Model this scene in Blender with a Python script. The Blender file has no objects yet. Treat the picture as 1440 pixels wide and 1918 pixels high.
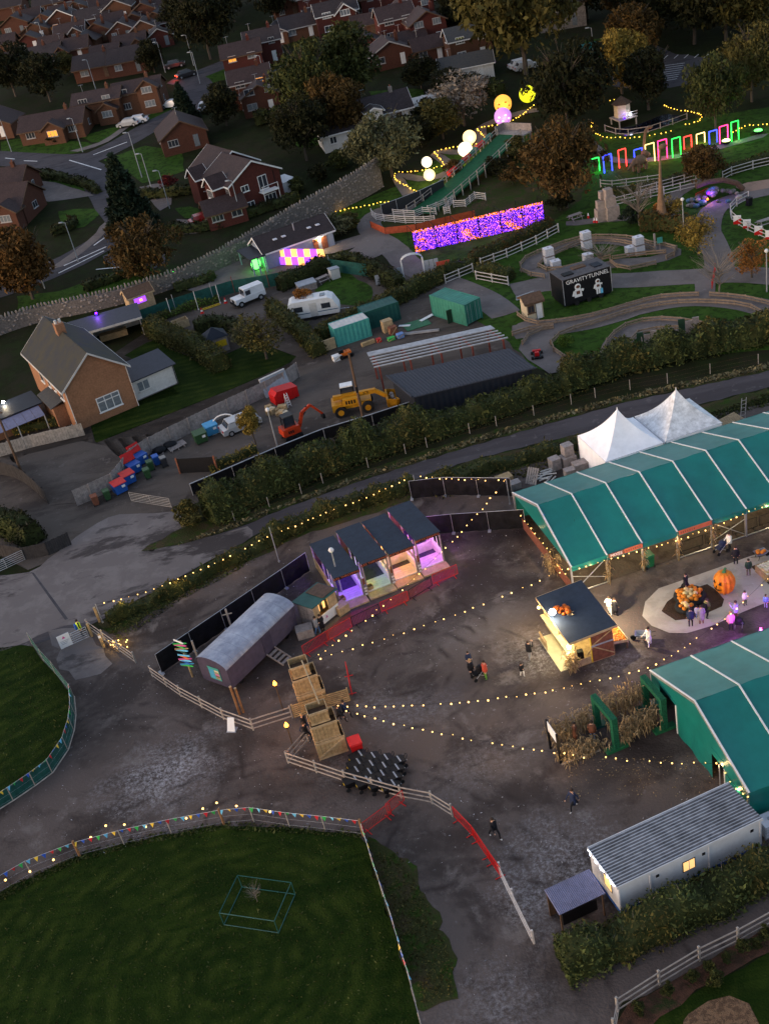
import bpy,bmesh,math,random
import numpy as np
from math import sin,cos,pi,radians,atan2,hypot
from mathutils import Vector,Matrix
random.seed(7);RNG=np.random.default_rng(7)
SC=bpy.context.scene;COL=SC.collection
CAM_H,PITCH,ROLL,FPX=53.9,radians(32.11),radians(-12.6),2165.0
FW=Vector((0,cos(PITCH),-sin(PITCH)));U0=Vector((0,sin(PITCH),cos(PITCH)));R0=Vector((1,0,0))
RT=R0*cos(ROLL) + U0*sin(ROLL);UP=U0*cos(ROLL) - R0*sin(ROLL)
cd_=bpy.data.cameras.new('camera');cam=bpy.data.objects.new('camera',cd_);COL.objects.link(cam)
cam.matrix_world=Matrix(((RT.x,UP.x,-FW.x,0),(RT.y,UP.y,-FW.y,0),(RT.z,UP.z,-FW.z,CAM_H),(0,0,0,1)))
cd_.sensor_fit='HORIZONTAL';cd_.sensor_width=36;cd_.lens=FPX/1440*36;cd_.clip_start=1;cd_.clip_end=4000
SC.camera=cam
w=bpy.data.worlds.new('World');SC.world=w;w.use_nodes=True
nt=w.node_tree;sky=nt.nodes.new('ShaderNodeTexSky');sky.sky_type='NISHITA';sky.sun_disc=False
SUN_EL,SUN_AZ=radians(7),radians(250)
sky.sun_elevation=SUN_EL;sky.sun_rotation=SUN_AZ;sky.air_density=1.2;sky.dust_density=2.5;sky.ozone_density=1.5
hs=nt.nodes.new('ShaderNodeHueSaturation');hs.inputs['Saturation'].default_value=.78
tn=nt.nodes.new('ShaderNodeMix');tn.data_type='RGBA';tn.blend_type='MULTIPLY';tn.inputs[0].default_value=1.0
tn.inputs[7].default_value=(.95,.945,1.07,1)
nt.links.new(sky.outputs[0],hs.inputs['Color']);nt.links.new(hs.outputs[0],tn.inputs[6])
nt.links.new(tn.outputs[2],nt.nodes['Background'].inputs[0]);nt.nodes['Background'].inputs[1].default_value=.11
sl=bpy.data.lights.new('sun','SUN');sl.energy=.1;sl.angle=radians(40);sl.color=(1,.93,.93)
sun=bpy.data.objects.new('sun',sl);COL.objects.link(sun);sun.rotation_euler=(radians(50),0,radians(200))
SC.view_settings.view_transform='Standard';SC.view_settings.look='None';SC.view_settings.exposure=1.95;SC.view_settings.gamma=1
_TY=np.array([-400.] + list(np.arange(114,195,3.)) + [3000.])
def _t(y): return 0 if y < 114 else 1.2*(math.log1p(math.exp(-abs((y-150)/12))) + max((y-150)/12,0)) - .0583
_TZ=np.array([_t(y) for y in _TY])
def T(y): return float(np.interp(y,_TY,_TZ))
def g(px,py,z=0.0):
 """point z metres above the ground that the photo pixel looks at"""
 d=FW + RT*((px-720)/FPX) - UP*((py-959)/FPX)
 a,b=1.0,2500.0
 for _ in range(50):
  m=(a+b)/2
  if CAM_H + d.z*m - T(d.y*m) - z > 0: a=m
  else: b=m
 return Vector((d.x*a,d.y*a,CAM_H + d.z*a))
def K(ox,oy,s,pts): return [(ox+x/s,oy+y/s) for x,y in pts]
def gg(pts,z=0): return [g(x,y,z) for x,y in pts]
def hd(a,b): return atan2(b.y-a.y,b.x-a.x)
MATS={}
def mat(name,col,rough=.75,var=.18,sc=3.0,bump=0.0,metal=0.0,emit=0.0,ecol=None,island=0.0,col2=None,spec=.22,det=6,wear=0.0,alpha=1.0):
 m=bpy.data.materials.new(name);m.use_nodes=True;MATS[name]=m
 n=m.node_tree;N=n.nodes;L=n.links;b=N['Principled BSDF']
 b.inputs['Roughness'].default_value=rough;b.inputs['Metallic'].default_value=metal;b.inputs['Specular IOR Level'].default_value=spec
 if emit:
  b.inputs['Base Color'].default_value=(*col,1)
  b.inputs['Emission Color'].default_value=(*(ecol or col),1);b.inputs['Emission Strength'].default_value=emit
  return m
 tc=N.new('ShaderNodeTexCoord');nz=N.new('ShaderNodeTexNoise');nz.inputs['Scale'].default_value=sc;nz.inputs['Detail'].default_value=det
 nz.inputs['Roughness'].default_value=.65
 L.new(tc.outputs['Object'],nz.inputs['Vector'])
 rp=N.new('ShaderNodeValToRGB');L.new(nz.outputs['Fac'],rp.inputs[0])
 c2=col2 or tuple(min(1,c*(1+var)) for c in col);c1=col if col2 else tuple(c*(1-var) for c in col)
 rp.color_ramp.elements[0].position=.33;rp.color_ramp.elements[1].position=.67
 rp.color_ramp.elements[0].color=(*c1,1);rp.color_ramp.elements[1].color=(*c2,1)
 out=rp.outputs[0]
 if island:
  ge=N.new('ShaderNodeNewGeometry');mr=N.new('ShaderNodeMapRange');mr.inputs[3].default_value=1-island;mr.inputs[4].default_value=1+island
  L.new(ge.outputs['Random Per Island'],mr.inputs[0])
  mx=N.new('ShaderNodeMix');mx.data_type='RGBA';mx.blend_type='MULTIPLY';mx.inputs[0].default_value=1
  L.new(out,mx.inputs[6]);L.new(mr.outputs[0],mx.inputs[7]);out=mx.outputs[2]
 if wear:
  n2=N.new('ShaderNodeTexNoise');n2.inputs['Scale'].default_value=sc*.23;n2.inputs['Detail'].default_value=9;n2.inputs['Roughness'].default_value=.7
  L.new(tc.outputs['Object'],n2.inputs['Vector']);r2=N.new('ShaderNodeValToRGB');L.new(n2.outputs['Fac'],r2.inputs[0])
  r2.color_ramp.elements[0].position=.45;r2.color_ramp.elements[1].position=.72
  r2.color_ramp.elements[0].color=(1,1,1,1);r2.color_ramp.elements[1].color=(1-wear,1-wear*1.02,1-wear*1.05,1)
  mx=N.new('ShaderNodeMix');mx.data_type='RGBA';mx.blend_type='MULTIPLY';mx.inputs[0].default_value=1
  L.new(out,mx.inputs[6]);L.new(r2.outputs[0],mx.inputs[7]);out=mx.outputs[2]
 L.new(out,b.inputs['Base Color'])
 if bump:
  bp=N.new('ShaderNodeBump');bp.inputs['Strength'].default_value=bump;bp.inputs['Distance'].default_value=.05
  nb=N.new('ShaderNodeTexNoise');nb.inputs['Scale'].default_value=sc*5;nb.inputs['Detail'].default_value=5;L.new(tc.outputs['Object'],nb.inputs['Vector'])
  L.new(nb.outputs['Fac'],bp.inputs['Height']);L.new(bp.outputs[0],b.inputs['Normal'])
 if alpha < 1: b.inputs['Alpha'].default_value=alpha
 return m
def glow(name,col,s): return mat(name,col,emit=s)
def ground_mat(name,layers,bump=.4,bsc=9.0,rough=.95,spec=.06):
 """layers: base colour then (colour, noise scale, threshold lo, hi, stretch) blended on top"""
 m=bpy.data.materials.new(name);m.use_nodes=True;MATS[name]=m
 n=m.node_tree;N=n.nodes;L=n.links;b=N['Principled BSDF'];b.inputs['Roughness'].default_value=rough;b.inputs['Specular IOR Level'].default_value=spec
 tc=N.new('ShaderNodeTexCoord');cur=None
 for i,ly in enumerate(layers):
  if i == 0:
   rgb=N.new('ShaderNodeRGB');rgb.outputs[0].default_value=(*ly,1);cur=rgb.outputs[0];continue
  c,s,lo,hi=ly[:4];mp=N.new('ShaderNodeMapping');L.new(tc.outputs['Object'],mp.inputs[0]);mp.inputs['Location'].default_value=(i*13.7,i*7.1,0)
  if len(ly) > 4: mp.inputs['Rotation'].default_value=(0,0,ly[4][0]);mp.inputs['Scale'].default_value=(ly[4][1],1,1)
  nz=N.new('ShaderNodeTexNoise');nz.inputs['Scale'].default_value=s;nz.inputs['Detail'].default_value=10;nz.inputs['Roughness'].default_value=.68;nz.inputs['Distortion'].default_value=.3
  L.new(mp.outputs[0],nz.inputs['Vector']);mr=N.new('ShaderNodeMapRange');mr.interpolation_type='SMOOTHSTEP'
  mr.inputs[1].default_value=lo;mr.inputs[2].default_value=hi;L.new(nz.outputs['Fac'],mr.inputs[0])
  mx=N.new('ShaderNodeMix');mx.data_type='RGBA';L.new(mr.outputs[0],mx.inputs[0]);L.new(cur,mx.inputs[6]);mx.inputs[7].default_value=(*c,1);cur=mx.outputs[2]
 L.new(cur,b.inputs['Base Color'])
 bp=N.new('ShaderNodeBump');bp.inputs['Strength'].default_value=bump;bp.inputs['Distance'].default_value=.08
 nb=N.new('ShaderNodeTexNoise');nb.inputs['Scale'].default_value=bsc;nb.inputs['Detail'].default_value=8;L.new(tc.outputs['Object'],nb.inputs['Vector'])
 L.new(nb.outputs['Fac'],bp.inputs['Height']);L.new(bp.outputs[0],b.inputs['Normal'])
 return m
def props(o,label=None,cat=None,group=None,kind=None):
 if label: o['label']=label
 if cat: o['category']=cat
 if group: o['group']=group
 if kind: o['kind']=kind
 return o
def thing(name,label,cat,loc=(0,0,0),rz=0.0,group=None):
 o=bpy.data.objects.new(name,None);COL.objects.link(o);o.location=loc;o.rotation_euler=(0,0,rz);o.empty_display_size=.2
 return props(o,label,cat,group)
class MB:
 def __init__(s): s.v=[];s.f=[];s.mi=[];s.cur=0;s.sm=False
 def add(s,vs,fs):
  b=len(s.v);s.v += [tuple(p) for p in vs];s.f += [tuple(i+b for i in f) for f in fs];s.mi += [s.cur]*len(fs);return s
 def box(s,cx,cy,cz,sx,sy,sz,rz=0,tx=0,ty=0):
  """centre, full size; tx, ty shrink the top"""
  c,n=cos(rz),sin(rz);vs=[]
  for dz in (-.5,.5):
   kx,ky=(1-tx,1-ty) if dz > 0 else (1,1)
   for dx,dy in ((-.5,-.5),(.5,-.5),(.5,.5),(-.5,.5)):
    x,y=dx*sx*kx,dy*sy*ky;vs.append((cx+x*c-y*n,cy+x*n+y*c,cz+dz*sz))
  return s.add(vs,[(3,2,1,0),(4,5,6,7),(0,1,5,4),(1,2,6,5),(2,3,7,6),(3,0,4,7)])
 def b0(s,x0,x1,y0,y1,z0,z1): return s.box((x0+x1)/2,(y0+y1)/2,(z0+z1)/2,abs(x1-x0),abs(y1-y0),abs(z1-z0))
 def bar(s,p,q,w,h=None,up=(0,0,1)):
  p,q=Vector(p),Vector(q);d=(q-p);d.normalize();h=h or w;u=Vector(up)
  if abs(d.dot(u)) > .95: u=Vector((0,1,0))
  r=d.cross(u);r.normalize();u=r.cross(d);vs=[]
  for e in (p,q):
   for a,b in ((-1,-1),(1,-1),(1,1),(-1,1)): vs.append(e + r*(a*w/2) + u*(b*h/2))
  return s.add(vs,[(3,2,1,0),(4,5,6,7),(0,1,5,4),(1,2,6,5),(2,3,7,6),(3,0,4,7)])
 def tube(s,p,q,r,n=8,r2=None,cap=True):
  p,q=Vector(p),Vector(q);d=q-p;d.normalize();u=Vector((0,0,1)) if abs(d.z) < .95 else Vector((1,0,0))
  a=d.cross(u);a.normalize();b=d.cross(a);r2=r if r2 is None else r2
  vs=[p+(a*cos(2*pi*i/n)+b*sin(2*pi*i/n))*r for i in range(n)] + [q+(a*cos(2*pi*i/n)+b*sin(2*pi*i/n))*r2 for i in range(n)]
  fs=[(i,(i+1) % n,n+(i+1) % n,n+i) for i in range(n)]
  if cap: fs += [tuple(range(n-1,-1,-1)),tuple(range(n,2*n))]
  return s.add(vs,fs)
 def path(s,pts,r,n=6):
  for a,b in zip(pts,pts[1:]): s.tube(a,b,r,n)
  return s
 def poly(s,pts): return s.add(pts,[tuple(range(len(pts)))])
 def prism(s,pts,vec):
  n=len(pts);vec=Vector(vec);vs=[Vector(p) for p in pts] + [Vector(p)+vec for p in pts]
  return s.add(vs,[tuple(range(n-1,-1,-1)),tuple(range(n,2*n))] + [(i,(i+1) % n,n+(i+1) % n,n+i) for i in range(n)])
 def ball(s,c,r,nu=10,nv=7,k=(1,1,1)):
  vs=[(c[0],c[1],c[2]-r*k[2])];fs=[]
  for j in range(1,nv):
   t=-pi/2+pi*j/nv
   for i in range(nu): vs.append((c[0]+r*k[0]*cos(t)*cos(2*pi*i/nu),c[1]+r*k[1]*cos(t)*sin(2*pi*i/nu),c[2]+r*k[2]*sin(t)))
  vs.append((c[0],c[1],c[2]+r*k[2]));e=len(vs)-1
  for i in range(nu):
   fs.append((0,1+(i+1) % nu,1+i));fs.append((e,e-nu+i,e-nu+(i+1) % nu))
   for j in range(nv-2): a=1+j*nu;fs.append((a+i,a+(i+1) % nu,a+nu+(i+1) % nu,a+nu+i))
  return s.add(vs,fs)
 def lathe(s,prof,n=12,c=(0,0,0)):
  vs=[(c[0]+r*cos(2*pi*i/n),c[1]+r*sin(2*pi*i/n),c[2]+z) for r,z in prof for i in range(n)]
  fs=[(j*n+i,j*n+(i+1) % n,(j+1)*n+(i+1) % n,(j+1)*n+i) for j in range(len(prof)-1) for i in range(n)]
  fs += [tuple(range(n-1,-1,-1)),tuple(range(len(vs)-n,len(vs)))]
  return s.add(vs,fs)
 def mesh(s,name='part'):
  me=bpy.data.meshes.new(name);me.from_pydata(s.v,[],s.f)
  if s.sm: me.polygons.foreach_set('use_smooth',[True]*len(me.polygons))
  return me
 def to(s,name,m,parent=None,world=False,smooth=False,mats=None):
  """link as ONE mesh object; world=True: vertices are world coordinates"""
  if world and parent is not None:
   M=(Matrix.Translation(parent.location) @ Matrix.Rotation(parent.rotation_euler[2],4,'Z')).inverted();s.v=[tuple(M @ Vector(p)) for p in s.v]
  s.sm=smooth;me=s.mesh(name)
  for q in (mats or [m]): me.materials.append(MATS[q] if isinstance(q,str) else q)
  if mats: me.polygons.foreach_set('material_index',s.mi)
  bm=bmesh.new();bm.from_mesh(me);bmesh.ops.recalc_face_normals(bm,faces=bm.faces);bm.to_mesh(me);bm.free()
  o=bpy.data.objects.new(name,me);COL.objects.link(o)
  if parent is not None: o.parent=parent
  return o
def at(o,loc):
 """recentre a world-coordinate mesh object so that its origin is loc"""
 o.data.transform(Matrix.Translation(-Vector(loc)));o.location=loc;return o
def inst(src,name,parent=None,loc=(0,0,0),rz=0.0,sc=(1,1,1),rot=None,m=None):
 o=bpy.data.objects.new(name,src.data if hasattr(src,'data') else src);COL.objects.link(o);o.parent=parent
 o.location=loc;o.rotation_euler=rot or (0,0,rz);o.scale=sc if hasattr(sc,'__len__') else (sc,)*3
 if m:
  o.material_slots[0].link='OBJECT';o.material_slots[0].material=MATS[m]
 return o
def shared(mb,name,m,smooth=False):
 mb.sm=smooth;me=mb.mesh(name);me.materials.append(MATS[m])
 bm=bmesh.new();bm.from_mesh(me);bmesh.ops.recalc_face_normals(bm,faces=bm.faces);bm.to_mesh(me);bm.free();return me
def copy_tree(o,parent=None,label=None,loc=None,rz=None):
 c=o.copy();COL.objects.link(c);c.parent=parent
 if label: c['label']=label
 if loc is not None: c.location=loc
 if rz is not None: c.rotation_euler=(0,0,rz)
 for ch in list(o.children): copy_tree(ch,c)
 return c
def wl(t,p):
 """world -> local of a thing"""
 return (Matrix.Translation(t.location) @ Matrix.Rotation(t.rotation_euler[2],4,'Z')).inverted() @ Vector(p)
def lamp(name,loc,col,e,r=.1,parent=None,spot=None):
 l=bpy.data.lights.new(name,'SPOT' if spot else 'POINT');l.energy=e;l.color=col;l.shadow_soft_size=r
 o=bpy.data.objects.new(name,l);COL.objects.link(o);o.location=loc;o.parent=parent
 if spot: l.spot_size=spot[0];l.spot_blend=.5;o.rotation_euler=spot[1]
 return o
def smooth(pts,n=6,closed=False):
 P=[Vector(p) for p in pts];out=[];k=len(P)
 for i in range(k if closed else k-1):
  a,b,c,d=P[(i-1) % k if closed else max(i-1,0)],P[i],P[(i+1) % k],P[(i+2) % k if closed else min(i+2,k-1)]
  for j in range(n):
   t=j/n;out.append(.5*((2*b)+(c-a)*t+(2*a-5*b+4*c-d)*t*t+(3*b-a-3*c+d)*t**3))
 if not closed: out.append(P[-1])
 return out
def resample(pts,step):
 out=[Vector(pts[0])];acc=0
 for a,b in zip(pts,pts[1:]):
  a,b=Vector(a),Vector(b);L=(b-a).length;d=step-acc
  while d <= L: out.append(a.lerp(b,d/L));d += step
  acc=L-(d-step)
 return out
def text(body,name,m,parent,loc,rot,size,ext=.01,align='CENTER',sx=1.0):
 cu=bpy.data.curves.new(name,'FONT');cu.body=body;cu.size=size;cu.extrude=ext;cu.align_x=align;cu.align_y='CENTER';cu.resolution_u=2
 tmp=bpy.data.objects.new(name,cu);COL.objects.link(tmp);dg=bpy.context.evaluated_depsgraph_get()
 me=bpy.data.meshes.new_from_object(tmp.evaluated_get(dg));bpy.data.objects.remove(tmp)
 me.materials.clear();me.materials.append(MATS[m]);o=bpy.data.objects.new(name,me);COL.objects.link(o);o.parent=parent;o.location=loc;o.rotation_euler=rot;o.scale=(sx,1,1);return o
# ================================================================ ground
ground_mat('m_terrain',[(.014,.017,.006),((.024,.022,.012),.12,.42,.62),((.018,.026,.008),.6,.45,.65),((.06,.055,.035),2.5,.6,.75)])
ground_mat('m_gravel',[(.104,.083,.075),((.056,.044,.04),.16,.46,.6),((.15,.126,.115),.35,.55,.68),((.2,.185,.19),1.6,.6,.76),((.04,.033,.032),.07,.6,.68),((.32,.31,.33),9,.66,.76)],bump=.6,bsc=6)
ground_mat('m_frost',[(.2,.185,.19),((.1,.088,.088),.9,.42,.55),((.42,.41,.44),5,.55,.7),((.55,.55,.6),14,.64,.75)],bump=.9,bsc=7)
ground_mat('m_mud',[(.075,.06,.052),((.045,.035,.03),.5,.45,.6),((.12,.1,.085),2.2,.6,.7),((.25,.22,.18),10,.7,.76)],bump=.8,bsc=6)
ground_mat('m_grass',[(.01,.021,.0025),((.019,.034,.004),.35,.4,.65),((.008,.02,.002),1.1,.45,.62,(.35,.22)),((.042,.055,.012),3.2,.58,.75),((.075,.075,.03),11,.68,.76)],bump=1.0,bsc=8)
ground_mat('m_lawn',[(.03,.068,.009),((.044,.09,.014),.2,.4,.65),((.02,.04,.007),1.1,.45,.62),((.07,.085,.03),6,.62,.75)],bump=.7,bsc=8)
ground_mat('m_verge',[(.036,.04,.014),((.058,.044,.024),.3,.42,.6),((.028,.052,.009),1.0,.48,.62),((.09,.085,.05),5,.63,.75)],bump=1.0,bsc=8)
ground_mat('m_asphalt',[(.06,.056,.062),((.075,.07,.076),.2,.4,.6),((.045,.042,.047),1.2,.5,.65,(.3,.25)),((.11,.105,.11),12,.64,.76)],bump=.25,bsc=20,rough=.8)
ground_mat('m_lane',[(.082,.072,.076),((.062,.054,.057),.25,.45,.58,(.25,.2)),((.12,.108,.108),.9,.58,.68),((.16,.15,.15),10,.66,.76)],bump=.3,bsc=15,rough=.82)
ground_mat('m_concrete',[(.15,.128,.122),((.185,.16,.152),.5,.45,.62),((.06,.05,.048),.13,.54,.6,(.5,.45)),((.085,.073,.07),.5,.58,.65,(.4,.5)),((.15,.14,.145),6,.6,.72)],bump=.2,bsc=8,rough=.75)
ground_mat('m_pad',[(.4,.355,.31),((.33,.29,.25),.6,.45,.6),((.47,.43,.38),3,.6,.72)],bump=.25,bsc=12)
ground_mat('m_soil',[(.062,.038,.026),((.042,.026,.018),.9,.45,.6),((.1,.064,.044),6,.6,.72)],bump=1.0,bsc=9)
ground_mat('m_chip',[(.2,.12,.07),((.11,.065,.04),4,.45,.55),((.33,.22,.15),14,.58,.7)],bump=1.2,bsc=16)
ground_mat('m_mulch',[(.09,.045,.03),((.05,.03,.02),1.5,.45,.6),((.03,.04,.014),.6,.55,.65),((.17,.09,.06),9,.62,.72)],bump=1.0,bsc=12)
ground_mat('m_path',[(.17,.147,.138),((.135,.116,.109),.3,.42,.6),((.21,.187,.176),1.5,.58,.7),((.2,.19,.19),11,.66,.76)],bump=.35,bsc=12)
ground_mat('m_yard',[(.1,.082,.07),((.066,.053,.046),.22,.45,.6,(.6,.4)),((.135,.113,.1),.8,.57,.68),((.16,.145,.135),7,.64,.75)],bump=.6,bsc=7)
ground_mat('m_sand',[(.3,.2,.15),((.24,.16,.12),.5,.45,.6),((.36,.26,.2),4,.6,.7)],bump=.3)
mat('m_paint',(.6,.6,.6),var=.25,sc=2,rough=.8)
def arcs(mname,lst,col,st,wave=0):
 """wheel ruts or mowing lines: circles of radius R about a place, broken up by noise"""
 m=MATS[mname];N=m.node_tree.nodes;L=m.node_tree.links;b=N['Principled BSDF'];cur=b.inputs['Base Color'].links[0].from_socket;tc=N.new('ShaderNodeTexCoord')
 nz=N.new('ShaderNodeTexNoise');nz.inputs['Scale'].default_value=.5;nz.inputs['Detail'].default_value=8;L.new(tc.outputs['Object'],nz.inputs['Vector'])
 def mth(op,a,bb,c=None):
  q=N.new('ShaderNodeMath');q.operation=op
  for k,x in enumerate((a,bb,c)):
   if x is None: continue
   if isinstance(x,(int,float)): q.inputs[k].default_value=x
   else: L.new(x,q.inputs[k])
  return q.outputs[0]
 for (px,py),R,w_ in lst:
  p=g(px,py);vm=N.new('ShaderNodeVectorMath');vm.operation='DISTANCE';L.new(tc.outputs['Object'],vm.inputs[0]);vm.inputs[1].default_value=(p.x,p.y,0);d=mth('MULTIPLY_ADD',nz.outputs['Fac'],1.2,vm.outputs['Value'])
  if wave: f=mth('MULTIPLY_ADD',mth('SINE',mth('MULTIPLY',d,wave),0),.5,.5)
  else: f=mth('SUBTRACT',1,mth('MINIMUM',mth('DIVIDE',mth('ABSOLUTE',mth('SUBTRACT',d,R+.6),0),w_),1))
  mr=N.new('ShaderNodeMapRange');mr.inputs[1].default_value=.42;mr.inputs[2].default_value=.62;L.new(nz.outputs['Fac'],mr.inputs[0]);f=mth('MULTIPLY',f,mth('MULTIPLY',mr.outputs[0],st))
  mx=N.new('ShaderNodeMix');mx.data_type='RGBA';L.new(f,mx.inputs[0]);L.new(cur,mx.inputs[6]);mx.inputs[7].default_value=(*col,1);cur=mx.outputs[2]
 L.new(cur,b.inputs['Base Color'])
arcs('m_grass',[((420,1830),0,1)],(.04,.055,.008),.55,5.5)
ys=[-60.] + list(_TY[1:-1]) + [260,340,460,700,1100]
mb=MB();xs=[-900,-400,-200,-100,-50,0,50,100,200,400,900]
mb.add([(x,y,T(y)) for y in ys for x in xs],[(j*11+i,j*11+i+1,j*11+12+i,j*11+11+i) for j in range(len(ys)-1) for i in range(10)])
props(mb.to('terrain','m_terrain'),kind='structure')
def sheet(name,px,m,off,jit=.12,step=1.2,sm=0,closed=True,world=None):
 W=[Vector((p[0],p[1],0)) for p in (world or gg(px))]
 if sm: W=smooth(W,sm,True)
 far=sum(p.y for p in W)/len(W);step=step*max(1,far/90)
 P=resample(W+[W[0]],step) if jit else W
 if jit:
  out=[]
  for i,p in enumerate(P):
   a=1.7*p.x+2.3*p.y;out.append(Vector((p.x+jit*(sin(a)+random.uniform(-1,1))*.7,p.y+jit*(cos(1.3*a)+random.uniform(-1,1))*.7,0)))
  P=out
 bm=bmesh.new()
 f=bm.faces.new([bm.verts.new(p) for p in P[:-1]] if (P[0]-P[-1]).length < .05 and len(P) > 4 else [bm.verts.new(p) for p in P])
 bmesh.ops.triangulate(bm,faces=[f],ngon_method='EAR_CLIP')
 ymin,ymax=min(p.y for p in P),max(p.y for p in P)
 for y in _TY[1:-1]:
  if ymin < y < ymax: bmesh.ops.bisect_plane(bm,geom=bm.verts[:]+bm.edges[:]+bm.faces[:],plane_co=(0,y,0),plane_no=(0,1,0))
 for v in bm.verts: v.co.z=T(v.co.y)+off
 for f in bm.faces:
  f.normal_update()
  if f.normal.z < 0: f.normal_flip()
 me=bpy.data.meshes.new(name);bm.to_mesh(me);bm.free();me.materials.append(MATS[m]);o=bpy.data.objects.new(name,me);COL.objects.link(o)
 return props(o,kind='structure')
def ribbon(pts,w):
 """outline of a strip of width w (or list) along world points"""
 L,Rr=[],[]
 for i,p in enumerate(pts):
  a,b=pts[max(i-1,0)],pts[min(i+1,len(pts)-1)];d=Vector((b.x-a.x,b.y-a.y));d.normalize();ww=w if not hasattr(w,'__len__') else w[0]+(w[1]-w[0])*i/(len(pts)-1)
  L.append(Vector((p.x-d.y*ww/2,p.y+d.x*ww/2,0)));Rr.append(Vector((p.x+d.y*ww/2,p.y-d.x*ww/2,0)))
 return L+Rr[::-1]
def road(name,px,w,m,off,jit=.06,n=6): return sheet(name,None,m,off,jit,world=ribbon(smooth(gg(px),n),w))
def patches(mname,lst):
 """soft-edged spots of other ground (mud, loose pale stone) mixed into a ground material: (pixel, rx, ry, turn, colour, strength)"""
 m=MATS[mname];N=m.node_tree.nodes;L=m.node_tree.links;b=N['Principled BSDF'];cur=b.inputs['Base Color'].links[0].from_socket
 tc=N.new('ShaderNodeTexCoord')
 fine=N.new('ShaderNodeTexNoise');fine.inputs['Scale'].default_value=6;fine.inputs['Detail'].default_value=9;fine.inputs['Roughness'].default_value=.75;L.new(tc.outputs['Object'],fine.inputs['Vector'])
 spk=N.new('ShaderNodeTexNoise');spk.inputs['Scale'].default_value=3.2;spk.inputs['Detail'].default_value=12;spk.inputs['Roughness'].default_value=.85;L.new(tc.outputs['Object'],spk.inputs['Vector'])
 big=N.new('ShaderNodeTexNoise');big.inputs['Scale'].default_value=.7;big.inputs['Detail'].default_value=8;L.new(tc.outputs['Object'],big.inputs['Vector'])
 for (px,py),rx,ry,a,c,st in lst:
  p=g(px,py);mp=N.new('ShaderNodeMapping');mp.vector_type='TEXTURE';mp.inputs['Location'].default_value=(p.x,p.y,0);mp.inputs['Rotation'].default_value=(0,0,a);mp.inputs['Scale'].default_value=(rx,ry,50)
  L.new(tc.outputs['Object'],mp.inputs[0]);ln=N.new('ShaderNodeVectorMath');ln.operation='LENGTH';L.new(mp.outputs[0],ln.inputs[0])
  s1=N.new('ShaderNodeMath');s1.operation='MULTIPLY_ADD';L.new(big.outputs['Fac'],s1.inputs[0]);s1.inputs[1].default_value=1.6;L.new(ln.outputs['Value'],s1.inputs[2])
  s2=N.new('ShaderNodeMath');s2.operation='MULTIPLY_ADD';L.new(fine.outputs['Fac'],s2.inputs[0]);s2.inputs[1].default_value=1.5;L.new(s1.outputs[0],s2.inputs[2])
  mr=N.new('ShaderNodeMapRange');mr.inputs[1].default_value=2.75;mr.inputs[2].default_value=1.6;mr.inputs[3].default_value=0;mr.inputs[4].default_value=st;L.new(s2.outputs[0],mr.inputs[0])
  fo_=mr.outputs[0]
  if c == STN:
   sm_=N.new('ShaderNodeMapRange');sm_.inputs[1].default_value=.46;sm_.inputs[2].default_value=.62;L.new(spk.outputs['Fac'],sm_.inputs[0]);mu=N.new('ShaderNodeMath');mu.operation='MULTIPLY';L.new(fo_,mu.inputs[0]);L.new(sm_.outputs[0],mu.inputs[1]);fo_=mu.outputs[0]
  mx=N.new('ShaderNodeMix');mx.data_type='RGBA';L.new(fo_,mx.inputs[0]);L.new(cur,mx.inputs[6]);mx.inputs[7].default_value=(*c,1);cur=mx.outputs[2]
 L.new(cur,b.inputs['Base Color'])
STN,MUD,DRK=(.38,.365,.38),(.05,.04,.035),(.028,.022,.022)
patches('m_yard',[((120,880),4,3,0,(.14,.115,.1),.6),((560,740),6,3,.4,(.14,.118,.105),.6),((620,700),5,2,.8,(.05,.04,.036),.7),((450,840),4,2,.3,(.13,.11,.1),.5),((470,590),6,2,.3,(.14,.12,.11),.5),((200,920),4,2,.3,DRK,.5)])
patches('m_gravel',[((305,1455),4.6,3.6,.2,STN,1),((350,1420),4,1.6,.9,STN,.8),((1050,1620),4,4,.5,STN,.9),((985,1700),1.6,3,.2,STN,.55),((1005,1225),2.6,3,.1,STN,.55),((1160,1240),2,1.2,.1,STN,.6),((700,1320),2.2,2.2,.2,STN,.45),((780,1330),3,2,.4,STN,.4),((500,1640+60),1,1,0,STN,.4),((940,1880),3,3,.3,STN,.5),((280,1560),5,1.1,.1,STN,.4),((900,1430),5,2.5,.4,STN,.3),((1290,1290),2,1,0,MUD,.4),((940,1000),3.4,4,.2,DRK,.8),((900,1060),3,2,.5,MUD,.7),((1210,1410),4,2.2,.2,DRK,.8),((1150,1450),4,1.6,.2,MUD,.7),((480,1260),6,2.6,.75,DRK,.8),((430,1390),4,1.3,-.3,MUD,.8),((330,1310),2.6,1.2,-.6,DRK,.6),((760,1240),4,4,0,MUD,.5),((1000,1290),4.5,1,.1,DRK,.45),((1090,1285),3,.9,.2,DRK,.5),((700,1110),6,2,.35,MUD,.55),((560,1470),6,1.6,-.3,MUD,.6),((200,1380),3,4,0,MUD,.5),((800,1600),3,4,.3,MUD,.35),((1280,1110),6,1.5,.15,MUD,.4),((1200,1830),9,2.2,.45,(.1,.08,.072),.9),((1400,1690),8,2.2,.45,(.11,.088,.08),.9),((640,1440),3,1.5,-.2,STN,.3),((880,1180),7,2.5,.4,(.2,.18,.17),.4),((1300,1030),7,2,.15,(.17,.15,.14),.5)])
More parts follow.
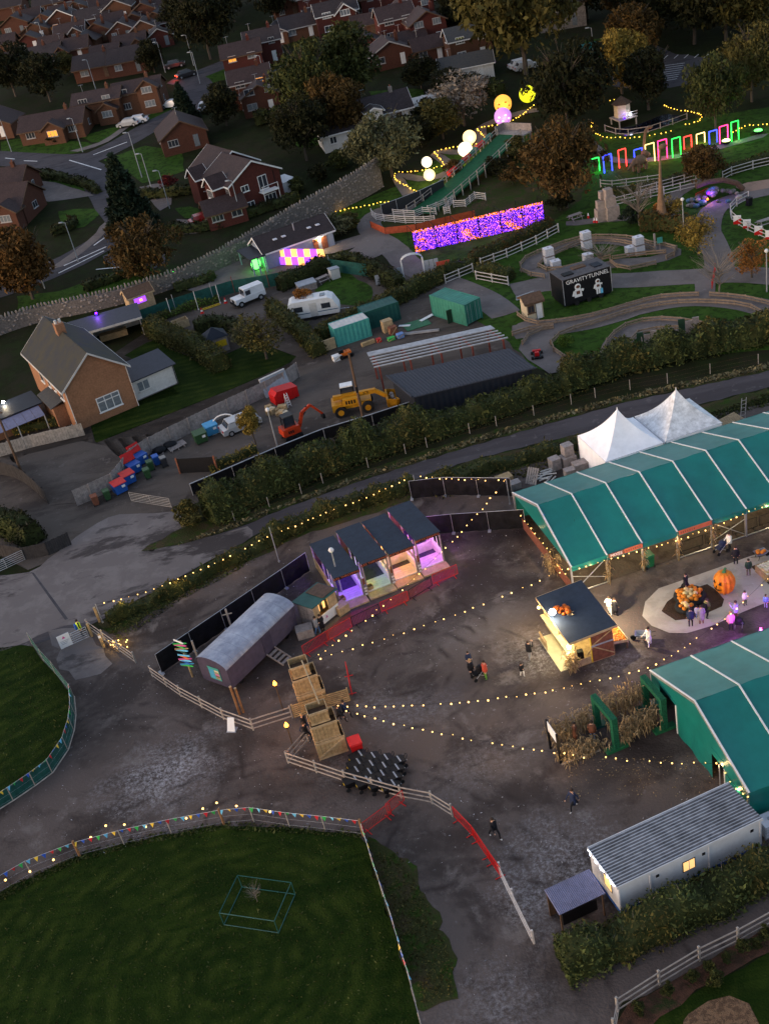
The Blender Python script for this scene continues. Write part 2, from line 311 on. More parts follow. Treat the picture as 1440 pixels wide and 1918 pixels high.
sheet('gravel_yard',[(-60,1200),(60,1190),(190,1180),(330,1105),(480,1045),(560,1000),(700,955),(830,905),(1000,862),(1250,800),(1600,715),(1800,900),(1700,1700),(1440,1760),(1150,1890),(1130,1990),(700,1990),(-120,1990),(-120,1300)],'m_gravel',.012)
sheet('lane',[(-80,1100),(60,1075),(250,1035),(330,1022),(430,995),(533,953),(687,897),(880,836),(1160,756),(1440,694),(1700,640),(1700,672),(1440,725),(1160,793),(880,862),(687,932),(500,990),(330,1085),(185,1165),(60,1210),(-80,1260)],'m_lane',.02)
sheet('concrete_apron',[(-80,1085),(60,1072),(150,1000),(210,965),(330,958),(352,985),(262,1032),(330,1022),(470,985),(478,1003),(330,1085),(185,1160),(90,1180),(60,1200),(-80,1250)],'m_concrete',.03)
sheet('concrete_patch',[(90,1178),(150,1178),(215,1235),(190,1262),(140,1278),(115,1250)],'m_concrete',.026,jit=.3)
mat('m_line',(.4,.38,.38),var=.3)
sheet('concrete_joint',[(58,1072),(64,1074),(128,1160),(122,1162)],'m_asphalt',.036,jit=0)
sheet('verge',[(262,1035),(300,1010),(352,985),(430,965),(560,930),(687,880),(880,818),(1160,742),(1440,680),(1440,694),(1160,755),(880,835),(687,896),(533,952),(430,994),(330,1023)],'m_verge',.03,jit=.2)
sheet('verge',[(185,1168),(330,1088),(500,993),(687,935),(880,864),(1160,795),(1440,727),(1440,745),(1160,815),(1000,868),(830,915),(700,962),(560,1005),(330,1122),(215,1190)],'m_verge',.03,jit=.25)
sheet('grass_field',[(-80,1712),(0,1672),(150,1602),(300,1566),(420,1546),(520,1552),(668,1562),(684,1572),(735,1735),(785,1905),(800,1980),(-120,1990)],'m_grass',.03,jit=.1)
sheet('grass_field',[(-60,1220),(58,1208),(95,1255),(137,1303),(140,1360),(124,1412),(70,1470),(0,1515),(-60,1545)],'m_grass',.03,jit=.06)
sheet('grass_verge',[(686,1578),(725,1585),(765,1615),(800,1680),(830,1740),(852,1800),(858,1865),(825,1880),(783,1885),(735,1735)],'m_verge',.03,jit=.2,step=.5,sm=4)
0 and sheet('gravel_track',[(1440,1600),(1700,1500),(1700,1560),(1440,1725),(1150,1880),(1130,1960),(900,1990),(1000,1860)],'m_yard',.022,jit=.2)
sheet('planting_bed',[(1180,1885),(1300,1815),(1440,1740),(1600,1660),(1600,1700),(1440,1785),(1300,1860),(1200,1940),(1150,1990),(1140,1918)],'m_mulch',.035)
sheet('grass_field',[(1280,1872),(1440,1785),(1650,1680),(1700,1990),(1170,1990),(1220,1925)],'m_grass',.032)
sheet('woodchip_bed',[(1290,1900),(1340,1870),(1385,1858),(1405,1880),(1420,1918),(1430,1990),(1260,1990)],'m_chip',.042,jit=.08)
arcs('m_gravel',[((755,1262),2.3,.3),((755,1262),3.6,.3),((770,1270),5.2,.35),((500,1900),16.5,.4),((500,1900),18.2,.4),((480,1960),21,.35),((300,1000),13.5,.35),((300,1000),15,.35),((1100,1700),13,.3),((1100,1700),14.6,.3),((900,2100),14,.3),((900,2100),15.6,.3),((1150,1000),14,.3),((1150,1000),15.5,.3),((200,1500),8,.3),((200,1500),9.5,.3)],(.035,.027,.025),.75)
pad=K(960,1000,3,[(728,465),(745,385),(820,310),(960,262),(1150,195),(1330,130),(1560,60),(1800,150),(1560,335),(1300,440),(1120,520),(980,562),(880,560),(780,520)])
sheet('concrete_pad',pad,'m_pad',.06,jit=0)
sheet('soil_bed',K(960,1000,3,[(835,440),(885,355),(1105,280),(1215,398),(1010,480),(905,490)]),'m_soil',.07,jit=.04)
sheet('soil_bed',K(960,1000,3,[(1340,190),(1440,150),(1600,100),(1700,260),(1470,320)]),'m_soil',.07,jit=.04)
sheet('works_yard',[(-60,1010),(60,1070),(150,1000),(210,965),(330,958),(370,905),(520,835),(770,752),(1000,692),(960,640),(880,590),(870,560),(760,500),(640,500),(420,540),(300,605),(340,622),(440,600),(560,690),(400,770),(235,860),(140,870),(60,880),(-60,830)],'m_yard',.016)
sheet('soil_yard',[(30,858),(150,826),(200,838),(238,862),(225,905),(150,942),(95,948),(50,908)],'m_yard',.05,jit=.15)
sheet('lawn',[(180,830),(240,805),(480,710),(560,670),(480,640),(360,690),(345,735),(262,758),(170,792)],'m_grass',.03)
sheet('lawn',[(235,665),(285,635),(420,700),(345,740)],'m_grass',.032)
sheet('caravan_lawn',[(590,545),(640,505),(700,540),(690,575),(630,570)],'m_lawn',.03)
# ================================================================ object materials
for nm,c,kw in [('leaf_dark',(.019,.02,.008),{}),('leaf_mid',(.045,.052,.016),{}),('leaf_olive',(.075,.066,.02),{}),('leaf_rust',(.07,.043,.014),{}),('leaf_orange',(.26,.105,.025),{}),('leaf_gold',(.2,.14,.03),{}),('leaf_conifer',(.018,.028,.016),{}),('leaf_grey',(.1,.1,.05),{}),('leaf_red',(.12,.02,.02),{}),('leaf_willow',(.1,.052,.016),{}),('leaf_hedge',(.052,.064,.02),{}),('leaf_box',(.03,.036,.012),{}),('leaf_lime',(.08,.13,.02),{}),('straw',(.27,.19,.1),{}),('drygrass',(.15,.125,.065),{})]:
 mat(nm,c,rough=.7,var=.35,sc=.5,island=.55,spec=.08,**kw)
mat('bark',(.075,.06,.048),var=.3,sc=6,bump=.5);mat('twig',(.17,.145,.12),var=.3,sc=6);mat('birch',(.4,.38,.36),var=.3,sc=4)
mat('wood',(.38,.26,.13),var=.32,sc=3,wear=.25);mat('woodpale',(.42,.3,.17),var=.28,sc=3);mat('wooddark',(.1,.06,.038),var=.3,sc=4);mat('woodgrey',(.29,.25,.235),var=.3,sc=3,wear=.3)
mat('boarddark',(.032,.03,.032),var=.3,sc=3);mat('woodred',(.19,.07,.04),var=.3,sc=3);mat('railkart',(.24,.175,.125),var=.25,sc=3,wear=.2);mat('rail',(.34,.29,.26),var=.25,sc=3,wear=.2);mat('railwhite',(.52,.48,.46),var=.2,sc=3);mat('post',(.25,.13,.06),var=.3,sc=3);mat('postgrey',(.3,.27,.24),var=.3,sc=3)
mat('felt',(.026,.036,.056),var=.15,sc=2,wear=.2);mat('feltgrey',(.085,.08,.085),var=.25,sc=2,wear=.25);mat('tent',(.006,.16,.138),var=.1,sc=.7,rough=.36,spec=.5,wear=.24,bump=.15);mat('tentback_skysheen',(.07,.21,.19),var=.1,sc=1.0,rough=.5,wear=.12);mat('tentwhite',(.9,.9,.93),var=.08,sc=1,rough=.6);mat('tentdirty',(.74,.74,.75),var=.25,sc=2.2,rough=.65,wear=.4)  # rear marquee slope: lighter green has the sky reflection painted in
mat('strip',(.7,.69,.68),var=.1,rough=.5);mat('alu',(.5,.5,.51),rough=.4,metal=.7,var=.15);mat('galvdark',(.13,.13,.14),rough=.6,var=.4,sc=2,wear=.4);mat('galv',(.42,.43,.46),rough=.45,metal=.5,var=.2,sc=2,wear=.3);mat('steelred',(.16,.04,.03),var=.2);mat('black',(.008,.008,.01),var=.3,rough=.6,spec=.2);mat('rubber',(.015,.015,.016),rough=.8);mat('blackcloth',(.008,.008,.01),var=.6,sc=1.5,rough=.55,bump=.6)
mat('wagonside',(.08,.066,.1),var=.2,sc=2,rough=.6);mat('wagonend',(.055,.045,.075),var=.2,sc=2,rough=.6);mat('wagonroof',(.2,.22,.29),var=.25,sc=1.2,rough=.5,wear=.2,col2=(.38,.41,.49))
mat('white',(.72,.71,.7),var=.08,sc=2,rough=.5,wear=.15);mat('offwhite',(.55,.53,.5),var=.12,sc=2,wear=.2);mat('cream',(.55,.46,.32),var=.1);mat('cabin',(.6,.61,.64),var=.08,sc=1.5,rough=.55,wear=.2);mat('blue',(.02,.09,.35),var=.15,rough=.5);mat('bluelight',(.06,.28,.5),var=.15,rough=.5);mat('red',(.5,.012,.012),var=.15,rough=.45);mat('green',(.015,.12,.05),var=.2,rough=.5);mat('greendark',(.02,.05,.03),var=.2,rough=.5);mat('bingreen',(.03,.075,.03),var=.2,rough=.5)
mat('artgreen',(.008,.1,.05),var=.4,sc=10,rough=.9,bump=1);mat('contgreen',(.04,.2,.15),var=.15,sc=1.2,rough=.55,wear=.3);mat('contturq',(.06,.3,.27),var=.15,sc=1.2,rough=.55,wear=.25);mat('contdark',(.015,.075,.065),var=.2,sc=1.2,rough=.55);mat('yellow',(.6,.4,.02),var=.15,rough=.5);mat('jcb',(.55,.24,.012),var=.15,rough=.5,sc=2,wear=.5);mat('orange',(.6,.13,.015),var=.2,rough=.5);mat('kubota',(.5,.045,.012),var=.15,rough=.45,sc=2,wear=.45)
mat('pumpkin',(.65,.2,.015),var=.2,sc=3,rough=.5);mat('pumpkinpale',(.7,.5,.22),var=.2,rough=.5);mat('pumpkinwhite',(.7,.62,.45),var=.15);mat('stem',(.04,.14,.05),var=.2);mat('glass',(.03,.035,.045),rough=.08,var=.1,spec=.8);mat('glasspale',(.16,.18,.2),rough=.15,var=.2,spec=.8)
mat('winframe',(.34,.33,.33),var=.1);mat('brick',(.085,.032,.02),var=.25,sc=9,wear=.2);mat('brickred',(.082,.021,.016),var=.25,sc=9,wear=.2);mat('bricktan',(.105,.047,.027),var=.22,sc=9,wear=.2);mat('bricklarge',(.3,.145,.078),var=.2,sc=5,wear=.25);mat('render',(.6,.58,.56),var=.08,wear=.15);mat('bluerender',(.22,.27,.36),var=.12)
mat('rooftile',(.036,.027,.028),var=.3,sc=4,wear=.3);mat('roofbrown',(.043,.027,.026),var=.3,sc=4,wear=.3);mat('roofslate',(.045,.047,.053),var=.25,sc=3,col2=(.075,.07,.06));mat('roofmoss',(.032,.034,.042),var=.3,sc=.7,col2=(.055,.048,.028));mat('roofdark',(.014,.018,.028),var=.15,rough=.6);mat('roofpurple',(.034,.038,.052),var=.15,rough=.6)
mat('stone',(.23,.2,.18),var=.35,sc=3,bump=.5,wear=.3);mat('stonedark',(.13,.115,.105),var=.35,sc=4,bump=.5);mat('boulder',(.3,.25,.22),var=.25,sc=2,bump=.6)
mat('skin',(.5,.29,.2),var=.05);mat('hair',(.04,.025,.018),var=.2);mat('hairblond',(.35,.22,.1),var=.2);mat('cloth_black',(.012,.012,.016),var=.3);mat('cloth_navy',(.02,.03,.07),var=.2);mat('cloth_pink',(.65,.27,.42),var=.1);mat('cloth_white',(.7,.68,.66),var=.1);mat('cloth_red',(.45,.07,.04),var=.15);mat('cloth_grey',(.26,.26,.27),var=.15);mat('cloth_blue',(.15,.25,.5),var=.15);mat('cloth_jean',(.08,.16,.32),var=.15);mat('cloth_green',(.12,.3,.04),var=.15);mat('cloth_olive',(.12,.12,.05),var=.15);mat('cloth_lilac',(.35,.33,.55),var=.1);mat('cloth_brown',(.15,.06,.035),var=.2);mat('hivis',(.65,.85,.03),var=.1);mat('shoe',(.03,.03,.03));mat('shoewhite',(.7,.7,.7))
mat('plastic_grey',(.3,.32,.36),var=.15,rough=.45);mat('ibc',(.62,.62,.66),var=.1,rough=.4);mat('rust',(.2,.09,.04),var=.3,sc=5);mat('dino',(.2,.12,.07),var=.3,sc=3,bump=.5);mat('slidegreen',(.006,.075,.03),var=.25,sc=2);mat('netorange',(.35,.07,.03),var=.3);mat('carwhite',(.66,.66,.68),rough=.3,var=.06,spec=.5,sc=2,wear=.3);mat('carred',(.25,.01,.01),rough=.25,var=.03,spec=.6);mat('carsilver',(.35,.36,.38),rough=.3,var=.03,spec=.6);mat('carblue',(.06,.13,.2),rough=.25,var=.03,spec=.6);mat('carteal',(.02,.2,.2),rough=.3,var=.03);mat('cardark',(.03,.03,.035),rough=.25,var=.03,spec=.6)
mat('bunt_red',(.5,.02,.03));mat('bunt_blue',(.03,.1,.5));mat('bunt_sky',(.15,.5,.75));mat('bunt_green',(.04,.4,.08));mat('bunt_yellow',(.75,.5,.05));mat('mesh_green',(.012,.07,.06),var=.3,sc=2);mat('signwhite',(.75,.75,.75),var=.05);mat('signpink',(.6,.1,.3),var=.1);mat('signorange',(.5,.13,.06),var=.15);mat('carpet',(.14,.035,.045),var=.2,sc=4);mat('lilacpaint',(.75,.6,.85),var=.05);mat('sheetpurple',(.16,.16,.25),var=.15,rough=.4,wear=.2);mat('postlamp',(.3,.33,.36),metal=.3,var=.1)
glow('bulb',(1,.56,.16),1.1);glow('bulbhot',(1,.9,.7),40);glow('flame',(1,.3,.03),3);glow('win_warm',(1,.55,.2),.3);glow('win_orange',(1,.36,.05),.25);glow('fairy',(1,.55,.06),1.2)
for nm,c,s in [('neon_green',(.03,1,.1),.7),('neon_blue',(.03,.05,1),1.3),('neon_red',(1,.04,.03),1.1),('neon_pink',(1,.03,.18),1.1),('neon_yellow',(1,.7,.22),.7),('led_purple',(.1,.015,1),.5),('led_violet',(.33,.03,1),.3),('led_orange',(1,.22,.015),.7),('led_pink',(.62,.16,1),.6),('led_white',(.75,.8,1),3),('led_green',(.1,1,.1),1.1),('panel_purple',(.3,.06,1),.5),('panel_orange',(1,.42,.12),.5),('lantern_yellow',(1,.72,.28),.55),('lantern_white',(1,.82,.55),.55),('lantern_orange',(1,.42,.06),.36),('lantern_pink',(.6,.25,.7),.26),('moon',(.75,.75,.02),.36),('tail_red',(1,.06,.02),2),('lime_lamp',(.75,.9,.3),.9)]: glow(nm,c,s)
# ================================================================ vegetation
def leaf_mesh(name,centers,normals,size,rng):
 n=len(centers);a=rng.normal(size=(n,3)) + normals*.4;a /= np.linalg.norm(a,axis=1)[:,None]
 b=np.cross(a,rng.normal(size=(n,3)));b /= np.linalg.norm(b,axis=1)[:,None];c=np.cross(a,b)
 s=size*rng.uniform(.45,1.0,(n,1))*np.where(rng.uniform(size=(n,1)) < .2,1.9,1);k=s*rng.uniform(.5,.9,(n,1))
 V=np.empty((n,4,3));V[:,0]=centers-b*s;V[:,1]=centers-c*k*.6+b*s*.1;V[:,2]=centers+b*s;V[:,3]=centers+c*k*.6+b*s*.1
 me=bpy.data.meshes.new(name);me.vertices.add(n*4);me.vertices.foreach_set('co',V.reshape(-1));me.loops.add(n*4);me.loops.foreach_set('vertex_index',np.arange(n*4))
 me.polygons.add(n);me.polygons.foreach_set('loop_start',np.arange(0,n*4,4));me.polygons.foreach_set('loop_total',np.full(n,4));me.update();return me
def crown_mesh(seed,kind='round',n=7500,size=.036):
 """crown of unit height, base at z=0"""
 r=np.random.default_rng(seed);C=[];Nn=[]
 if kind == 'conifer':
  for i in range(26):
   z=i/26;R=.30*(1-z)**.85+.015
   m=int(n*(R/.3)/11)
   th=r.uniform(0,2*pi,m);arms=r.integers(4,8);th=np.round(th/(2*pi/arms))*(2*pi/arms)+r.normal(0,.22,m)+i*1.3
   rr=R*np.sqrt(r.uniform(.05,1,m))*r.uniform(.8,1.15);zz=z+.03*r.normal(size=m)-rr*.25
   C.append(np.stack([rr*np.cos(th),rr*np.sin(th),np.clip(zz,0,1)],1));Nn.append(np.tile([0,0,1.],(m,1)))
 else:
  k={'round': 50,'tall': 40,'wide': 64,'sparse': 34,'shrub': 18}[kind];ax={'round': (.5,.5,.46),'tall': (.34,.34,.48),'wide': (.72,.66,.42),'sparse': (.5,.5,.46),'shrub': (.55,.5,.5)}[kind]
  for i in range(k):
   d=r.normal(size=3);d /= np.linalg.norm(d);d[2]=d[2]*.9+.1
   q=np.array(ax)*d*r.uniform(.4,.97);q[2] += .5
   cr=r.uniform(.06,.19) if kind != 'sparse' else r.uniform(.1,.16);m=int(n/k*(cr/.135)**2)
   e=r.normal(size=(m,3));e /= np.linalg.norm(e,axis=1)[:,None];rad=cr*r.uniform(.35,1.12,(m,1))**.5
   p=q+e*rad*np.array([1.15,1.15,.8]);C.append(p);Nn.append(e)
  m=n//7;e=r.normal(size=(m,3));e /= np.linalg.norm(e,axis=1)[:,None];C.append(e*np.array(ax)*r.uniform(.3,1.05,(m,1))+[0,0,.5]);Nn.append(e)
 C=np.concatenate(C);Nn=np.concatenate(Nn);me=leaf_mesh('crown',C,Nn,size,r);me.materials.append(MATS['leaf_mid']);return me
def trunk_mesh(seed,kind='round',mm='bark',spread=.33,nb=9,th_=1.0):
 """unit-height trunk with limbs reaching into the crown"""
 r=random.Random(seed);mb=MB()
 def limb(p,q,r1,r2,segs=3):
  a=Vector(p)
  for i in range(segs):
   t=(i+1)/segs;b=Vector(p).lerp(Vector(q),t)+Vector((r.uniform(-1,1),r.uniform(-1,1),r.uniform(-.5,.8)))*.02*(t < 1)
   mb.tube(a,b,th_*(r1+(r2-r1)*i/segs),6,th_*(r1+(r2-r1)*t));a=b
 limb((0,0,-.02),(r.uniform(-.03,.03),r.uniform(-.03,.03),.55 if kind != 'conifer' else .98),.032,.016 if kind != 'conifer' else .004,4)
 if kind != 'conifer':
  for i in range(nb):
   th=i*2.4+r.uniform(-.4,.4);z=r.uniform(.22,.55);R=spread*r.uniform(.6,1.1);tip=(R*cos(th),R*sin(th),z+r.uniform(.18,.4));limb((0,0,z),tip,.014,.004,3)
   for j in range(3):
    t2=th+r.uniform(-.9,.9);limb(Vector((0,0,z)).lerp(Vector(tip),r.uniform(.45,.8)),(tip[0]+.12*cos(t2),tip[1]+.12*sin(t2),tip[2]+r.uniform(0,.14)),.006,.002,2)
 return shared(mb,'trunk',mm)
CROWN={'round': [crown_mesh(i,'round') for i in (1,2,3)],'wide': [crown_mesh(i,'wide',9500,.033) for i in (4,5)],'tall': [crown_mesh(i,'tall') for i in (6,7)],'sparse': [crown_mesh(8,'sparse',2600,.032),crown_mesh(9,'sparse',2800,.032)],'conifer': [crown_mesh(10,'conifer',9000,.032)],'shrub': [crown_mesh(11,'shrub',2600,.052),crown_mesh(12,'shrub',2600,.052)]}
TRUNK={'round': [trunk_mesh(1),trunk_mesh(2)],'conifer': [trunk_mesh(3,'conifer')],'bare': [trunk_mesh(4,'round','twig',.33,34,.5),trunk_mesh(5,'round','twig',.28,38,.5)]}
TN=[0]
def tree(px,py,h,kind,leaf,label,wd=1.0,trunk=.07,name='tree',cat='tree',grp=None,tm=None,z=0,base=None):
 TN[0] += 1;i=TN[0];p=base or g(px,py);rz=(i*2.17) % 6.28
 t=thing(name,label,cat,p,rz,grp)
 tk='conifer' if kind == 'conifer' else 'round'
 if kind == 'shrub':
  inst(CROWN['shrub'][i % 2],'crown',t,(0,0,0),sc=(h*wd,h*wd,h),m=leaf);inst(TRUNK['round'][0],'trunk',t,sc=(h*.5,h*.5,h*.6),m=tm);return t
 if kind == 'bare': inst(TRUNK['bare'][i % 2],'trunk',t,sc=(h*wd,h*wd,h),m=tm);return t
 cz=h*trunk if kind != 'conifer' else h*.06;ch=h-cz
 cr=inst(CROWN[kind][i % len(CROWN[kind])],'crown',t,(0,0,cz),sc=(ch*wd,ch*wd,ch),m=leaf)
 inst(TRUNK[tk][i % len(TRUNK[tk])],'trunk',t,sc=(h*.85*wd,h*.85*wd,h),m=tm);return t
def hedge(name,label,pts,w,h,leaf,dens=26,size=.14,taper=.15,cat='hedge',rough=.25,parent=None):
 """leafy hedge along world points: a solid dark core added to block light and a shell of leaves"""
 P=resample(smooth(pts,5) if len(pts) > 2 else pts,.7);P.append(Vector(pts[-1]));t=thing(name,label,cat,P[0]);o=P[0];core=MB();C=[];Nn=[]
 sec=[(-.5,0),(-.5+taper*.4,.75),(-.3,.97),(.3,.97),(.5-taper*.4,.75),(.5,0)];rows=[];rr=np.random.default_rng(int(abs(o.x*91+o.y*37)) % 9999)
 for i,p in enumerate(P):
  a,b=P[max(i-1,0)],P[min(i+1,len(P)-1)];d=Vector((b.x-a.x,b.y-a.y,0));d.normalize();n=Vector((-d.y,d.x,0));hh=h*(1+rough*(.5*sin(i*.9)+rr.uniform(-.5,.5)));ww=w*(1+rough*.5*rr.uniform(-1,1));z0=T(p.y)-o.z
  rows.append([Vector((p.x-o.x,p.y-o.y,z0))+n*(sx*ww)+Vector((0,0,sz*hh)) for sx,sz in sec])
 for i in range(len(rows)-1):
  A,B=rows[i],rows[i+1]
  for j in range(5):
   q=[A[j],B[j],B[j+1],A[j+1]];nn=(B[j]-A[j]).cross(A[j+1]-A[j]);ar=nn.length;nn.normalize();nn=-nn if False else nn
   m=rr.poisson(ar*dens)
   for _ in range(m):
    u,v=rr.uniform(),rr.uniform();x=q[0].lerp(q[1],u).lerp(q[3].lerp(q[2],u),v)
    C.append(x+nn*rr.normal(.02,.12)*min(1,w));Nn.append(nn)
 k=.86
 for r in rows:
  c=sum(r,Vector())/6
  for q in r: core.v.append(tuple(c+(q-c)*k))
 nS=6
 for i in range(len(rows)-1):
  for j in range(5): core.f.append((i*nS+j,(i+1)*nS+j,(i+1)*nS+j+1,i*nS+j+1));core.mi.append(0)
 core.f.append(tuple(range(6)));core.f.append(tuple(range(len(core.v)-6,len(core.v))));core.mi += [0,0]
 core.to('light_block_core','leaf_box',t)  # added solid core in dark leaf colour, stops light passing through the hedge
 for e in (0,-1):
  for _ in range(int(w*h*dens)):
   r=rows[e];a_,b_=rr.uniform(),rr.uniform();x=r[0].lerp(r[5],a_).lerp(r[2].lerp(r[3],a_),b_);C.append(x);Nn.append(Vector((0,0,1)))
 C=np.array([tuple(c) for c in C]);Nn=np.array([tuple(c) for c in Nn]);alt=np.sin(C[:,0]*.9+o.x)+np.sin(C[:,1]*1.3+C[:,0]*.35)+rr.normal(0,.7,len(C)) > .75
 for sel,lf in ((~alt,leaf),(alt,{'leaf_olive': 'leaf_mid','leaf_mid': 'leaf_hedge','leaf_hedge': 'leaf_olive','leaf_dark': 'leaf_mid'}.get(leaf,'leaf_olive'))):
  if sel.sum() < 3: continue
  me=leaf_mesh('foliage',C[sel],Nn[sel],size,rr);me.materials.append(MATS[lf]);f=bpy.data.objects.new('foliage',me);COL.objects.link(f);f.parent=t
 tw=MB()
 for r in rows[::1]:
  q=r[2].lerp(r[3],rr.uniform());tw.tube(q,q+Vector((rr.normal(0,.12),rr.normal(0,.12),rr.uniform(.15,.5)*min(1,h/1.5))),.012,4,.004)
 tw.to('twigs','twig',t)
 return t
def tufts(name,label,px,n,size,leaf,h=.25,cat=None,world=None):
 """grass tufts over a pixel polygon: one mass nobody could count"""
 W=world or gg(px);r=np.random.default_rng(n);xs_=[p.x for p in W];ys_=[p.y for p in W];C=[]
 while len(C) < n:
  x,y=r.uniform(min(xs_),max(xs_)),r.uniform(min(ys_),max(ys_));ins=False;j=len(W)-1
  for i in range(len(W)):
   if (W[i].y > y) != (W[j].y > y) and x < (W[j].x-W[i].x)*(y-W[i].y)/(W[j].y-W[i].y)+W[i].x: ins=not ins
   j=i
  if ins: C.append((x,y,T(y)+abs(r.normal(0,h))*.6+.03))
 C=np.array(C);me=leaf_mesh(name,C,np.tile([1.,0,0],(n,1)),size,r);me.materials.append(MATS[leaf]);o=bpy.data.objects.new(name,me);COL.objects.link(o);return props(o,label,cat or 'grass',kind='stuff')
# ================================================================ fences, barriers, strings of bulbs
POSTM={}
def post_mesh(m,w=.11,h=1.2,round_=False):
 k=(m,w,h,round_)
 if k not in POSTM:
  mb=MB();(mb.tube((0,0,-.05),(0,0,h),w/2,8) if round_ else mb.b0(-w/2,w/2,-w/2,w/2,-.05,h));POSTM[k]=shared(mb,'post',m)
 return POSTM[k]
def rail_fence(label,pts,h=1.15,rails=3,step=1.9,m='rail',pm=None,name='rail_fence',rw=.035,rh=.1,curve=0,grp=None,pw=.11,low=.3):
 P=smooth(pts,curve) if curve else [Vector(p) for p in pts]
 if not curve:
  Q=[]
  for a,b in zip(P,P[1:]):
   n=max(1,round((b-a).length/step));Q += [a.lerp(b,i/n) for i in range(n)]
  Q.append(P[-1])
 else: Q=resample(P,step);Q.append(P[-1])
 t=thing(name,label,'fence',Q[0],0,grp);pmn=post_mesh(pm or m,pw,h+.03)
 for i,q in enumerate(Q):
  d=Q[min(i+1,len(Q)-1)]-Q[max(i-1,0)];q=Vector((q.x,q.y,T(q.y)));inst(pmn,'post',t,q-Q[0],atan2(d.y,d.x))
 for k in range(rails):
  z=h-.06-(h-low)*k/max(1,rails-1) if rails > 1 else h-.06;mb=MB()
  for a,b in zip(Q,Q[1:]):
   d=Vector((b.x-a.x,b.y-a.y,0));d.normalize();n=Vector((d.y,-d.x,0))*(pw/2+rw/2);e=d*.03
   mb.bar(Vector((a.x,a.y,T(a.y)+z))+n-e-Q[0],Vector((b.x,b.y,T(b.y)+z))+n+e-Q[0],rw,rh)
  mb.to('rail',m,t)
 return t
def barrier_meshes(m):
 fr,bs,ft=MB(),MB(),MB();L=2.25
 fr.path([(.05,0,.2),(.05,0,1.08),(L-.05,0,1.08),(L-.05,0,.2),(.05,0,.2)],.026,6)
 for i in range(1,19): x=.05+(L-.1)*i/19;bs.tube((x,0,.2),(x,0,1.08),.011,4)
 f1=MB();f1.bar((0,-.32,.03),(0,.32,.03),.05,.03);f1.tube((0,0,.03),(0,0,.24),.022,6)
 return [shared(fr,'frame',m),shared(bs,'bars',m),shared(f1,'foot',m)]
BARM={'red': barrier_meshes('red'),'black': barrier_meshes('black')}
def barrier(label,a,b,m='red',grp=None):
 a,b=Vector(a),Vector(b);t=thing('crowd_barrier',label,'barrier',(a.x,a.y,T(a.y)+.02),hd(a,b),grp);s=(b-a).length/2.25
 inst(BARM[m][0],'frame',t,sc=(s,1,1));inst(BARM[m][1],'bars',t,sc=(s,1,1))
 for x in (.35,1.9): inst(BARM[m][2],'foot',t,(x*s,0,0))
 return t
_bm=MB();_bm.ball((0,0,-.07),.052,8,6);BULB=shared(_bm,'bulb','bulb',True)
_bm=MB();_bm.tube((0,0,-.02),(0,0,.05),.035,6,.02);SOCK=shared(_bm,'socket','black')
def string(label,pts,n,sag=.35,name='string_lights',cat='string lights',r=1.0):
 """pts: world hanging points; n bulbs along the whole"""
 P=[]
 for a,b in zip(pts,pts[1:]):
  a,b=Vector(a),Vector(b);k=10
  for i in range(k): u=i/k;P.append(a.lerp(b,u)-Vector((0,0,sag*4*u*(1-u))))
 P.append(Vector(pts[-1]));t=thing(name,label,cat,P[0]);MB().path([p-P[0] for p in P],.012,4).to('cable','black',t)
 L=sum((b-a).length for a,b in zip(P,P[1:]));kb_=0
 for q in resample(P,L/(n+.3))[1:]:
  kb_ += 1
  if kb_ % 7 == 3: lamp('bulb_light',q-P[0]-Vector((0,0,.25)),(1,.62,.25),7,.08,t)
  if random.random() < .07: continue
  b=inst(BULB,'bulb',t,q-P[0]+Vector((random.uniform(-.08,.08),random.uniform(-.08,.08),random.uniform(-.05,.02))),sc=r*random.choice((.6,.85,1,1,1.25)))
 return t
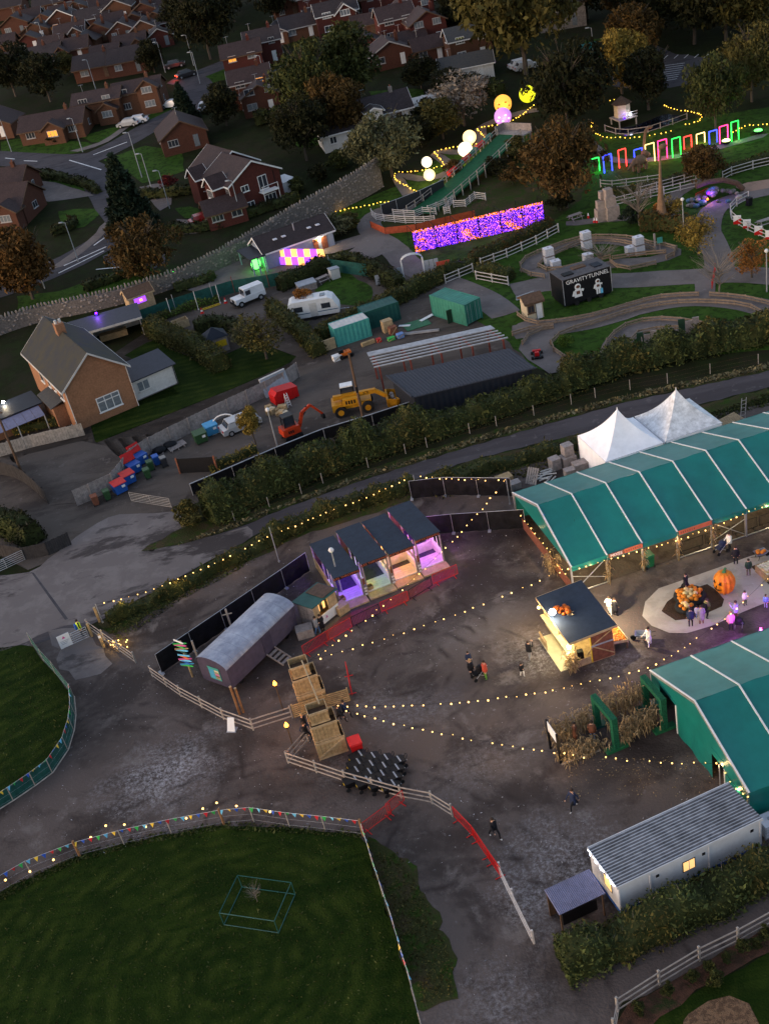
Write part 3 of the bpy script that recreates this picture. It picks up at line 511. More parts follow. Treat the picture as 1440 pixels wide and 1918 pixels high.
# ================================================================ green marquees
def marquee(label,c,rz,W,bays,bay,eave,ridge,closed):
 t=thing('marquee',label,'marquee',(c[0],c[1],0),rz);n=(0,0,0)
 for i in range(bays):
  x0,x1=i*bay+.02,(i+1)*bay-.02;N=8
  for nm,y0,y1,z0,z1,mm in (('front_roof_panel',-.12,W/2,eave,ridge,'tent'),('back_roof_panel',W/2,W+.12,ridge,eave,'tentback_skysheen')):
   mb=MB();vs=[];nx=5
   for a in range(nx+1):
    for b in range(N+1):
     u,v=a/nx,b/N;s=.11*sin(pi*u)*sin(pi*v)+.03*sin(u*9+i*2+v*3)*sin(v*11+i)+.02*sin(u*23+v*31+i);vs.append((x0+(x1-x0)*u,y0+(y1-y0)*v,z0+(z1-z0)*v-s))
   mb.add(vs,[(a*(N+1)+b,(a+1)*(N+1)+b,(a+1)*(N+1)+b+1,a*(N+1)+b+1) for a in range(nx) for b in range(N)]);mb.to(nm,mm,t,smooth=True)
  mb=MB();mb.b0(x0,x1,-.15,-.13,eave-.42,eave+.02);mb.to('valance','tent',t)
 for i in range(bays+1):
  x=i*bay;mb=MB()
  mb.bar((x,-.14,eave+.03),(x,W/2,ridge+.05),.1,.06);mb.bar((x,W/2,ridge+.05),(x,W+.14,eave+.03),.1,.06);mb.to('roof_strip','strip',t)
  mb=MB();mb.b0(x-.06,x+.06,-.08,.08,0,eave-.03);mb.to('front_leg','alu',t)
  mb=MB();mb.b0(x-.06,x+.06,W-.08,W+.08,0,eave-.03);mb.to('back_leg','alu',t)
  mb=MB();mb.bar((x,0,eave-.06),(x,W/2,ridge-.12),.1,.14);mb.bar((x,W/2,ridge-.12),(x,W,eave-.06),.1,.14);mb.to('roof_beam','alu',t)
 mb=MB();mb.prism([(-.03,-.1,eave-.03),(-.03,W/2,ridge-.04),(-.03,W+.1,eave-.03)],(.03,0,0));mb.to('gable_panel','tent',t)
 mb=MB();mb.b0(0,bays*bay,W+.13,W+.16,0,eave);mb.to('back_wall','tent',t)
 return t
MA=marquee('long green marquee with white roof strips behind the pumpkin kiosk, front side open',(12.55,68.75),radians(9.3),11.6,10,2.87,2.6,4.75,False)
for x0,x1 in ((0,1),(5,4)):
 mb=MB();mb.bar((x0*2.87,0,.15),(x1*2.87,0,2.3),.05);mb.to('brace','alu',MA);mb=MB();mb.bar((x1*2.87,.06,.5),(x0*2.87,.06,1.6),.05);mb.to('brace','alu',MA)
mb=MB();mb.b0(3*2.87,28,-.05,.03,.04,.1);mb.to('base_rail','alu',MA);mb=MB();mb.b0(.1,2.87,-.05,.03,.04,.1);mb.to('base_rail','alu',MA)
mb=MB();mb.b0(-.06,-.02,.2,11.4,0,1.0);mb.to('end_kickboard','woodred',MA)
sheet('marquee_floor',None,'m_mud',.03,jit=0,world=[Vector((12.55,68.75,0))+Matrix.Rotation(radians(9.3),3,'Z') @ Vector(p) for p in ((0,.1,0),(28,.1,0),(28,11.5,0),(0,11.5,0))])
mat('floorstraw',(.28,.22,.13),var=.3)
for x0,x1,m_,tx in ((2.95,4.2,'signorange','MIXES'),(4.25,5.7,'signorange',''),(8.7,11.4,'signorange','')):
 sb=thing('marquee_sign',{2.95: 'dark red board with white capitals on marquee eave',4.25: 'short orange board on marquee eave beside the white capitals',8.7: 'long orange board on the marquee eave above the barriers'}[x0],'sign',MA.matrix_basis @ Vector((x0,-.21,2.32)),radians(9.3))
 MB().b0(0,x1-x0,-.03,.03,0,.36).to('board','woodred' if tx else m_,sb)
 if tx: text(tx,'lettering','signwhite',sb,((x1-x0)/2,-.035,.18),(pi/2,0,0),.36)
 else:
  for k in range(7): MB().b0(.12+k*.18,.2+k*.18,-.036,-.031,.1,.26).to('lettering','woodred',sb)
for i in range(8): barrier('black crowd barrier standing under the long marquee edge, number %s from its brace' % ('one two three four five six seven eight'.split()[i]),MA.matrix_basis @ Vector((8.8+i*2.3,.45,0)),MA.matrix_basis @ Vector((11.0+i*2.3,.45,0)),'black','barriers under the marquee')
for i,(x,y) in enumerate(((2,3.5),(7.5,4),(13,4),(19,4),(25,4))):
 lp=thing('hanging_lamp','warm lamp hanging inside the long marquee, %s from the brace end' % ('first second third fourth fifth'.split()[i]),'lamp',MA.matrix_basis @ Vector((x,y,3.05)))
 MB().ball((0,0,0),.09,8,6).to('globe','bulb',lp);MB().tube((0,0,.05),(0,0,1.0),.01,4).to('flex','black',lp);lamp('lamp_light',(0,0,-.15),(1,.72,.4),130,.15,lp)
MBq=marquee('glossy green marquee with closed end wall in front of the white cabin',(16.5,44.5),radians(10),11.45,5,2.93,2.6,4.75,True)
W=11.45
for nm,y0,y1 in (('end_wall',-.1,2.5),('end_wall',3.9,8.2),('end_wall',10.3,11.5)):
 mb=MB();vs=[];k=14
 for j in range(k+1):
  for z in (0,1.3,2.6): y=y0+(y1-y0)*j/k;vs.append((-.03+.05*sin(y*3.1)*(1-z/2.7),y,z+.01))
 mb.add(vs,[(j*3+i,j*3+3+i,j*3+4+i,j*3+1+i) for j in range(k) for i in range(2)]);mb.to(nm,'tent',MBq,smooth=True)
MB().b0(-.05,-.02,2.5,3.9,2.1,2.6).to('end_wall','tent',MBq);MB().b0(-.05,-.02,8.2,10.3,2.4,2.6).to('end_wall','tent',MBq)
mb=MB();mb.b0(.02,14.6,-.1,-.07,0,2.55);mb.to('front_wall','tent',MBq)
MB().b0(-.06,0,2.46,2.52,0,2.1).to('door_edge','strip',MBq);MB().b0(-.08,-.02,8.1,8.2,0,2.4).to('door_edge','strip',MBq)
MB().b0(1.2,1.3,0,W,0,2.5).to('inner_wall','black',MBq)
# ================================================================ white pagoda tents
def pagoda(label,c,rz,s,m,lean=False):
 t=thing('pagoda_tent',label,'tent',(c[0],c[1],0),rz);N=10;h0,h1=2.75,5.7;mb=MB()
 for q in range(4):
  a=q*pi/2;vs=[]
  for i in range(N+1):
   u=i/N;R=s/2*(1-u)**1.0;z=h0+(h1-h0)*(.55*u+.45*u**2.6)
   for j in range(7):
    v=j/6*2-1;x,y=R,R*v;vs.append((s/2+x*cos(a)-y*sin(a),s/2+x*sin(a)+y*cos(a),z-.05*(1-abs(v))*(1-u)*4*u))
  mb.add(vs,[(i*7+j,i*7+j+1,i*7+8+j,i*7+7+j) for i in range(N) for j in range(6)])
 mb.to('canopy',m,t,smooth=True);MB().tube((s/2,s/2,h1-.25),(s/2,s/2,h1+.18),.1,8,.015).to('peak',m,t)
 for k,(x0,x1,y0,y1) in enumerate(((0,s,-.02,.0),(0,s,s,s+.02),(-.02,0,0,s),(s,s+.02,0,s))):
  MB().b0(x0,x1,y0,y1,0,h0-.02).to('side_wall','tentwhite',t)
 for x in (0,s):
  for y in (0,s): MB().tube((x,y,0),(x,y,h0),.05,6).to('leg','alu',t)
 return t
pagoda('clean white pagoda tent with pointed peak, left of the pair',(18.9,81.6),radians(11),5.35,'tentwhite')
pagoda('dirty grey-stained white pagoda tent, right of the pair',(24.35,82.7),radians(11),5.35,'tentdirty')
# ================================================================ pumpkin kiosk
kt=thing('wooden_kiosk','timber kiosk with dark felt roof and lit serving side, pumpkin racks behind','kiosk',(10.55,60.55,0),radians(9.5))
Wk,Dk=2.95,5.4
MB().b0(.0,Wk,0,Dk,0.02,.1).to('floor','wood',kt)
mb=MB();mb.prism([(-.35,-.25,2.55),(Wk+.25,-.25,2.75),(Wk+.25,Dk+.15,2.75),(-.35,Dk+.15,2.55)],(0,0,.07));mb.to('roof','felt',kt)
for y0,y1,x0,x1 in ((-.3,-.26,-.38,Wk+.28),(Dk+.16,Dk+.2,-.38,Wk+.28)): mb=MB();mb.bar((x0,(y0+y1)/2,2.53),(x1,(y0+y1)/2,2.73),.04,.16);mb.to('fascia','woodpale',kt)
MB().b0(-.39,-.36,-.28,Dk+.18,2.44,2.6).to('fascia','woodpale',kt)
for x,y in ((.05,.05),(Wk-.05,.05),(.05,Dk-.05),(Wk-.05,Dk-.05),(.05,Dk/2)): MB().b0(x-.05,x+.05,y-.05,y+.05,.1,2.58).to('post','wood',kt)
mat('limewood',(.5,.46,.28),var=.12,sc=2)
for i in range(12): MB().b0(0,.04,.1+i*.43,.1+i*.43+.415,.1,1.05).to('plank','limewood',kt)
MB().b0(-.3,.12,.05,Dk-.05,1.05,1.1).to('counter','limewood',kt)
MB().b0(-1.05,-.02,.15,Dk-1.2,.02,.09).to('boardwalk','limewood',kt)
MB().b0(.06,.1,.1,Dk-.1,1.9,2.5).to('lintel','limewood',kt)
for i in range(9): x=1.3+i*.18;MB().b0(x,x+.17,-.02,.02,.1,2.56).to('plank','woodred',kt)
MB().b0(.12,1.2,.0,.04,.1,.62).to('low_panel','woodpale',kt)
MB().b0(1.24,1.3,-.06,.0,.1,2.5).to('door_frame','yellow',kt);MB().b0(1.25,Wk,-.07,-.02,1.42,1.52).to('door_rail','plastic_grey',kt)
for a,b in (((1.3,1.5),(Wk,.3)),((1.3,1.52),(Wk,2.4)),((.9,.9),(1.6,1.6))): mb=MB();mb.bar((a[0],-.05,a[1]),(b[0],-.05,b[1]),.08,.03,(0,1,0));mb.to('door_brace','wood',kt)
MB().b0(.0,Wk,Dk-.04,Dk,.1,2.5).to('back_wall','wood',kt);MB().b0(Wk-.04,Wk,.05,Dk,.1,2.6).to('side_wall','woodred',kt)
MB().b0(.3,.9,.5,.8,1.9,1.94).to('shelf','limewood',kt)
lamp('kiosk_inside_light',(.9,2.6,2.1),(1,.86,.4),70,.2,kt);lamp('kiosk_front_light',(-.55,2.2,2.3),(1,.86,.45),22,.2,kt)
def pumpkins(parent,n,f,m,rs=(.09,.15),mats=None):
 base=[PUM]
 for i in range(n): p=f(i);inst(PUM,'pumpkin',parent,p,random.uniform(0,6),sc=random.uniform(*rs),m=random.choice(mats) if mats else m)
mb=MB();nn=14
vs=[];rows_=8
for j in range(rows_+1):
 t_=-pi/2+pi*j/rows_
 for i in range(nn*2):
  a=pi*i/nn;rr=(1 if i % 2 else .88)*cos(t_)**.8 if 0 < j < rows_ else .12;vs.append((rr*cos(a),rr*sin(a),.8*sin(t_)*(1 if 0 < j < rows_ else .85)+.75))
mb.add(vs,[(j*nn*2+i,j*nn*2+(i+1) % (nn*2),(j+1)*nn*2+(i+1) % (nn*2),(j+1)*nn*2+i) for j in range(rows_) for i in range(nn*2)]);mb.tube((0,0,1.4),(.06,0,1.72),.14,6,.09)
PUM=shared(mb,'pumpkin','pumpkin',True)
rk=thing('pumpkin_rack','slatted rack heaped with small orange pumpkins on the far side of the kiosk','rack',(kt.matrix_basis @ Vector((Wk+.02,.2,0))),radians(9.5))
for y0,y1 in ((0,1.55),(1.75,3.9)):
 mb=MB();mb.prism([(0,y0,.85),(1.1,y0,.6),(1.1,y1,.6),(0,y1,.85)],(0,0,.06));mb.to('tray','wood',rk)
 MB().b0(1.1,1.15,y0,y1,.5,.85).to('tray_lip','woodpale',rk);MB().bar((0,y0,.92),(1.12,y0,.72),.04,.2).to('tray_lip','woodpale',rk);MB().bar((0,y1,.92),(1.12,y1,.72),.04,.2).to('tray_lip','woodpale',rk)
for x,y in ((1.05,.05),(1.05,3.8),(.1,.05),(.1,3.8)): MB().b0(x-.05,x+.05,y-.05,y+.05,0,.8 if x < .5 else .6).to('leg','wooddark',rk)
pumpkins(rk,90,lambda i: (.1+.11*(i % 9),.1+.145*(i//9)+random.uniform(0,.05),.92-.25*(.1+.11*(i % 9))/1.1+random.uniform(0,.07)),'pumpkin',(.075,.11),['pumpkin','pumpkin','orange'])
pumpkins(rk,36,lambda i: (.14+.16*(i % 6),1.95+.3*(i//6)+random.uniform(-.08,.08),.92-.25*(.14+.16*(i % 6))/1.1),'pumpkin',(.08,.12),['pumpkin','pumpkin','pumpkinpale'])
lamp('rack_light',(.45,2.6,2.5),(1,.82,.52),420,.1,rk)
fl=thing('floodlight','dazzling white floodlight on the kiosk roof edge','floodlight',kt.matrix_basis @ Vector((-.1,2.75,2.62)))
MB().tube((0,0,0),(0,0,.45),.03,6).to('stem','black',fl);MB().box(0,0,.6,.3,.25,.3).to('housing','black',fl);MB().ball((-.12,-.1,.62),.24,10,8).to('lens','bulbhot',fl)
lamp('floodlight_beam',(-.35,-.2,.75),(1,.85,.6),90,.1,fl)
for x,y,nm in ((-.45,4.9,'far'),(-.35,-.1,'near')):
 ql=thing('wall_lamp','warm bulkhead lamp at the %s corner of the kiosk' % nm,'lamp',kt.matrix_basis @ Vector((x,y,2.2)))
 MB().ball((0,0,0),.13,10,8).to('globe','bulbhot' if nm == 'near' else 'bulb',ql);MB().bar((0,0,.1),(.3,0,.3),.04).to('bracket','black',ql);lamp('wall_lamp_light',(-.2,-.12,-.1),(1,.68,.28),45,.1,ql)
hp=thing('pumpkin_heap','decorative heap of orange pumpkins and leaves on the kiosk roof','decoration',kt.matrix_basis @ Vector((.55,3.0,2.6)))
for i in range(9): inst(PUM,'pumpkin',hp,(random.uniform(-.35,.45),random.uniform(-.3,.6),.04),sc=random.uniform(.13,.22),m='orange')
mb=MB();[mb.tube((.3+random.uniform(-.2,.3),-.4+random.uniform(-.1,.3),.05),(.5+random.uniform(-.3,.3),-.7+random.uniform(-.2,.6),.22),.02,5) for _ in range(18)];mb.to('cornstalks','straw',hp)
def stalks(name,label,base,n,h,spread,lean=.25,m='straw',cat='corn stalks',leafn=5,rx=1.0):
 """a sheaf of dry corn stalks: thin stems with drooping leaf blades"""
 t=thing(name,label,cat,base);mb=MB();r=random.Random(int(base[0]*100+base[1]*13))
 for i in range(n):
  x,y=r.gauss(0,spread)*rx,r.gauss(0,spread);tp=Vector((x+r.gauss(0,lean),y+r.gauss(0,lean),h*r.uniform(.7,1.1)));b_=Vector((x,y,0));mb.tube(b_,tp,.014,4,.008)
  for k in range(leafn):
   p=b_.lerp(tp,r.uniform(.3,1));a=r.uniform(0,6.28);L=r.uniform(.25,.55);q=p+Vector((cos(a)*L*.5,sin(a)*L*.5,.12));e=p+Vector((cos(a)*L,sin(a)*L,-.18));s=Vector((-sin(a),cos(a),0))*.035
   mb.add([p-s*.5,p+s*.5,q+s,q-s,e],[(0,1,2,3),(3,2,4)])
 mb.to('stems',m,t);return t
stalks('corn_sheaf','sheaf of dry corn stalks tied to the near kiosk corner',kt.matrix_basis @ Vector((-.25,-.25,0)),26,1.8,.16)
stalks('corn_sheaf','sheaf of dry corn at the open end of the long marquee',MA.matrix_basis @ Vector((-.4,3.2,0)),26,1.9,.25)
for i in (1,2,3,4): stalks('corn_sheaf','thin corn sheaf tied to the marquee front leg, %s along from the braced bay' % ('x first second third fourth'.split()[i]),MA.matrix_basis @ Vector((i*2.87,-.2,0)),8,2.2,.07,.08)
ch=thing('speaker_box','black loudspeaker inside the kiosk opening','speaker',kt.matrix_basis @ Vector((.62,.5,.1)));MB().box(0,0,.45,.42,.38,.9).to('cabinet','black',ch);MB().tube((0,-.19,.55),(0,-.2,.55),.14,12).to('cone','rubber',ch)
pg=thing('picket_gate','small slatted wooden gate leaning at the kiosk counter','gate',kt.matrix_basis @ Vector((-1.0,2.6,0)),radians(99))
for i in range(7): MB().b0(i*.2,i*.2+.09,-.02,.02,.05,.95).to('picket','wood',pg)
for z in (.25,.75): MB().b0(-.05,1.35,.02,.06,z,z+.08).to('rail','woodpale',pg)
# ================================================================ throwing booths
ROT=radians(14.5)
bo=Vector((-4.95,73.75,0))
BN=[('AXE THROWING','led_violet',(.24,.03,1),'purple lit axe throwing booth at the hut end of the row'),('AXE THROWING',None,(.35,.9,.1),'green lit axe throwing booth, second in the row'),('BOTTLE SMASHING',None,(1,.34,.03),'orange lit bottle throwing booth, third in the row'),('BOTTLE SMASHING',None,(.7,.13,1),'pink lit bottle throwing booth at the barrier end of the row')]
mat('axefloor',(.06,.06,.09),var=.3);mat('whitewood',(.66,.62,.62),var=.12,sc=3)
for i,(tx,_,lc,lab) in enumerate(BN):
 off=[0,2.42,4.78,7.15][i];dz=[0,.24,.1,.36][i]
 t=thing('throwing_booth',lab,'booth',bo+Matrix.Rotation(ROT,3,'Z') @ Vector((off,.12*i,0)),ROT);w,d=2.0,6.2
 MB().b0(-.15,w+.12,-.95,-.02,0,.14).to('step','woodpale',t)
 for k in range(5): MB().b0(0,w,.02+k*.3,.3+k*.3,.02,.2).to('deck_board','whitewood',t)
 MB().b0(0,w,1.55,d,.01,.06).to('floor','axefloor',t)
 for k in range(20): MB().b0(-.06,-.02,.05+k*.308,.05+k*.308+.295,0,1.1).to('side_board','wood' if i == 0 else 'whitewood',t)
 for nm,x in (('side_wall',w),): MB().b0(x,x+.04,.02,d,0,1.05).to(nm,'whitewood',t)
 MB().b0(-.06,w+.04,d,d+.05,0,2.2).to('back_wall','wooddark',t)
 if i >= 2: MB().b0(0,w,2.3,2.36,.06,.95).to('cross_wall','whitewood',t)
 for x in (-.02,w+.02):
  for y,hh in ((.02,2.75+dz),(3.1,2.5+dz),(d-.04,2.2+dz)): MB().b0(x-.055,x+.055,y-.055,y+.055,0,hh).to('post','woodgrey',t)
  for y in (.9,1.8): MB().b0(x-.03,x+.03,y-.04,y+.04,1.0,2.6).to('stud','whitewood',t)
  MB().b0(x-.07,x+.07,.05,2.4,1.05,1.13).to('top_rail','whitewood',t)
 mb=MB();mb.prism([(-.08,-.25,2.8+dz),(w+.08,-.25,2.8+dz),(w+.08,d+.2,2.22+dz),(-.08,d+.2,2.22+dz)],(0,0,.06));mb.to('roof','felt',t)
 MB().b0(-.05,w+.05,-.1,-.06,2.45+dz,2.76+dz).to('sign_board','black',t)
 text(tx,'lettering','signorange',t,(w/2,-.105,2.6+dz),(pi/2,0,0),.3,.008,sx=.98 if i < 2 else .78)
 lamp('booth_light',(w*.5,1.2,2.4),lc,[60,20,58,60][i],.12,t);lamp('booth_back_light',(w*.5,4.2,2.0),lc if i != 1 else (.2,.5,.1),[30,6,30,40][i],.12,t)
 if i < 3:
  dv=thing('divider_board','brown board and ladder of pale slats between booths, %s gap' % ('first second third'.split()[i]),'board',t.matrix_basis @ Vector((w+.12,-.05,0)),ROT)
  MB().b0(0,.18,-.04,.0,1.15,1.75).to('board','woodred',dv)
  for k in range(3): MB().b0(-.02,.22,-.05,-.01,.15+k*.28,.29+k*.28).to('slat','whitewood',dv)
  MB().b0(.02,.08,0,.06,0,1.75).to('post','woodgrey',dv)
 if i < 2:
  pb=thing('plank_box','small plank box on the deck of the %s axe booth' % ('purple','green')[i],'box',t.matrix_basis @ Vector((.3,.35,.2)),ROT+.2)
  for k in range(4): a=k*pi/2;MB().box(.2*cos(a),.2*sin(a),.15,.04 if k % 2 == 0 else .4,.4 if k % 2 == 0 else .04,.3).to('side','wood',pb)
  MB().b0(-.18,.18,-.18,.18,.01,.04).to('bottom','wooddark',pb)
sheet('red_carpet',[(565,1228),(600,1190),(650,1150),(750,1115),(850,1060),(858,1075),(760,1130),(668,1170),(575,1232)],'carpet',.03,jit=.05)
# ================================================================ ticket hut
hut=thing('ticket_hut','small wooden ticket hut with green felt roof and glowing yellow window','hut',(-6.95,71.3,0),radians(41))
for z in range(9): MB().b0(-.02,.02,0,1.85,.1+z*.22,.1+z*.22+.21).to('board','woodgrey',hut)
MB().b0(0,2.45,1.83,1.87,.1,2.1).to('back_wall','woodgrey',hut);MB().b0(2.42,2.46,0,1.85,.1,2.1).to('end_wall','woodgrey',hut)
MB().b0(0,2.44,-.02,.02,.1,.95).to('front_panel','signwhite',hut);MB().b0(0,.55,-.02,.02,.95,2.1).to('front_jamb','woodpale',hut);MB().b0(1.5,2.44,-.02,.02,.95,2.1).to('front_jamb','woodpale',hut)
MB().b0(.5,1.6,.5,.53,.95,2.05).to('lit_window','win_warm',hut);MB().b0(.0,2.4,0,1.8,.05,.1).to('floor','wood',hut);MB().b0(.95,1.2,.3,.4,.95,2.0).to('window_bar','black',hut)
mb=MB();mb.prism([(-.25,-.3,2.3),(2.6,-.3,2.3),(2.6,2.1,2.05),(-.25,2.1,2.05)],(0,0,.06));mb.to('roof','contdark',hut);mb=MB();mb.prism([(1.1,-.1,2.365),(2.5,-.1,2.365),(2.5,1.9,2.15),(1.1,1.9,2.15)],(0,0,.03));mb.to('roof_patch','wooddark',hut)
text('&','pink_mark','signpink',hut,(1.1,-.03,.55),(pi/2,0,0),.4,.005);lamp('hut_light',(1.05,.2,1.9),(1,.65,.2),20,.1,hut)
def crate(name,label,px,py,s,rz,m='woodgrey',cat='crate',z=0,base=None,lid=True):
 p=base or g(px,py);t=thing(name,label,cat,(p.x,p.y,p.z+z),rz);a,b,c=s
 for k in range(4):
  th=k*pi/2;ln,dd=(b,a) if k % 2 == 0 else (a,b)
  MB().box(cos(th)*(dd/2-.015),sin(th)*(dd/2-.015),c/2,.03 if k % 2 == 0 else a-.06,b if k % 2 == 0 else .03,c).to('side',m,t)
  mb=MB();d=(-sin(th),cos(th));o=(cos(th)*dd/2,sin(th)*dd/2);mb.bar((o[0]-d[0]*ln*.45,o[1]-d[1]*ln*.45,.06),(o[0]+d[0]*ln*.45,o[1]+d[1]*ln*.45,c-.06),.03,.08);mb.to('brace','woodpale' if m != 'woodgrey' else m,t)
 MB().box(0,0,.03,a-.08,b-.08,.04).to('bottom',m,t)
 if lid: MB().box(0,0,c+.012,a+.03,b+.03,.03).to('lid',m,t)
 return t
crate('wooden_crate','grey braced crate beside the ticket hut, two people leaning on it',573,1190,(1.3,.95,.75),radians(5));crate('wooden_crate','braced plank crate at the lit side of the ticket hut',641,1146,(1.0,.8,.7),radians(35),'woodpale')
# ================================================================ shepherd wagon
wg=thing('shepherd_wagon','long purple-grey shepherd wagon with curved tin roof and teal notice board','wagon',(-13.6,65.95,0),radians(48.7))
Lw,Ww=7.85,2.95
prof=[(0,.55),(.25,.45),(Ww-.25,.45),(Ww,.55),(Ww,2.35)] + [(Ww/2+Ww/2*cos(a),2.35+.58*sin(a)) for a in [pi*k/14 for k in range(1,14)]] + [(0,2.35)]
MB().prism([(0,y,z) for y,z in prof],(.05,0,0)).to('end_wall','wagonend',wg);MB().prism([(Lw-.05,y,z) for y,z in prof],(.05,0,0)).to('end_wall','wagonend',wg)
for z in range(11): MB().b0(.05,Lw-.05,.0,.04,.5+z*.17,.5+z*.17+.165).to('side_board','wagonside',wg);MB().b0(.05,Lw-.05,Ww-.04,Ww,.5+z*.17,.5+z*.17+.165).to('side_board','wagonside',wg)
MB().b0(.05,Lw-.05,.04,Ww-.04,.5,.56).to('floor','wooddark',wg)
for k in range(8):
 x0,x1=-.12+k*(Lw+.24)/8,-.12+(k+1)*(Lw+.24)/8-.01;mb=MB();A=[pi*j/20 for j in range(21)];R=Ww/2+.08
 vs=[(x,Ww/2-R*cos(a),2.33+.65*sin(a)+(.012 if j % 2 else 0)) for x in (x0,x1) for j,a in enumerate(A)];mb.add(vs,[(j,j+1,21+j+1,21+j) for j in range(20)]);mb.to('roof_sheet','wagonroof',wg)
MB().b0(3.9,4.9,-.03,.0,.55,2.3).to('door','wagonend',wg)
nb=MB();nb.b0(-.05,-.01,.85,1.95,.95,2.0);nb.to('notice_board','contturq',wg);MB().b0(-.06,-.051,.82,1.98,2.02,2.12).to('notice_header','contturq',wg)
for k in range(5): MB().b0(-.06,-.051,.92,1.35,1.08+k*.17,1.2+k*.17).to('notice',['wood','woodred','signpink','wood','cream'][k],wg);MB().b0(-.06,-.051,1.42,1.9,1.08+k*.17,1.2+k*.17).to('notice','bluelight',wg)
for x in (1.2,Lw-1.2):
 for y in (.3,Ww-.3): mb=MB();mb.tube((x,y-.08,.3),(x,y+.08,.3),.3,14);mb.to('wheel','black',wg)
 MB().tube((x,.2,.3),(x,Ww-.2,.3),.05,6).to('axle','black',wg)
st=thing('wagon_steps','grey wooden steps leading up to the wagon door','steps',wg.matrix_basis @ Vector((3.95,-.06,0)),radians(48.7))
for x in (0,.95): mb=MB();mb.bar((x,0,.62),(x,-1.5,.05),.05,.16);mb.to('stringer','woodgrey',st)
for k in range(4): MB().b0(.03,.92,-.36-k*.36,-.12-k*.36,.5-k*.14,.54-k*.14).to('tread','woodgrey',st)
fp=thing('finger_post','wooden signpost stacked with bright coloured finger boards by the wagon','signpost',g(361,1268))
MB().tube((0,0,0),(0,0,3.5),.09,8).to('post','wood',fp)
for k,m_ in enumerate(['bunt_green','bluelight','blue','bunt_sky','signpink','orange','bunt_sky',None,'greendark','bunt_sky','wood','bunt_green','signpink','bunt_green','signwhite']):
 if m_: mb=MB();a=.3*sin(k*2.1)-.5;mb.prism([(-.55,-.1,0),(.4,-.1,0),(.55,-.1,.07),(.4,-.1,.14),(-.55,-.1,.14)],(0,-.03,0));o=mb.to('finger_board',m_,fp);o.location=(0,0,1.15+k*.165);o.rotation_euler=(0,0,a)
for i,(px,py,h) in enumerate(((449,1338,2.6),(456,1335,2.3))):
 t=thing('timber_post','tall round timber post in front of the wagon, the %s one' % ('taller','shorter')[i],'post',g(px,py));MB().tube((0,0,0),(-.02,.02,h),.09,8).to('pole','post',t);MB().tube((-.02,.02,h),(-.02,.02,h+.04),.095,8).to('cap','woodpale',t)
for i,(px,py) in enumerate(((531,1333),(553,1412))):
 t=thing('torch_lamp','flame coloured torch lamp on a slim post, %s' % ('between wagon and crate tower','outside the rail fence corner')[i],'lamp',g(px,py));MB().tube((0,0,0),(0,0,2.35),.045,6).to('post','wooddark',t);MB().lathe([(.05,0),(.14,.16),(.16,.2)],10,(0,0,2.33)).to('bowl','black',t);MB().lathe([(.1,0),(.15,.1),(.1,.25),(.01,.42)],10,(0,0,2.5)).to('flame','flame',t);lamp('torch_light',(0,0,2.85),(1,.42,.1),60,.12,t)
# ================================================================ entrance towers of stacked crates
def tower(label,a,rz,kk=1.0):
 t=thing('crate_tower',label,'crate tower',(a.x,a.y,0),rz);z=0
 for w,d,h,dx,dy in ((1.95,1.5,1.45,0,0),(1.72,1.35,1.4,.02,.1),(1.25,1.0,1.0,.12,.3)):
  c=MB().b0(dx+.02,dx+w-.02,dy+.02,dy+d-.02,z+.02,z+h*.55).to('crate','wooddark',t);n=7 if w > 1.3 else 5
  for k in range(n):
   x0=dx+k*w/n;MB().b0(x0+.006,x0+w/n-.006,dy-.03+.012*(k % 2),dy+.02,z+.02,z+h).to('plank','wood',c);MB().b0(x0+.006,x0+w/n-.006,dy+d-.02,dy+d+.02,z+.02,z+h).to('plank','wood',c)
  n=5
  for k in range(n): y0=dy+.03+k*(d-.06)/n;MB().b0(dx-.03,dx+.0,y0+.006,y0+(d-.06)/n-.006,z+.02,z+h).to('plank','woodpale',c);MB().b0(dx+w,dx+w+.03,y0+.006,y0+(d-.06)/n-.006,z+.02,z+h).to('plank','wood',c)
  for y in (dy-.07,dy+d+.025): MB().b0(dx-.04,dx+w+.04,y,y+.045,z+h-.16,z+h+.02).to('rim','woodpale',c);MB().b0(dx-.04,dx+w+.04,y,y+.045,z+.02,z+.15).to('rim','woodpale',c)
  mb=MB();mb.bar((dx+.05,dy-.05,z+.2),(dx+w-.05,dy-.05,z+h-.2),.04,.13,(0,0,1));(mb.to('brace','woodpale',c) if z == 0 else None)
  for x in (dx-.05,dx+w+.01): MB().b0(x,x+.04,dy-.02,dy+d+.02,z+h-.16,z+h+.02).to('rim','woodpale',c)
  z += h-.02
 return t
ta=g(600,1424);tower('near entrance tower of three stacked open plank crates',ta,radians(9))
tb=Vector((-8.75,62.3,0));tower('far entrance tower of three stacked open plank crates',tb,radians(9))
MB_=thing('gateway_beam','long pale timber beam lying between the two crate towers at the top','beam',tb+Vector((.9,.9,3.78)));MB().bar((0,0,.05),(ta.x-tb.x-.05,ta.y-tb.y+.2,.05),.09,.1).to('timber','woodpale',MB_)
def wheelie(label,p,rz,m,h=1.1,w=.6,lidm=None,grp=None,open_=False):
 t=thing('wheelie_bin',label,'bin',p,rz,grp);mb=MB();mb.box(0,0,.08+(h-.18)/2,w*.82,w*.95,h-.18,0,-.18,-.14);mb.to('body',m,t)
 mb=MB();mb.box(0,.02,h-.04,w*1.03,w*1.18,.07,0,.08,.08);mb.to('lid',lidm or m,t);MB().tube((-w*.4,w*.62,h-.1),(w*.4,w*.62,h-.1),.025,6).to('handle',lidm or m,t)
 for x in (-w*.42,w*.42): MB().tube((x-.03,w*.5,.12),(x+.03,w*.5,.12),.12,10).to('wheel','rubber',t)
 return t
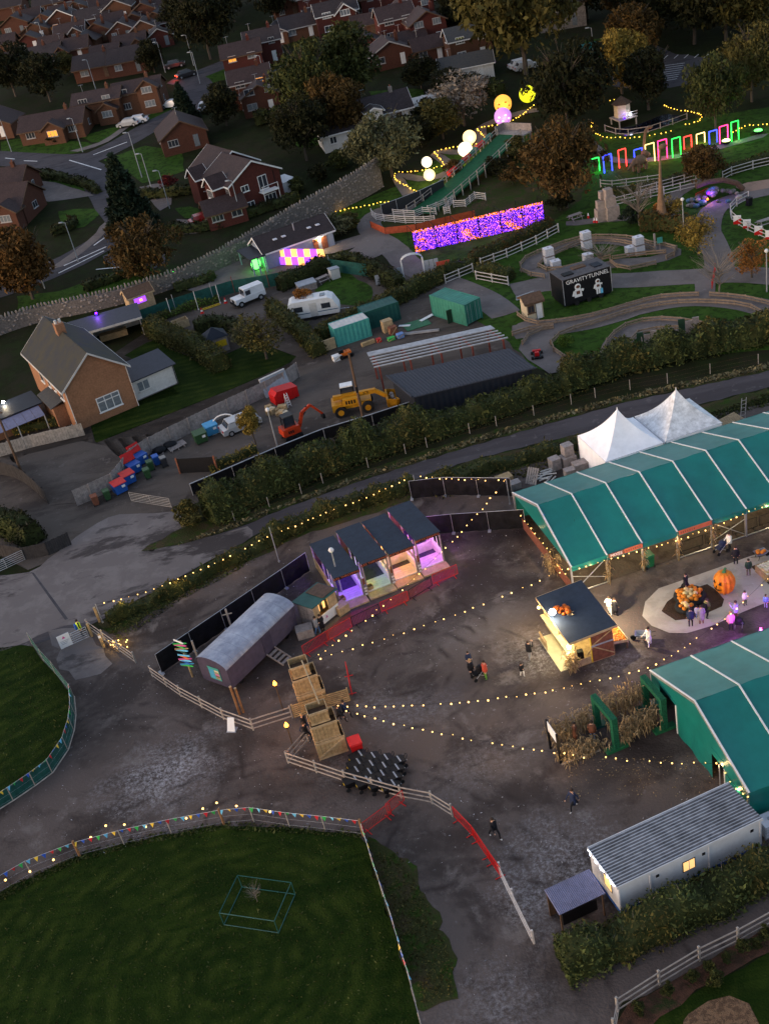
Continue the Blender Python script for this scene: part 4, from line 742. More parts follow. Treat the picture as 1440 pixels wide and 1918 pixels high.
wheelie('bright red wheelie bin beside the near crate tower',g(669,1408),radians(190),'red',1.1,.85)
wheelie('green wheelie bin under the edge of the long marquee',MA.matrix_basis @ Vector((6.3,.35,0)),radians(190),'green',1.2,.75)
tubproto=None
k=0
for r in range(4):
 for c in range(4):
  p=g(745-c*24-r*3.5,1437+r*15-c*3.5)
  t=thing('garden_cart','black plastic garden cart, row %s from the bin, %s from the fence corner end' % ('one two three four'.split()[r],'fourth third second first'.split()[c]),'garden cart',p,radians(18));k += 1
  if tubproto is None:
   mb=MB();vs=[];sec=[(-.6,.33,.34),(-.35,.16,.36),(.3,.16,.36),(.62,.42,.33)]
   for x,z,hw in sec: vs += [(x,-hw*.72,z),(x,hw*.72,z),(x,hw,.64-.12*(x > .5)),(x,-hw,.64-.12*(x > .5))]
   mb.add(vs,[(4*i+j,4*i+(j+1) % 4,4*i+4+(j+1) % 4,4*i+4+j) for i in range(3) for j in range(4)]+[(0,1,2,3),(12,13,14,15)]);tubproto=[shared(mb,'tub','black')]
   mb=MB();mb.prism([(.15,-.3,.64),(.64,-.3,.48),(.6,.3,.48),(.15,.3,.64)],(0,0,.035));tubproto.append(shared(mb,'front_panel','plastic_grey'))
   mb=MB();mb.tube((0,-.03,0),(0,.03,0),.15,10);tubproto.append(shared(mb,'wheel','rubber'))
   mb=MB();mb.path([(.55,-.15,.4),(.75,-.12,.72),(.78,0,.76),(.75,.12,.72),(.55,.15,.4)],.022,5);tubproto.append(shared(mb,'handle','black'))
   mb=MB();mb.b0(-.62,-.6,-.1,.1,.42,.52);tubproto.append(shared(mb,'badge','yellow'))
  for me_,nm in zip(tubproto,('tub','front_panel','wheel','handle','badge')): [inst(me_,nm,t,q) for q in ([(x,y,.16) for x in (-.5,.45) for y in (-.37,.37)] if nm == 'wheel' else [(0,0,0)])]
# ================================================================ fences round the yard
rail_fence('low timber rail fence curving past the wagon',gg([(287,1268),(340,1305),(420,1348),(475,1368),(548,1345)]),1.1,3,2.2,pm='postgrey',m='rail')
rail_fence('timber rail fence in front of the black garden carts',gg([(541,1430),(648,1466),(752,1495),(810,1506),(848,1530)]),1.1,3,2.0,pm='postgrey',m='rail')
rail_fence('short timber rail fence behind the near crate tower',gg([(541,1430),(578,1388)]),1.1,3,2.0,pm='postgrey')
rail_fence('close slatted timber hurdle beside the crate towers',gg([(552,1343),(610,1325),(655,1312)]),1.15,7,1.8,m='wood',pm='wood',low=.12)
rail_fence('thin timber rail running down to the long leafy hedge',gg([(938,1640),(962,1690),(1000,1768)]),1.1,3,2.2,m='railwhite')
rail_fence('post and rail fence along the planting bed',gg([(1150,1935),(1157,1895),(1235,1845),(1310,1800),(1382,1765),(1460,1722),(1540,1680)]),1.15,3,2.4,m='rail',pm='postgrey')
rail_fence('timber rail fence by the festoon lights at the lane gate',gg([(168,1180),(255,1242)]),1.1,3,2.4,m='rail',pm='postgrey')
for i,(a,b,lab) in enumerate((((570,1232),(617,1203),'beside the far crate tower'),((617,1203),(661,1178),'in front of the ticket hut'),((715,1150),(767,1128),'opposite the second booth'),((812,1098),(859,1078),'at the far end of the booths'))): barrier('red crowd barrier %s' % lab,g(*a),g(*b),'red','red crowd barriers')
for i,(a,b,lab) in enumerate((((661,1178),(714,1152),'between red ones before the purple booth'),((768,1127),(811,1100),'between red ones before the last booths'))): barrier('black crowd barrier %s' % lab,g(*a),g(*b),'black')
for a,b,lab in (((652,1260),(661,1308),'standing end-on by the slatted hurdle'),((683,1566),(735,1527),'at the bunting fence corner'),((727,1530),(759,1503),'overlapping its neighbour at the rail fence'),((851,1533),(888,1572),'first below the cart fence'),((888,1572),(917,1615),'second below the cart fence, by the walker'),((917,1615),(941,1650),'third below the cart fence')): barrier('red crowd barrier %s' % lab,g(*a),g(*b),'red','red crowd barriers')
def cloth_fence(label,pts,h=1.95,step=3.4,m='blackcloth'):
 Q=[]
 for a,b in zip(pts,pts[1:]):
  a,b=Vector(a),Vector(b);n=max(1,round((b-a).length/step));Q += [a.lerp(b,i/n) for i in range(n)]
 Q.append(Vector(pts[-1]));t=thing('screened_fence',label,'fence',Q[0])
 for i,(a,b) in enumerate(zip(Q,Q[1:])):
  d=b-a;n=Vector((d.y,-d.x,0));n.normalize();vs=[];k=10
  for j in range(k+1):
   for z in range(6): u=j/k;vs.append(a+d*u+n*(.05*sin(u*17+i)*sin(z*1.6+i*2))+Vector((0,0,.06+(h-.1)*z/5))-Q[0])
  mb=MB();mb.add(vs,[(j*6+z,j*6+6+z,j*6+7+z,j*6+1+z) for j in range(k) for z in range(5)]);mb.to('cloth',m,t,smooth=True)
  mb=MB();A,B=a-Q[0]+n*.08,b-Q[0]+n*.08;mb.path([A,A+Vector((0,0,h)),B+Vector((0,0,h)),B],.022,5);mb.to('panel_frame','galv',t)
  mb=MB();c=a-Q[0];mb.box(c.x,c.y,.06,.6,.25,.12,atan2(d.y,d.x)+pi/2);mb.to('foot_block','plastic_grey',t)
 return t
cloth_fence('temporary fence with black cloth behind the wagon',gg([(303,1262),(535,1102),(580,1070)]))
cloth_fence('temporary fence with black cloth from booths to marquee',[g(800,1003),g(850,998),g(985,990)],1.95)
cloth_fence('temporary fence with black cloth along the lane hedge',[g(772,935),g(835,928),g(960,930)],1.95)
for i,(px,py) in enumerate(((373,1240),(435,1180))):
 t=thing('timber_post','timber post standing against the black cloth fence, %s' % ('left of the wagon roof','right one with a cross arm')[i],'post',g(px,py));MB().b0(-.07,.07,-.07,.07,0,2.1).to('pole','postgrey',t)
 if i: MB().b0(-.4,.4,-.1,-.06,1.6,1.7).to('cross_arm','postgrey',t)
# ================================================================ corn tunnel
def arch(label,pa,pb,h=2.35):
 a,b=Vector((pa.x,pa.y,0)),Vector((pb.x,pb.y,0));t=thing('hedge_arch',label,'arch',a,hd(a,b));L=(b-a).length;s=.36
 for nm,q in (('leg',(-s/2,s/2,-s/2,s/2,.2,h)),('leg',(L-s/2,L+s/2,-s/2,s/2,.2,h)),('lintel',(-s/2,L+s/2,-s/2-.01,s/2+.01,h,h+s))): MB().b0(*q).to(nm,'artgreen',t)
 for x in (0,L): MB().b0(x-.25,x+.25,-.75,.75,0,.2).to('base','mesh_green' if x else 'green',t)
 return t
arch('deep green box arch in the middle of the dry corn tunnel',g(1148,1347,2.6),g(1113,1306,2.6));arch('deep green box arch against the marquee end',g(1240,1310,2.6),g(1206,1270,2.6))
sf=thing('banner_frame','white banner between two black posts at the corn tunnel mouth','banner',g(1050,1430),hd(g(1050,1430),g(1031,1402)))
Ls=(g(1050,1430)-g(1031,1402)).length
for x in (0,Ls): MB().b0(x-.07,x+.07,-.07,.07,0,2.5).to('post','black',sf)
MB().b0(.08,Ls-.08,-.02,.02,1.6,2.45).to('banner','signwhite',sf)
def row(a,b,n,h,nm,sp=.22,m='straw',ln=.25):
 for i in range(n):
  p=g(*a).lerp(g(*b),(i+.5)/n);stalks('corn_stook','dry corn stook %s, %s of the row' % (nm,'first second third fourth fifth sixth seventh'.split()[i]),p,24,h*random.uniform(.85,1.15),sp,ln)
row((1056,1427),(1125,1404),4,.95,'near side, banner to middle arch',.3)
row((1035,1398),(1105,1362),4,1.7,'far side, banner to middle arch',.22)
row((1160,1392),(1228,1362),4,1.5,'near side between the arches',.3);row((1128,1352),(1200,1322),4,2.0,'far side between the arches',.22)
tl=thing('tunnel_rail','pale timber laid along the near foot of the corn tunnel','timber',g(1052,1433),hd(g(1052,1433),g(1125,1406)));MB().b0(0,(g(1052,1433)-g(1125,1406)).length,-.05,.05,0,.1).to('timber','rail',tl)
r_=np.random.default_rng(5);C=[]
for _ in range(420):
 p=g(*( (lambda u,v: (1060+u*280,1425-u*30+v*75+u*20))(r_.uniform(),r_.uniform()**1.5) ));C.append((p.x,p.y,.03))
me=leaf_mesh('straw_litter',np.array(C),np.tile([0,0,6.],(len(C),1)),.06,r_);me.materials.append(MATS['straw']);o=bpy.data.objects.new('straw_litter',me);COL.objects.link(o);props(o,'scattered dry corn leaves on the mud by the corn tunnel','straw',kind='stuff')
# ================================================================ pumpkin display
jp=thing('giant_pumpkin','giant carved orange pumpkin sculpture with green stalk on the concrete pad','pumpkin',g(1357,1110));jp.location.z=.06
mb=MB();nn=11;vs=[];R_=12
for j in range(R_+1):
 t_=-pi/2+pi*j/R_
 for i in range(nn*4):
  a=2*pi*i/(nn*4);rr=(.8+.2*abs(sin(nn*a/2))**.6)*(cos(t_)**.72 if 0 < j < R_ else .1);vs.append((.78*rr*cos(a),.78*rr*sin(a),.92+.92*sin(t_)*(1 if j not in (R_,) else .93)))
mb.add(vs,[(j*nn*4+i,j*nn*4+(i+1) % (nn*4),(j+1)*nn*4+(i+1) % (nn*4),(j+1)*nn*4+i) for j in range(R_) for i in range(nn*4)]);mb.to('shell','pumpkin',jp,smooth=True)
mb=MB();mb.tube((0,0,1.72),(.05,.02,1.95),.17,8,.1);mb.tube((.05,.02,1.95),(.16,.06,2.1),.1,8,.08);mb.to('stalk','stem',jp)
def face(az,el,pts,nm):
 mb=MB();vs=[]
 for u,v in pts:
  a=az+u;z=.92+.92*sin(el+v);r=.8*cos(el+v)**.72;vs.append((r*cos(a),r*sin(a),z))
 mb.poly(vs);c=sum((Vector(q) for q in vs),Vector())/len(vs);mb.v += [tuple(Vector(q)*.94) for q in vs];n=len(vs);mb.f += [(i,(i+1) % n,n+(i+1) % n,n+i) for i in range(n)];mb.mi += [0]*n;mb.to(nm,'black',jp)
for s in (-.38,.38): face(radians(205)+s,.38,[(-.16,-.14),(.16,-.14),(0,.16)],'eye')
face(radians(205),.02,[(-.08,-.08),(.08,-.08),(0,.1)],'nose')
face(radians(205),-.35,[(-.6,.2),(-.3,0),(0,-.06),(.3,0),(.6,.2),(.35,.1),(.2,.16),(0,.06),(-.2,.16),(-.35,.1)],'mouth')
def tyre(label,p,R,fill,pm):
 t=thing('tyre_planter',label,'tyre planter',(p.x,p.y,.08));mb=MB();n=24;m=8;vs=[((R+.22*cos(b))*cos(a),(R+.22*cos(b))*sin(a),.22+.22*sin(b)) for a in [2*pi*i/n for i in range(n)] for b in [2*pi*j/m for j in range(m)]]
 mb.add(vs,[(i*m+j,((i+1) % n)*m+j,((i+1) % n)*m+(j+1) % m,i*m+(j+1) % m) for i in range(n) for j in range(m)]);mb.to('tyre','rubber',t,smooth=True);MB().tube((0,0,0),(0,0,.3),R,18).to('filling','straw',t)
 h=thing('pumpkin_pile','pumpkins heaped in the %s' % label,'pumpkins',(p.x,p.y,.38))
 for i in range(fill): a=i*2.4;r=R*.95*math.sqrt(i/fill);inst(PUM,'pumpkin',h,(r*cos(a),r*sin(a),.12*(1-r/R)),a,sc=random.uniform(.15,.22),m='pumpkinpale' if r < R*.5 else 'pumpkin')
tyre('large black tyre ring on the soil bed',g(1292,1122),.95,26,None);tyre('small black tyre ring on the soil bed',g(1284,1143),.55,8,None)
for i,(px,py) in enumerate(((1271,1130),(1275,1135),(1272,1143),(1275,1149),(1305,1127),(1274,1126))):
 t=thing('loose_pumpkin','single loose pumpkin on the soil beside the tyres, %s' % ('far left','second from far left','left middle','left near','right of the large tyre','behind the far left one')[i],'pumpkin',g(px,py)+Vector((0,0,.08)));inst(PUM,'flesh',t,sc=(.26 if i == 4 else .16),m='pumpkin');MB().tube((0,0,.2),(.02,0,.3),.02,5).to('stalk','stem',t)
bx_=g(1452,1072);pb=thing('pumpkin_box','wooden box filled with pale cream pumpkins at the picture edge','box',(bx_.x,bx_.y,.07),radians(12))
for q in ((-1.2,1.2,-.75,-.7),(-1.2,1.2,.7,.75),(-1.2,-1.15,-.7,.7),(1.15,1.2,-.7,.7)): MB().b0(q[0],q[1],q[2],q[3],0,.6).to('side','wood',pb)
MB().b0(-1.15,1.15,-.7,.7,.05,.42).to('filling','straw',pb)
for i in range(60): inst(PUM,'pumpkin',pb,(-1.05+.23*(i % 10),-.58+.23*(i//10),.44),i,sc=random.uniform(.1,.15),m=random.choice(['pumpkinwhite','pumpkinpale','pumpkinwhite']))
def barrow(label,p,rz,load):
 t=thing('wheelbarrow',label,'wheelbarrow',p,rz);mb=MB();vs=[]
 for z,k in ((.3,.55),(.62,1)): vs += [(-.45*k,-.33*k,z),(.5*k,-.33*k,z),(.5*k,.33*k,z),(-.45*k,.33*k,z)]
 mb.add(vs,[(0,1,2,3),(0,1,5,4),(1,2,6,5),(2,3,7,6),(3,0,4,7)]);mb.to('tray','plastic_grey',t);MB().tube((.62,-.05,.2),(.62,.05,.2),.2,12).to('wheel','rubber',t)
 for y in (-.24,.24): mb=MB();mb.path([(.62,y*.3,.2),(-.1,y,.34),(-.95,y,.6)],.02,6);mb.to('handle','black',t);mb=MB();mb.path([(-.2,y,.33),(-.3,y,.02)],.02,6);mb.to('leg','black',t)
 if load: [inst(PUM,'pumpkin',t,(random.uniform(-.25,.3),random.uniform(-.2,.2),.5),sc=.15,m='pumpkin') for _ in range(6)]
 return t
barrow('grey wheelbarrow pushed by the person in white beside the kiosk',g(1203,1199)+Vector((0,0,.02)),radians(160),False);barrow('wheelbarrow loaded with orange pumpkins by the concrete pad',g(1424,1046)+Vector((0,0,.02)),radians(10),True)
# ================================================================ white office cabin and lean-to
cb=thing('office_cabin','long white portable cabin with ribbed grey roof, blue skirt and lit window','cabin',(7.72,40.15,0),radians(14.8));L_,W_=9.0,2.95
for q in ((0,L_,0,.05),(0,L_,W_-.05,W_)): MB().b0(*q,.35,2.6).to('long_wall','cabin',cb)
for x in (0,L_-.05): MB().b0(x,x+.05,.05,W_-.05,.35,2.6).to('end_wall','cabin',cb)
MB().b0(-.012,L_+.012,-.012,0,.35,.6).to('blue_skirt','blue',cb);MB().b0(-.014,0,0,W_,.35,.6).to('blue_skirt','blue',cb);MB().b0(.1,L_-.1,.1,W_-.1,.1,.36).to('chassis','black',cb)
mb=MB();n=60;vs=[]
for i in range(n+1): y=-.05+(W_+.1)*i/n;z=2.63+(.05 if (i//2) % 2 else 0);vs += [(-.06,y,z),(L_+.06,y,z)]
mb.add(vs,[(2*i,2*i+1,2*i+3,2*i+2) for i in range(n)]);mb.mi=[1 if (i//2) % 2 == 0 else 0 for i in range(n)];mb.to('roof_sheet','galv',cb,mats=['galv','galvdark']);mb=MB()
MB().b0(-.08,L_+.08,-.09,-.05,2.5,2.7).to('roof_edge','cabin',cb);MB().b0(-.08,L_+.08,W_+.05,W_+.09,2.5,2.7).to('roof_edge','cabin',cb);MB().b0(-.1,-.06,-.05,W_+.05,2.5,2.68).to('roof_edge','cabin',cb)
for x in (.02,1.9,5.6,L_-.1): MB().b0(x,x+.1,-.04,0,.6,2.5).to('pilaster','cabin',cb)
w1=MB().b0(3.95,4.75,-.03,-.012,1.3,2.1).to('window_frame','glass',cb);MB().b0(4.0,4.7,-.036,-.031,1.35,2.05).to('lit_pane','win_warm',w1);MB().b0(4.33,4.37,-.045,-.037,1.35,2.05).to('mullion','white',w1)
w2=MB().b0(-.03,-.014,.7,1.5,1.3,2.2).to('window_frame','glass',cb);MB().b0(-.036,-.031,.75,1.45,1.35,2.15).to('lit_pane','win_warm',w2)
for x in (2.3,5.2,8.3): MB().b0(x,x+.2,-.02,-.005,1.9,2.1).to('vent','black',cb)
for k in range(16): mb=MB();y=.1+k*.18;mb.prism([(-.13,y,2.62),(-.13,y+.14,2.62),(-.13,y+.07,2.62-.06-.12*(k % 3))],(.015,0,0));mb.to('icicle_light','led_white',cb) if k not in (5,9,13) else None
ln=thing('lean_to_shelter','small open shelter with blue-grey corrugated roof at the cabin end','shelter',(4.45,39.9,0),radians(14.8))
mb=MB();n=54;vs=[]
for i in range(n+1): x=-.1+2.8*i/n;vs += [(x,-.1,1.85+.035*(i % 2)),(x,1.55,2.1+.035*(i % 2))]
mb.add(vs,[(2*i,2*i+1,2*i+3,2*i+2) for i in range(n)]);mb.to('roof_sheet','sheetpurple',ln)
for x,y in ((0,0),(2.55,0),(0,1.45),(2.55,1.45)): MB().b0(x-.04,x+.04,y-.04,y+.04,0,1.85).to('post','wooddark',ln)
MB().b0(.05,2.5,1.42,1.46,0,1.9).to('back_wall','wooddark',ln);MB().b0(.3,2.4,.5,1.3,.05,.9).to('bench','black',ln)
def ibc(label,p,rz,z=0):
 t=thing('ibc_tank',label,'tank',(p.x,p.y,p.z+z),rz);mb=MB();mb.box(0,0,.62,1.1,.95,.9);mb.to('bottle','ibc',t);MB().tube((0,0,1.07),(0,0,1.13),.12,8).to('lid','plastic_grey',t)
 mb=MB()
 for k in range(5): zz=.2+k*.21;mb.path([(-.58,-.5,zz),(.58,-.5,zz),(.58,.5,zz),(-.58,.5,zz),(-.58,-.5,zz)],.014,4)
 for k in range(6):
  x=-.5+k*.2;mb.tube((x,-.5,.14),(x,-.5,1.06),.012,4);mb.tube((x,.5,.14),(x,.5,1.06),.012,4)
  if k < 5: y=-.4+k*.2;mb.tube((-.58,y,.14),(-.58,y,1.06),.012,4);mb.tube((.58,y,.14),(.58,y,1.06),.012,4)
 mb.to('cage','galv',t)
 for y in (-.4,0,.4): MB().box(0,y,.07,1.15,.12,.13).to('pallet_runner','woodgrey',t)
 return t
ibc('caged white tank squeezed between cabin and green marquee',Vector((17.35,43.6,0)),radians(12))
hedge('leafy_hedge','long mixed leafy hedge in front of the white cabin',gg([(1055,1818),(1110,1798),(1200,1758),(1320,1702),(1480,1622)]),2.3,2.0,'leaf_hedge',75,.12,.2,rough=.35)
for i in range(9):
 p=gg([(1195,1898),(1250,1866),(1297,1838),(1330,1822),(1362,1805),(1392,1785),(1415,1775),(1432,1762),(1340,1845)])[i]
 t=tree(0,0,random.uniform(.7,1.1),'shrub','leaf_mid','young shrub in the bark bed, number %s from the corner post' % 'one two three four five six seven eight nine'.split()[i],.75,name='shrub',cat='shrub',grp='shrubs in the bark bed',base=p)
# ================================================================ bunting fences round the grass fields
FLAG={}
for c in ('red','blue','sky','green','yellow'): mb=MB();mb.prism([(-.15,0,0),(.15,0,0),(0,0,-.36)],(0,.006,0));FLAG[c]=shared(mb,'flag','bunt_'+c)
def bunting(label,pts,step=.5):
 P=resample([Vector(p) for p in pts],step);t=thing('bunting',label,'bunting',P[0]);MB().path([p-P[0] for p in P],.008,4).to('cord','signwhite',t)
 for i,(a,b) in enumerate(zip(P,P[1:])): inst(FLAG[['red','green','sky','yellow','blue'][i % 5]],'flag',t,(a+b)/2-P[0],hd(a,b)+random.uniform(-.4,.4),rot=(random.uniform(-.3,.3),0,hd(a,b)+random.uniform(-.4,.4)))
 return t
def wire_fence(label,pts,h=1.3,big=(),cloth=None,wr=.005):
 P=[Vector(p) for p in pts];t=thing('wire_fence',label,'fence',P[0])
 for i,p in enumerate(P): inst(post_mesh('post',.17,h+.12,True) if i in big else post_mesh('postgrey',.08,h,True),'post',t,p-P[0])
 for z in (h-.03,h*.55,.2): MB().path([p-P[0]+Vector((0,0,z)) for p in P],wr,4).to('wire','galv' if wr > .004 else 'rust',t)
 if cloth:
  for a,b in zip(P,P[1:]): mb=MB();mb.add([a-P[0]+Vector((0,0,.03)),b-P[0]+Vector((0,0,.03)),b-P[0]+Vector((0,0,h-.05)),a-P[0]+Vector((0,0,h-.05))],[(0,1,2,3)]);mb.to('netting',cloth,t)
 return t
fp1=gg([(-40,1698),(60,1640),(150,1605),(233,1583),(322,1563),(420,1545),(476,1540),(543,1550),(610,1557),(681,1566)])
wire_fence('wire fence with round posts along the top of the near grass field',fp1,1.35,(2,5,9));bunting('string of coloured bunting flags along the top of the near grass field',[p+Vector((0,0,1.34)) for p in fp1])
fp2=gg([(683,1570),(700,1625),(718,1680),(738,1738),(758,1808),(770,1845)]);fp2b=gg([(770,1846),(778,1878),(790,1925),(800,1970)])
wire_fence('green netted fence down the right side of the near grass field',fp2,1.25,(),'mesh_green');bunting('string of coloured bunting flags down the right side of the near grass field',[p+Vector((0,0,1.27)) for p in fp2+fp2b[1:2]],.5)
wire_fence('bare wire fence at the bottom end of the near grass field',fp2b,1.25)
fp3=gg([(60,1207),(82,1238),(104,1262),(138,1305),(141,1340),(138,1368),(127,1405),(98,1448),(66,1472),(25,1500),(-40,1540)])
wire_fence('green netted fence round the small left grass field',fp3,1.25,(),'mesh_green');bunting('string of coloured bunting flags round the small left grass field',[p+Vector((0,0,1.27)) for p in fp3[3:]])
kr=MB();P_=fp3[3:];
ke=thing('kerb_edging','pale edging boards at the foot of the left field fence','edging',P_[0]);MB().path([p-P_[0]+Vector((.06,-.04,.05)) for p in P_],.06,4).to('board','postgrey',ke)
fl_=[(9,1647),(55,1631),(99,1609),(169,1567),(197,1545),(232,1543),(272,1547),(348,1531),(379,1513),(405,1502),(442,1508),(505,1519)]
Pf=gg(fl_,.75);t=thing('festoon_lights','row of warm festoon bulbs behind the near bunting fence','string lights',Pf[0]);MB().path([p-Pf[0] for p in Pf],.01,4).to('cable','black',t)
for i,p in enumerate(Pf): inst(BULB,'bulb',t,p-Pf[0],sc=1.5);(lamp('bulb_light',p-Pf[0]+Vector((0,0,-.1)),(1,.6,.2),3.5,.08,t) if i % 2 == 0 else None)
cg=thing('tree_guard','low green wire cage round a sapling in the grass field','tree guard',g(487,1705),radians(-24))
mb=MB();a,b=1.75,1.35
for z in (.05,1.1): mb.path([(-a,-b,z),(a,-b,z),(a,b,z),(-a,b,z),(-a,-b,z)],.03,5)
for x in (-a,a):
 for y in (-b,b): mb.tube((x,y,0),(x,y,1.1),.03,5)
mb.to('frame','contdark',cg);tree(482,1690,1.5,'bare','leaf_mid','bare sapling with a stake inside the wire cage',.9,name='sapling',cat='sapling')
def field_gate(label,a,b,h=1.15,m='galv',bars=6):
 a,b=Vector(a),Vector(b);t=thing('field_gate',label,'gate',a,hd(a,b));L=(b-a).length
 for k in range(bars): z=.15+(h-.15)*k/(bars-1);MB().tube((0,0,z),(L,0,z),.025,6).to('bar',m,t)
 for x in (0,L*.5,L): MB().tube((x,0,.1),(x,0,h),.03,6).to('upright',m,t)
 mb=MB();mb.tube((0,0,.15),(L*.5,0,h),.02,5);mb.to('brace',m,t);return t
field_gate('galvanised field gate holding the white notice by the lane',g(117,1218),g(168,1195));field_gate('galvanised field gate at the left picture edge',g(-20,1082),g(48,1050));field_gate('dark field gate across the bin yard entrance',g(247,940),g(322,952),1.1,'postgrey')
nb=thing('notice_board','white warning notice with pink triangle hung on the field gate','notice',g(128,1214)+Vector((0,-.12,.25)),hd(g(117,1218),g(168,1195)));MB().b0(-.5,.5,-.03,0,0,1.25).to('panel','signwhite',nb);mb=MB();mb.prism([(-.15,-.034,.85),(.15,-.034,.85),(0,-.034,1.1)],(0,-.004,0));mb.to('triangle','signpink',nb)
for k in range(3): MB().b0(-.35,.35-.1*k,-.036,-.031,.62-k*.14,.66-k*.14).to('text_line','plastic_grey',nb)
for i,(px,py,h) in enumerate(((173,1192,1.3),(195,1213,1.4),(187,1165,1.5))): t=thing('gate_post',('thick wooden gate post by the galvanised gate','wooden post with a white label by the festoon lights','square gate post at the lane hedge end')[i],'post',g(px,py));MB().b0(-.09,.09,-.09,.09,0,h).to('post','wood',t);(MB().b0(-.1,.1,-.11,-.095,h-.35,h-.1).to('label_plate','signwhite',t) if i == 1 else MB().b0(-.1,.1,-.1,.1,h,h+.03).to('cap','woodpale',t))
a_=thing('pavement_sign','white sandwich board leaning on the wagon rail fence','sign',g(436,1366),radians(-20));mb=MB();mb.prism([(-.3,-.35,0),(.3,-.35,0),(.25,.2,.9),(-.25,.2,.9)],(0,.03,.0));mb.to('panel','signwhite',a_);MB().box(0,-.1,.03,.7,.55,.06).to('base','plastic_grey',a_)
t=thing('festoon_heap','tangle of glowing warm bulbs on the grass by the lane gate','string lights',g(222,1210));pr=None;mb=MB()
for i in range(13):
 p=g(203+random.uniform(-2,36),1193+random.uniform(0,18),random.uniform(.15,.5))-t.location;inst(BULB,'bulb',t,p,sc=1.15)
 if pr: mb.tube(pr,p,.01,4)
 pr=p
mb.to('cable','black',t);lamp('heap_light',(0,0,.7),(1,.65,.2),25,.2,t)
# ================================================================ strings of bulbs
def pole(label,px,py,h,m='galv',r=.04,name='light_pole'):
 p=g(px,py);t=thing(name,label,'pole',p);MB().tube((0,0,0),(0,0,h),r,6).to('shaft',m,t);MB().tube((0,0,0),(0,0,.15),r*2,8).to('foot',m,t);return p+Vector((0,0,h))
def topof(px,py,z): return g(px,py,z)
p1=pole('thin pole at the gate end of the lane lights',193,1167,2.0);p1b=pole('thin pole behind the wagon carrying the lane lights',523,1053,3.6);p1c=pole('thin pole on the lane hedge where the lights turn',781,925,2.0);p1d=pole('white pole at the far corner of the long marquee',955,945,2.6)
string('string of warm bulbs along the lane hedge from the gate',[p1,topof(262,1112,1.6),topof(330,1085,1.6),topof(420,1045,1.6),topof(503,1002,2.3)],22,.05);string('string of warm bulbs along the lane hedge behind the booths',[topof(503,1002,2.3),topof(600,963,1.7),topof(690,928,1.7),p1c],22,.05)
string('string of warm bulbs from the lane hedge to the marquee corner',[p1c,p1d],14,.2)
T1=tb+Vector((1.5,.8,3.8));T2=ta+Vector((1.4,.9,3.8))
string('string of warm bulbs from far crate tower past the booths to the marquee',[T1,p1d],34,1.1);string('string of warm bulbs from far crate tower to the near marquee corner',[T1,MA.matrix_basis @ Vector((0,-.15,2.7))],26,.5)
p4=MBq.matrix_basis @ Vector((0,W+.1,2.95));string('string of warm bulbs from near crate tower to the closed marquee corner',[T2,p4],34,1.15)
p6=pole('thin pole off the right edge carrying the pad lights',1462,1120,3.0);string('string of warm bulbs over the pumpkin pad',[p4,p6],20,.8)
p5=pole('thin pole beside the closed marquee carrying the yard lights',1349,1478,2.1);string('string of warm bulbs from near crate tower across the yard to the cabin',[T2,p5],38,1.2);string('short string of warm bulbs from pole to closed marquee front corner',[p5,MBq.matrix_basis @ Vector((-.1,-.15,2.4)),MBq.matrix_basis @ Vector((-.1,-.2,.9))],7,.3)
string('string of warm bulbs along the front eave of the long marquee',[MA.matrix_basis @ Vector((x,-.24,z)) for x,z in ((0,2.45),(2.87,2.35),(5.74,2.2),(8.6,2.05),(11.5,2.1),(14.4,2.5),(17.2,2.5),(20,2.5),(23,2.5))],44,.06,r=.9)
string('string of warm bulbs up the open end of the long marquee',[MA.matrix_basis @ Vector((-.15,y,1.6)) for y in (0,4,8,11)],14,.2,r=.9)
# ================================================================ hedges by the lane
hedge('lane_hedge','scrubby dark hedge between lane and booths',gg([(205,1168),(260,1140),(330,1110),(420,1060),(500,1022)]),1.3,.9,'leaf_olive',45,.13,.3,rough=.6);hedge('lane_hedge','autumn brown scrub hedge behind the throwing booths',gg([(500,1022),(560,990),(640,958),(720,932),(775,912)]),1.7,1.4,'leaf_olive',45,.14,.3,rough=.5)
hedge('lane_hedge','low orange-brown scrub along the lane beside the pallets',gg([(800,905),(870,892),(960,868),(1060,842),(1090,832)]),1.8,.9,'leaf_olive',40,.14,.3,rough=.7)
tufts('rough_grass','rough dry grass along the lane verge below the long hedge',[(330,1023),(430,985),(560,935),(700,885),(880,825),(1160,745),(1440,682),(1440,692),(1160,752),(880,833),(700,890),(533,950),(430,992)],2600,.2,'drygrass',.15)
tufts('rough_grass','rough green grass by the lane gate',[(190,1180),(330,1110),(470,1045),(480,1050),(340,1125),(230,1200)],1200,.12,'leaf_mid',.08)
tufts('rough_grass','rough grass between the lane and the long marquee',[(790,930),(900,900),(1090,840),(1090,860),(950,905),(830,935)],900,.16,'leaf_olive',.1)
tufts('rough_grass','rough grass between the lane and the pagoda tents',[(1290,790),(1440,735),(1440,760),(1330,790)],700,.16,'leaf_mid',.1)
tufts('field_grass','loose blades and tufts of grass on the near field',[(-40,1730),(150,1615),(300,1580),(420,1560),(660,1575),(725,1740),(775,1910),(780,1940),(-80,1940)],6500,.07,'leaf_mid',.03)
tufts('field_grass','tufts of grass on the verge right of the near field',[(700,1600),(745,1600),(790,1670),(848,1800),(855,1865),(790,1882),(745,1740)],2200,.08,'leaf_olive',.04)
tufts('field_grass','tufts of grass on the small left field',[(-40,1230),(55,1220),(125,1310),(125,1370),(60,1460),(-40,1520)],1800,.08,'leaf_mid',.03)
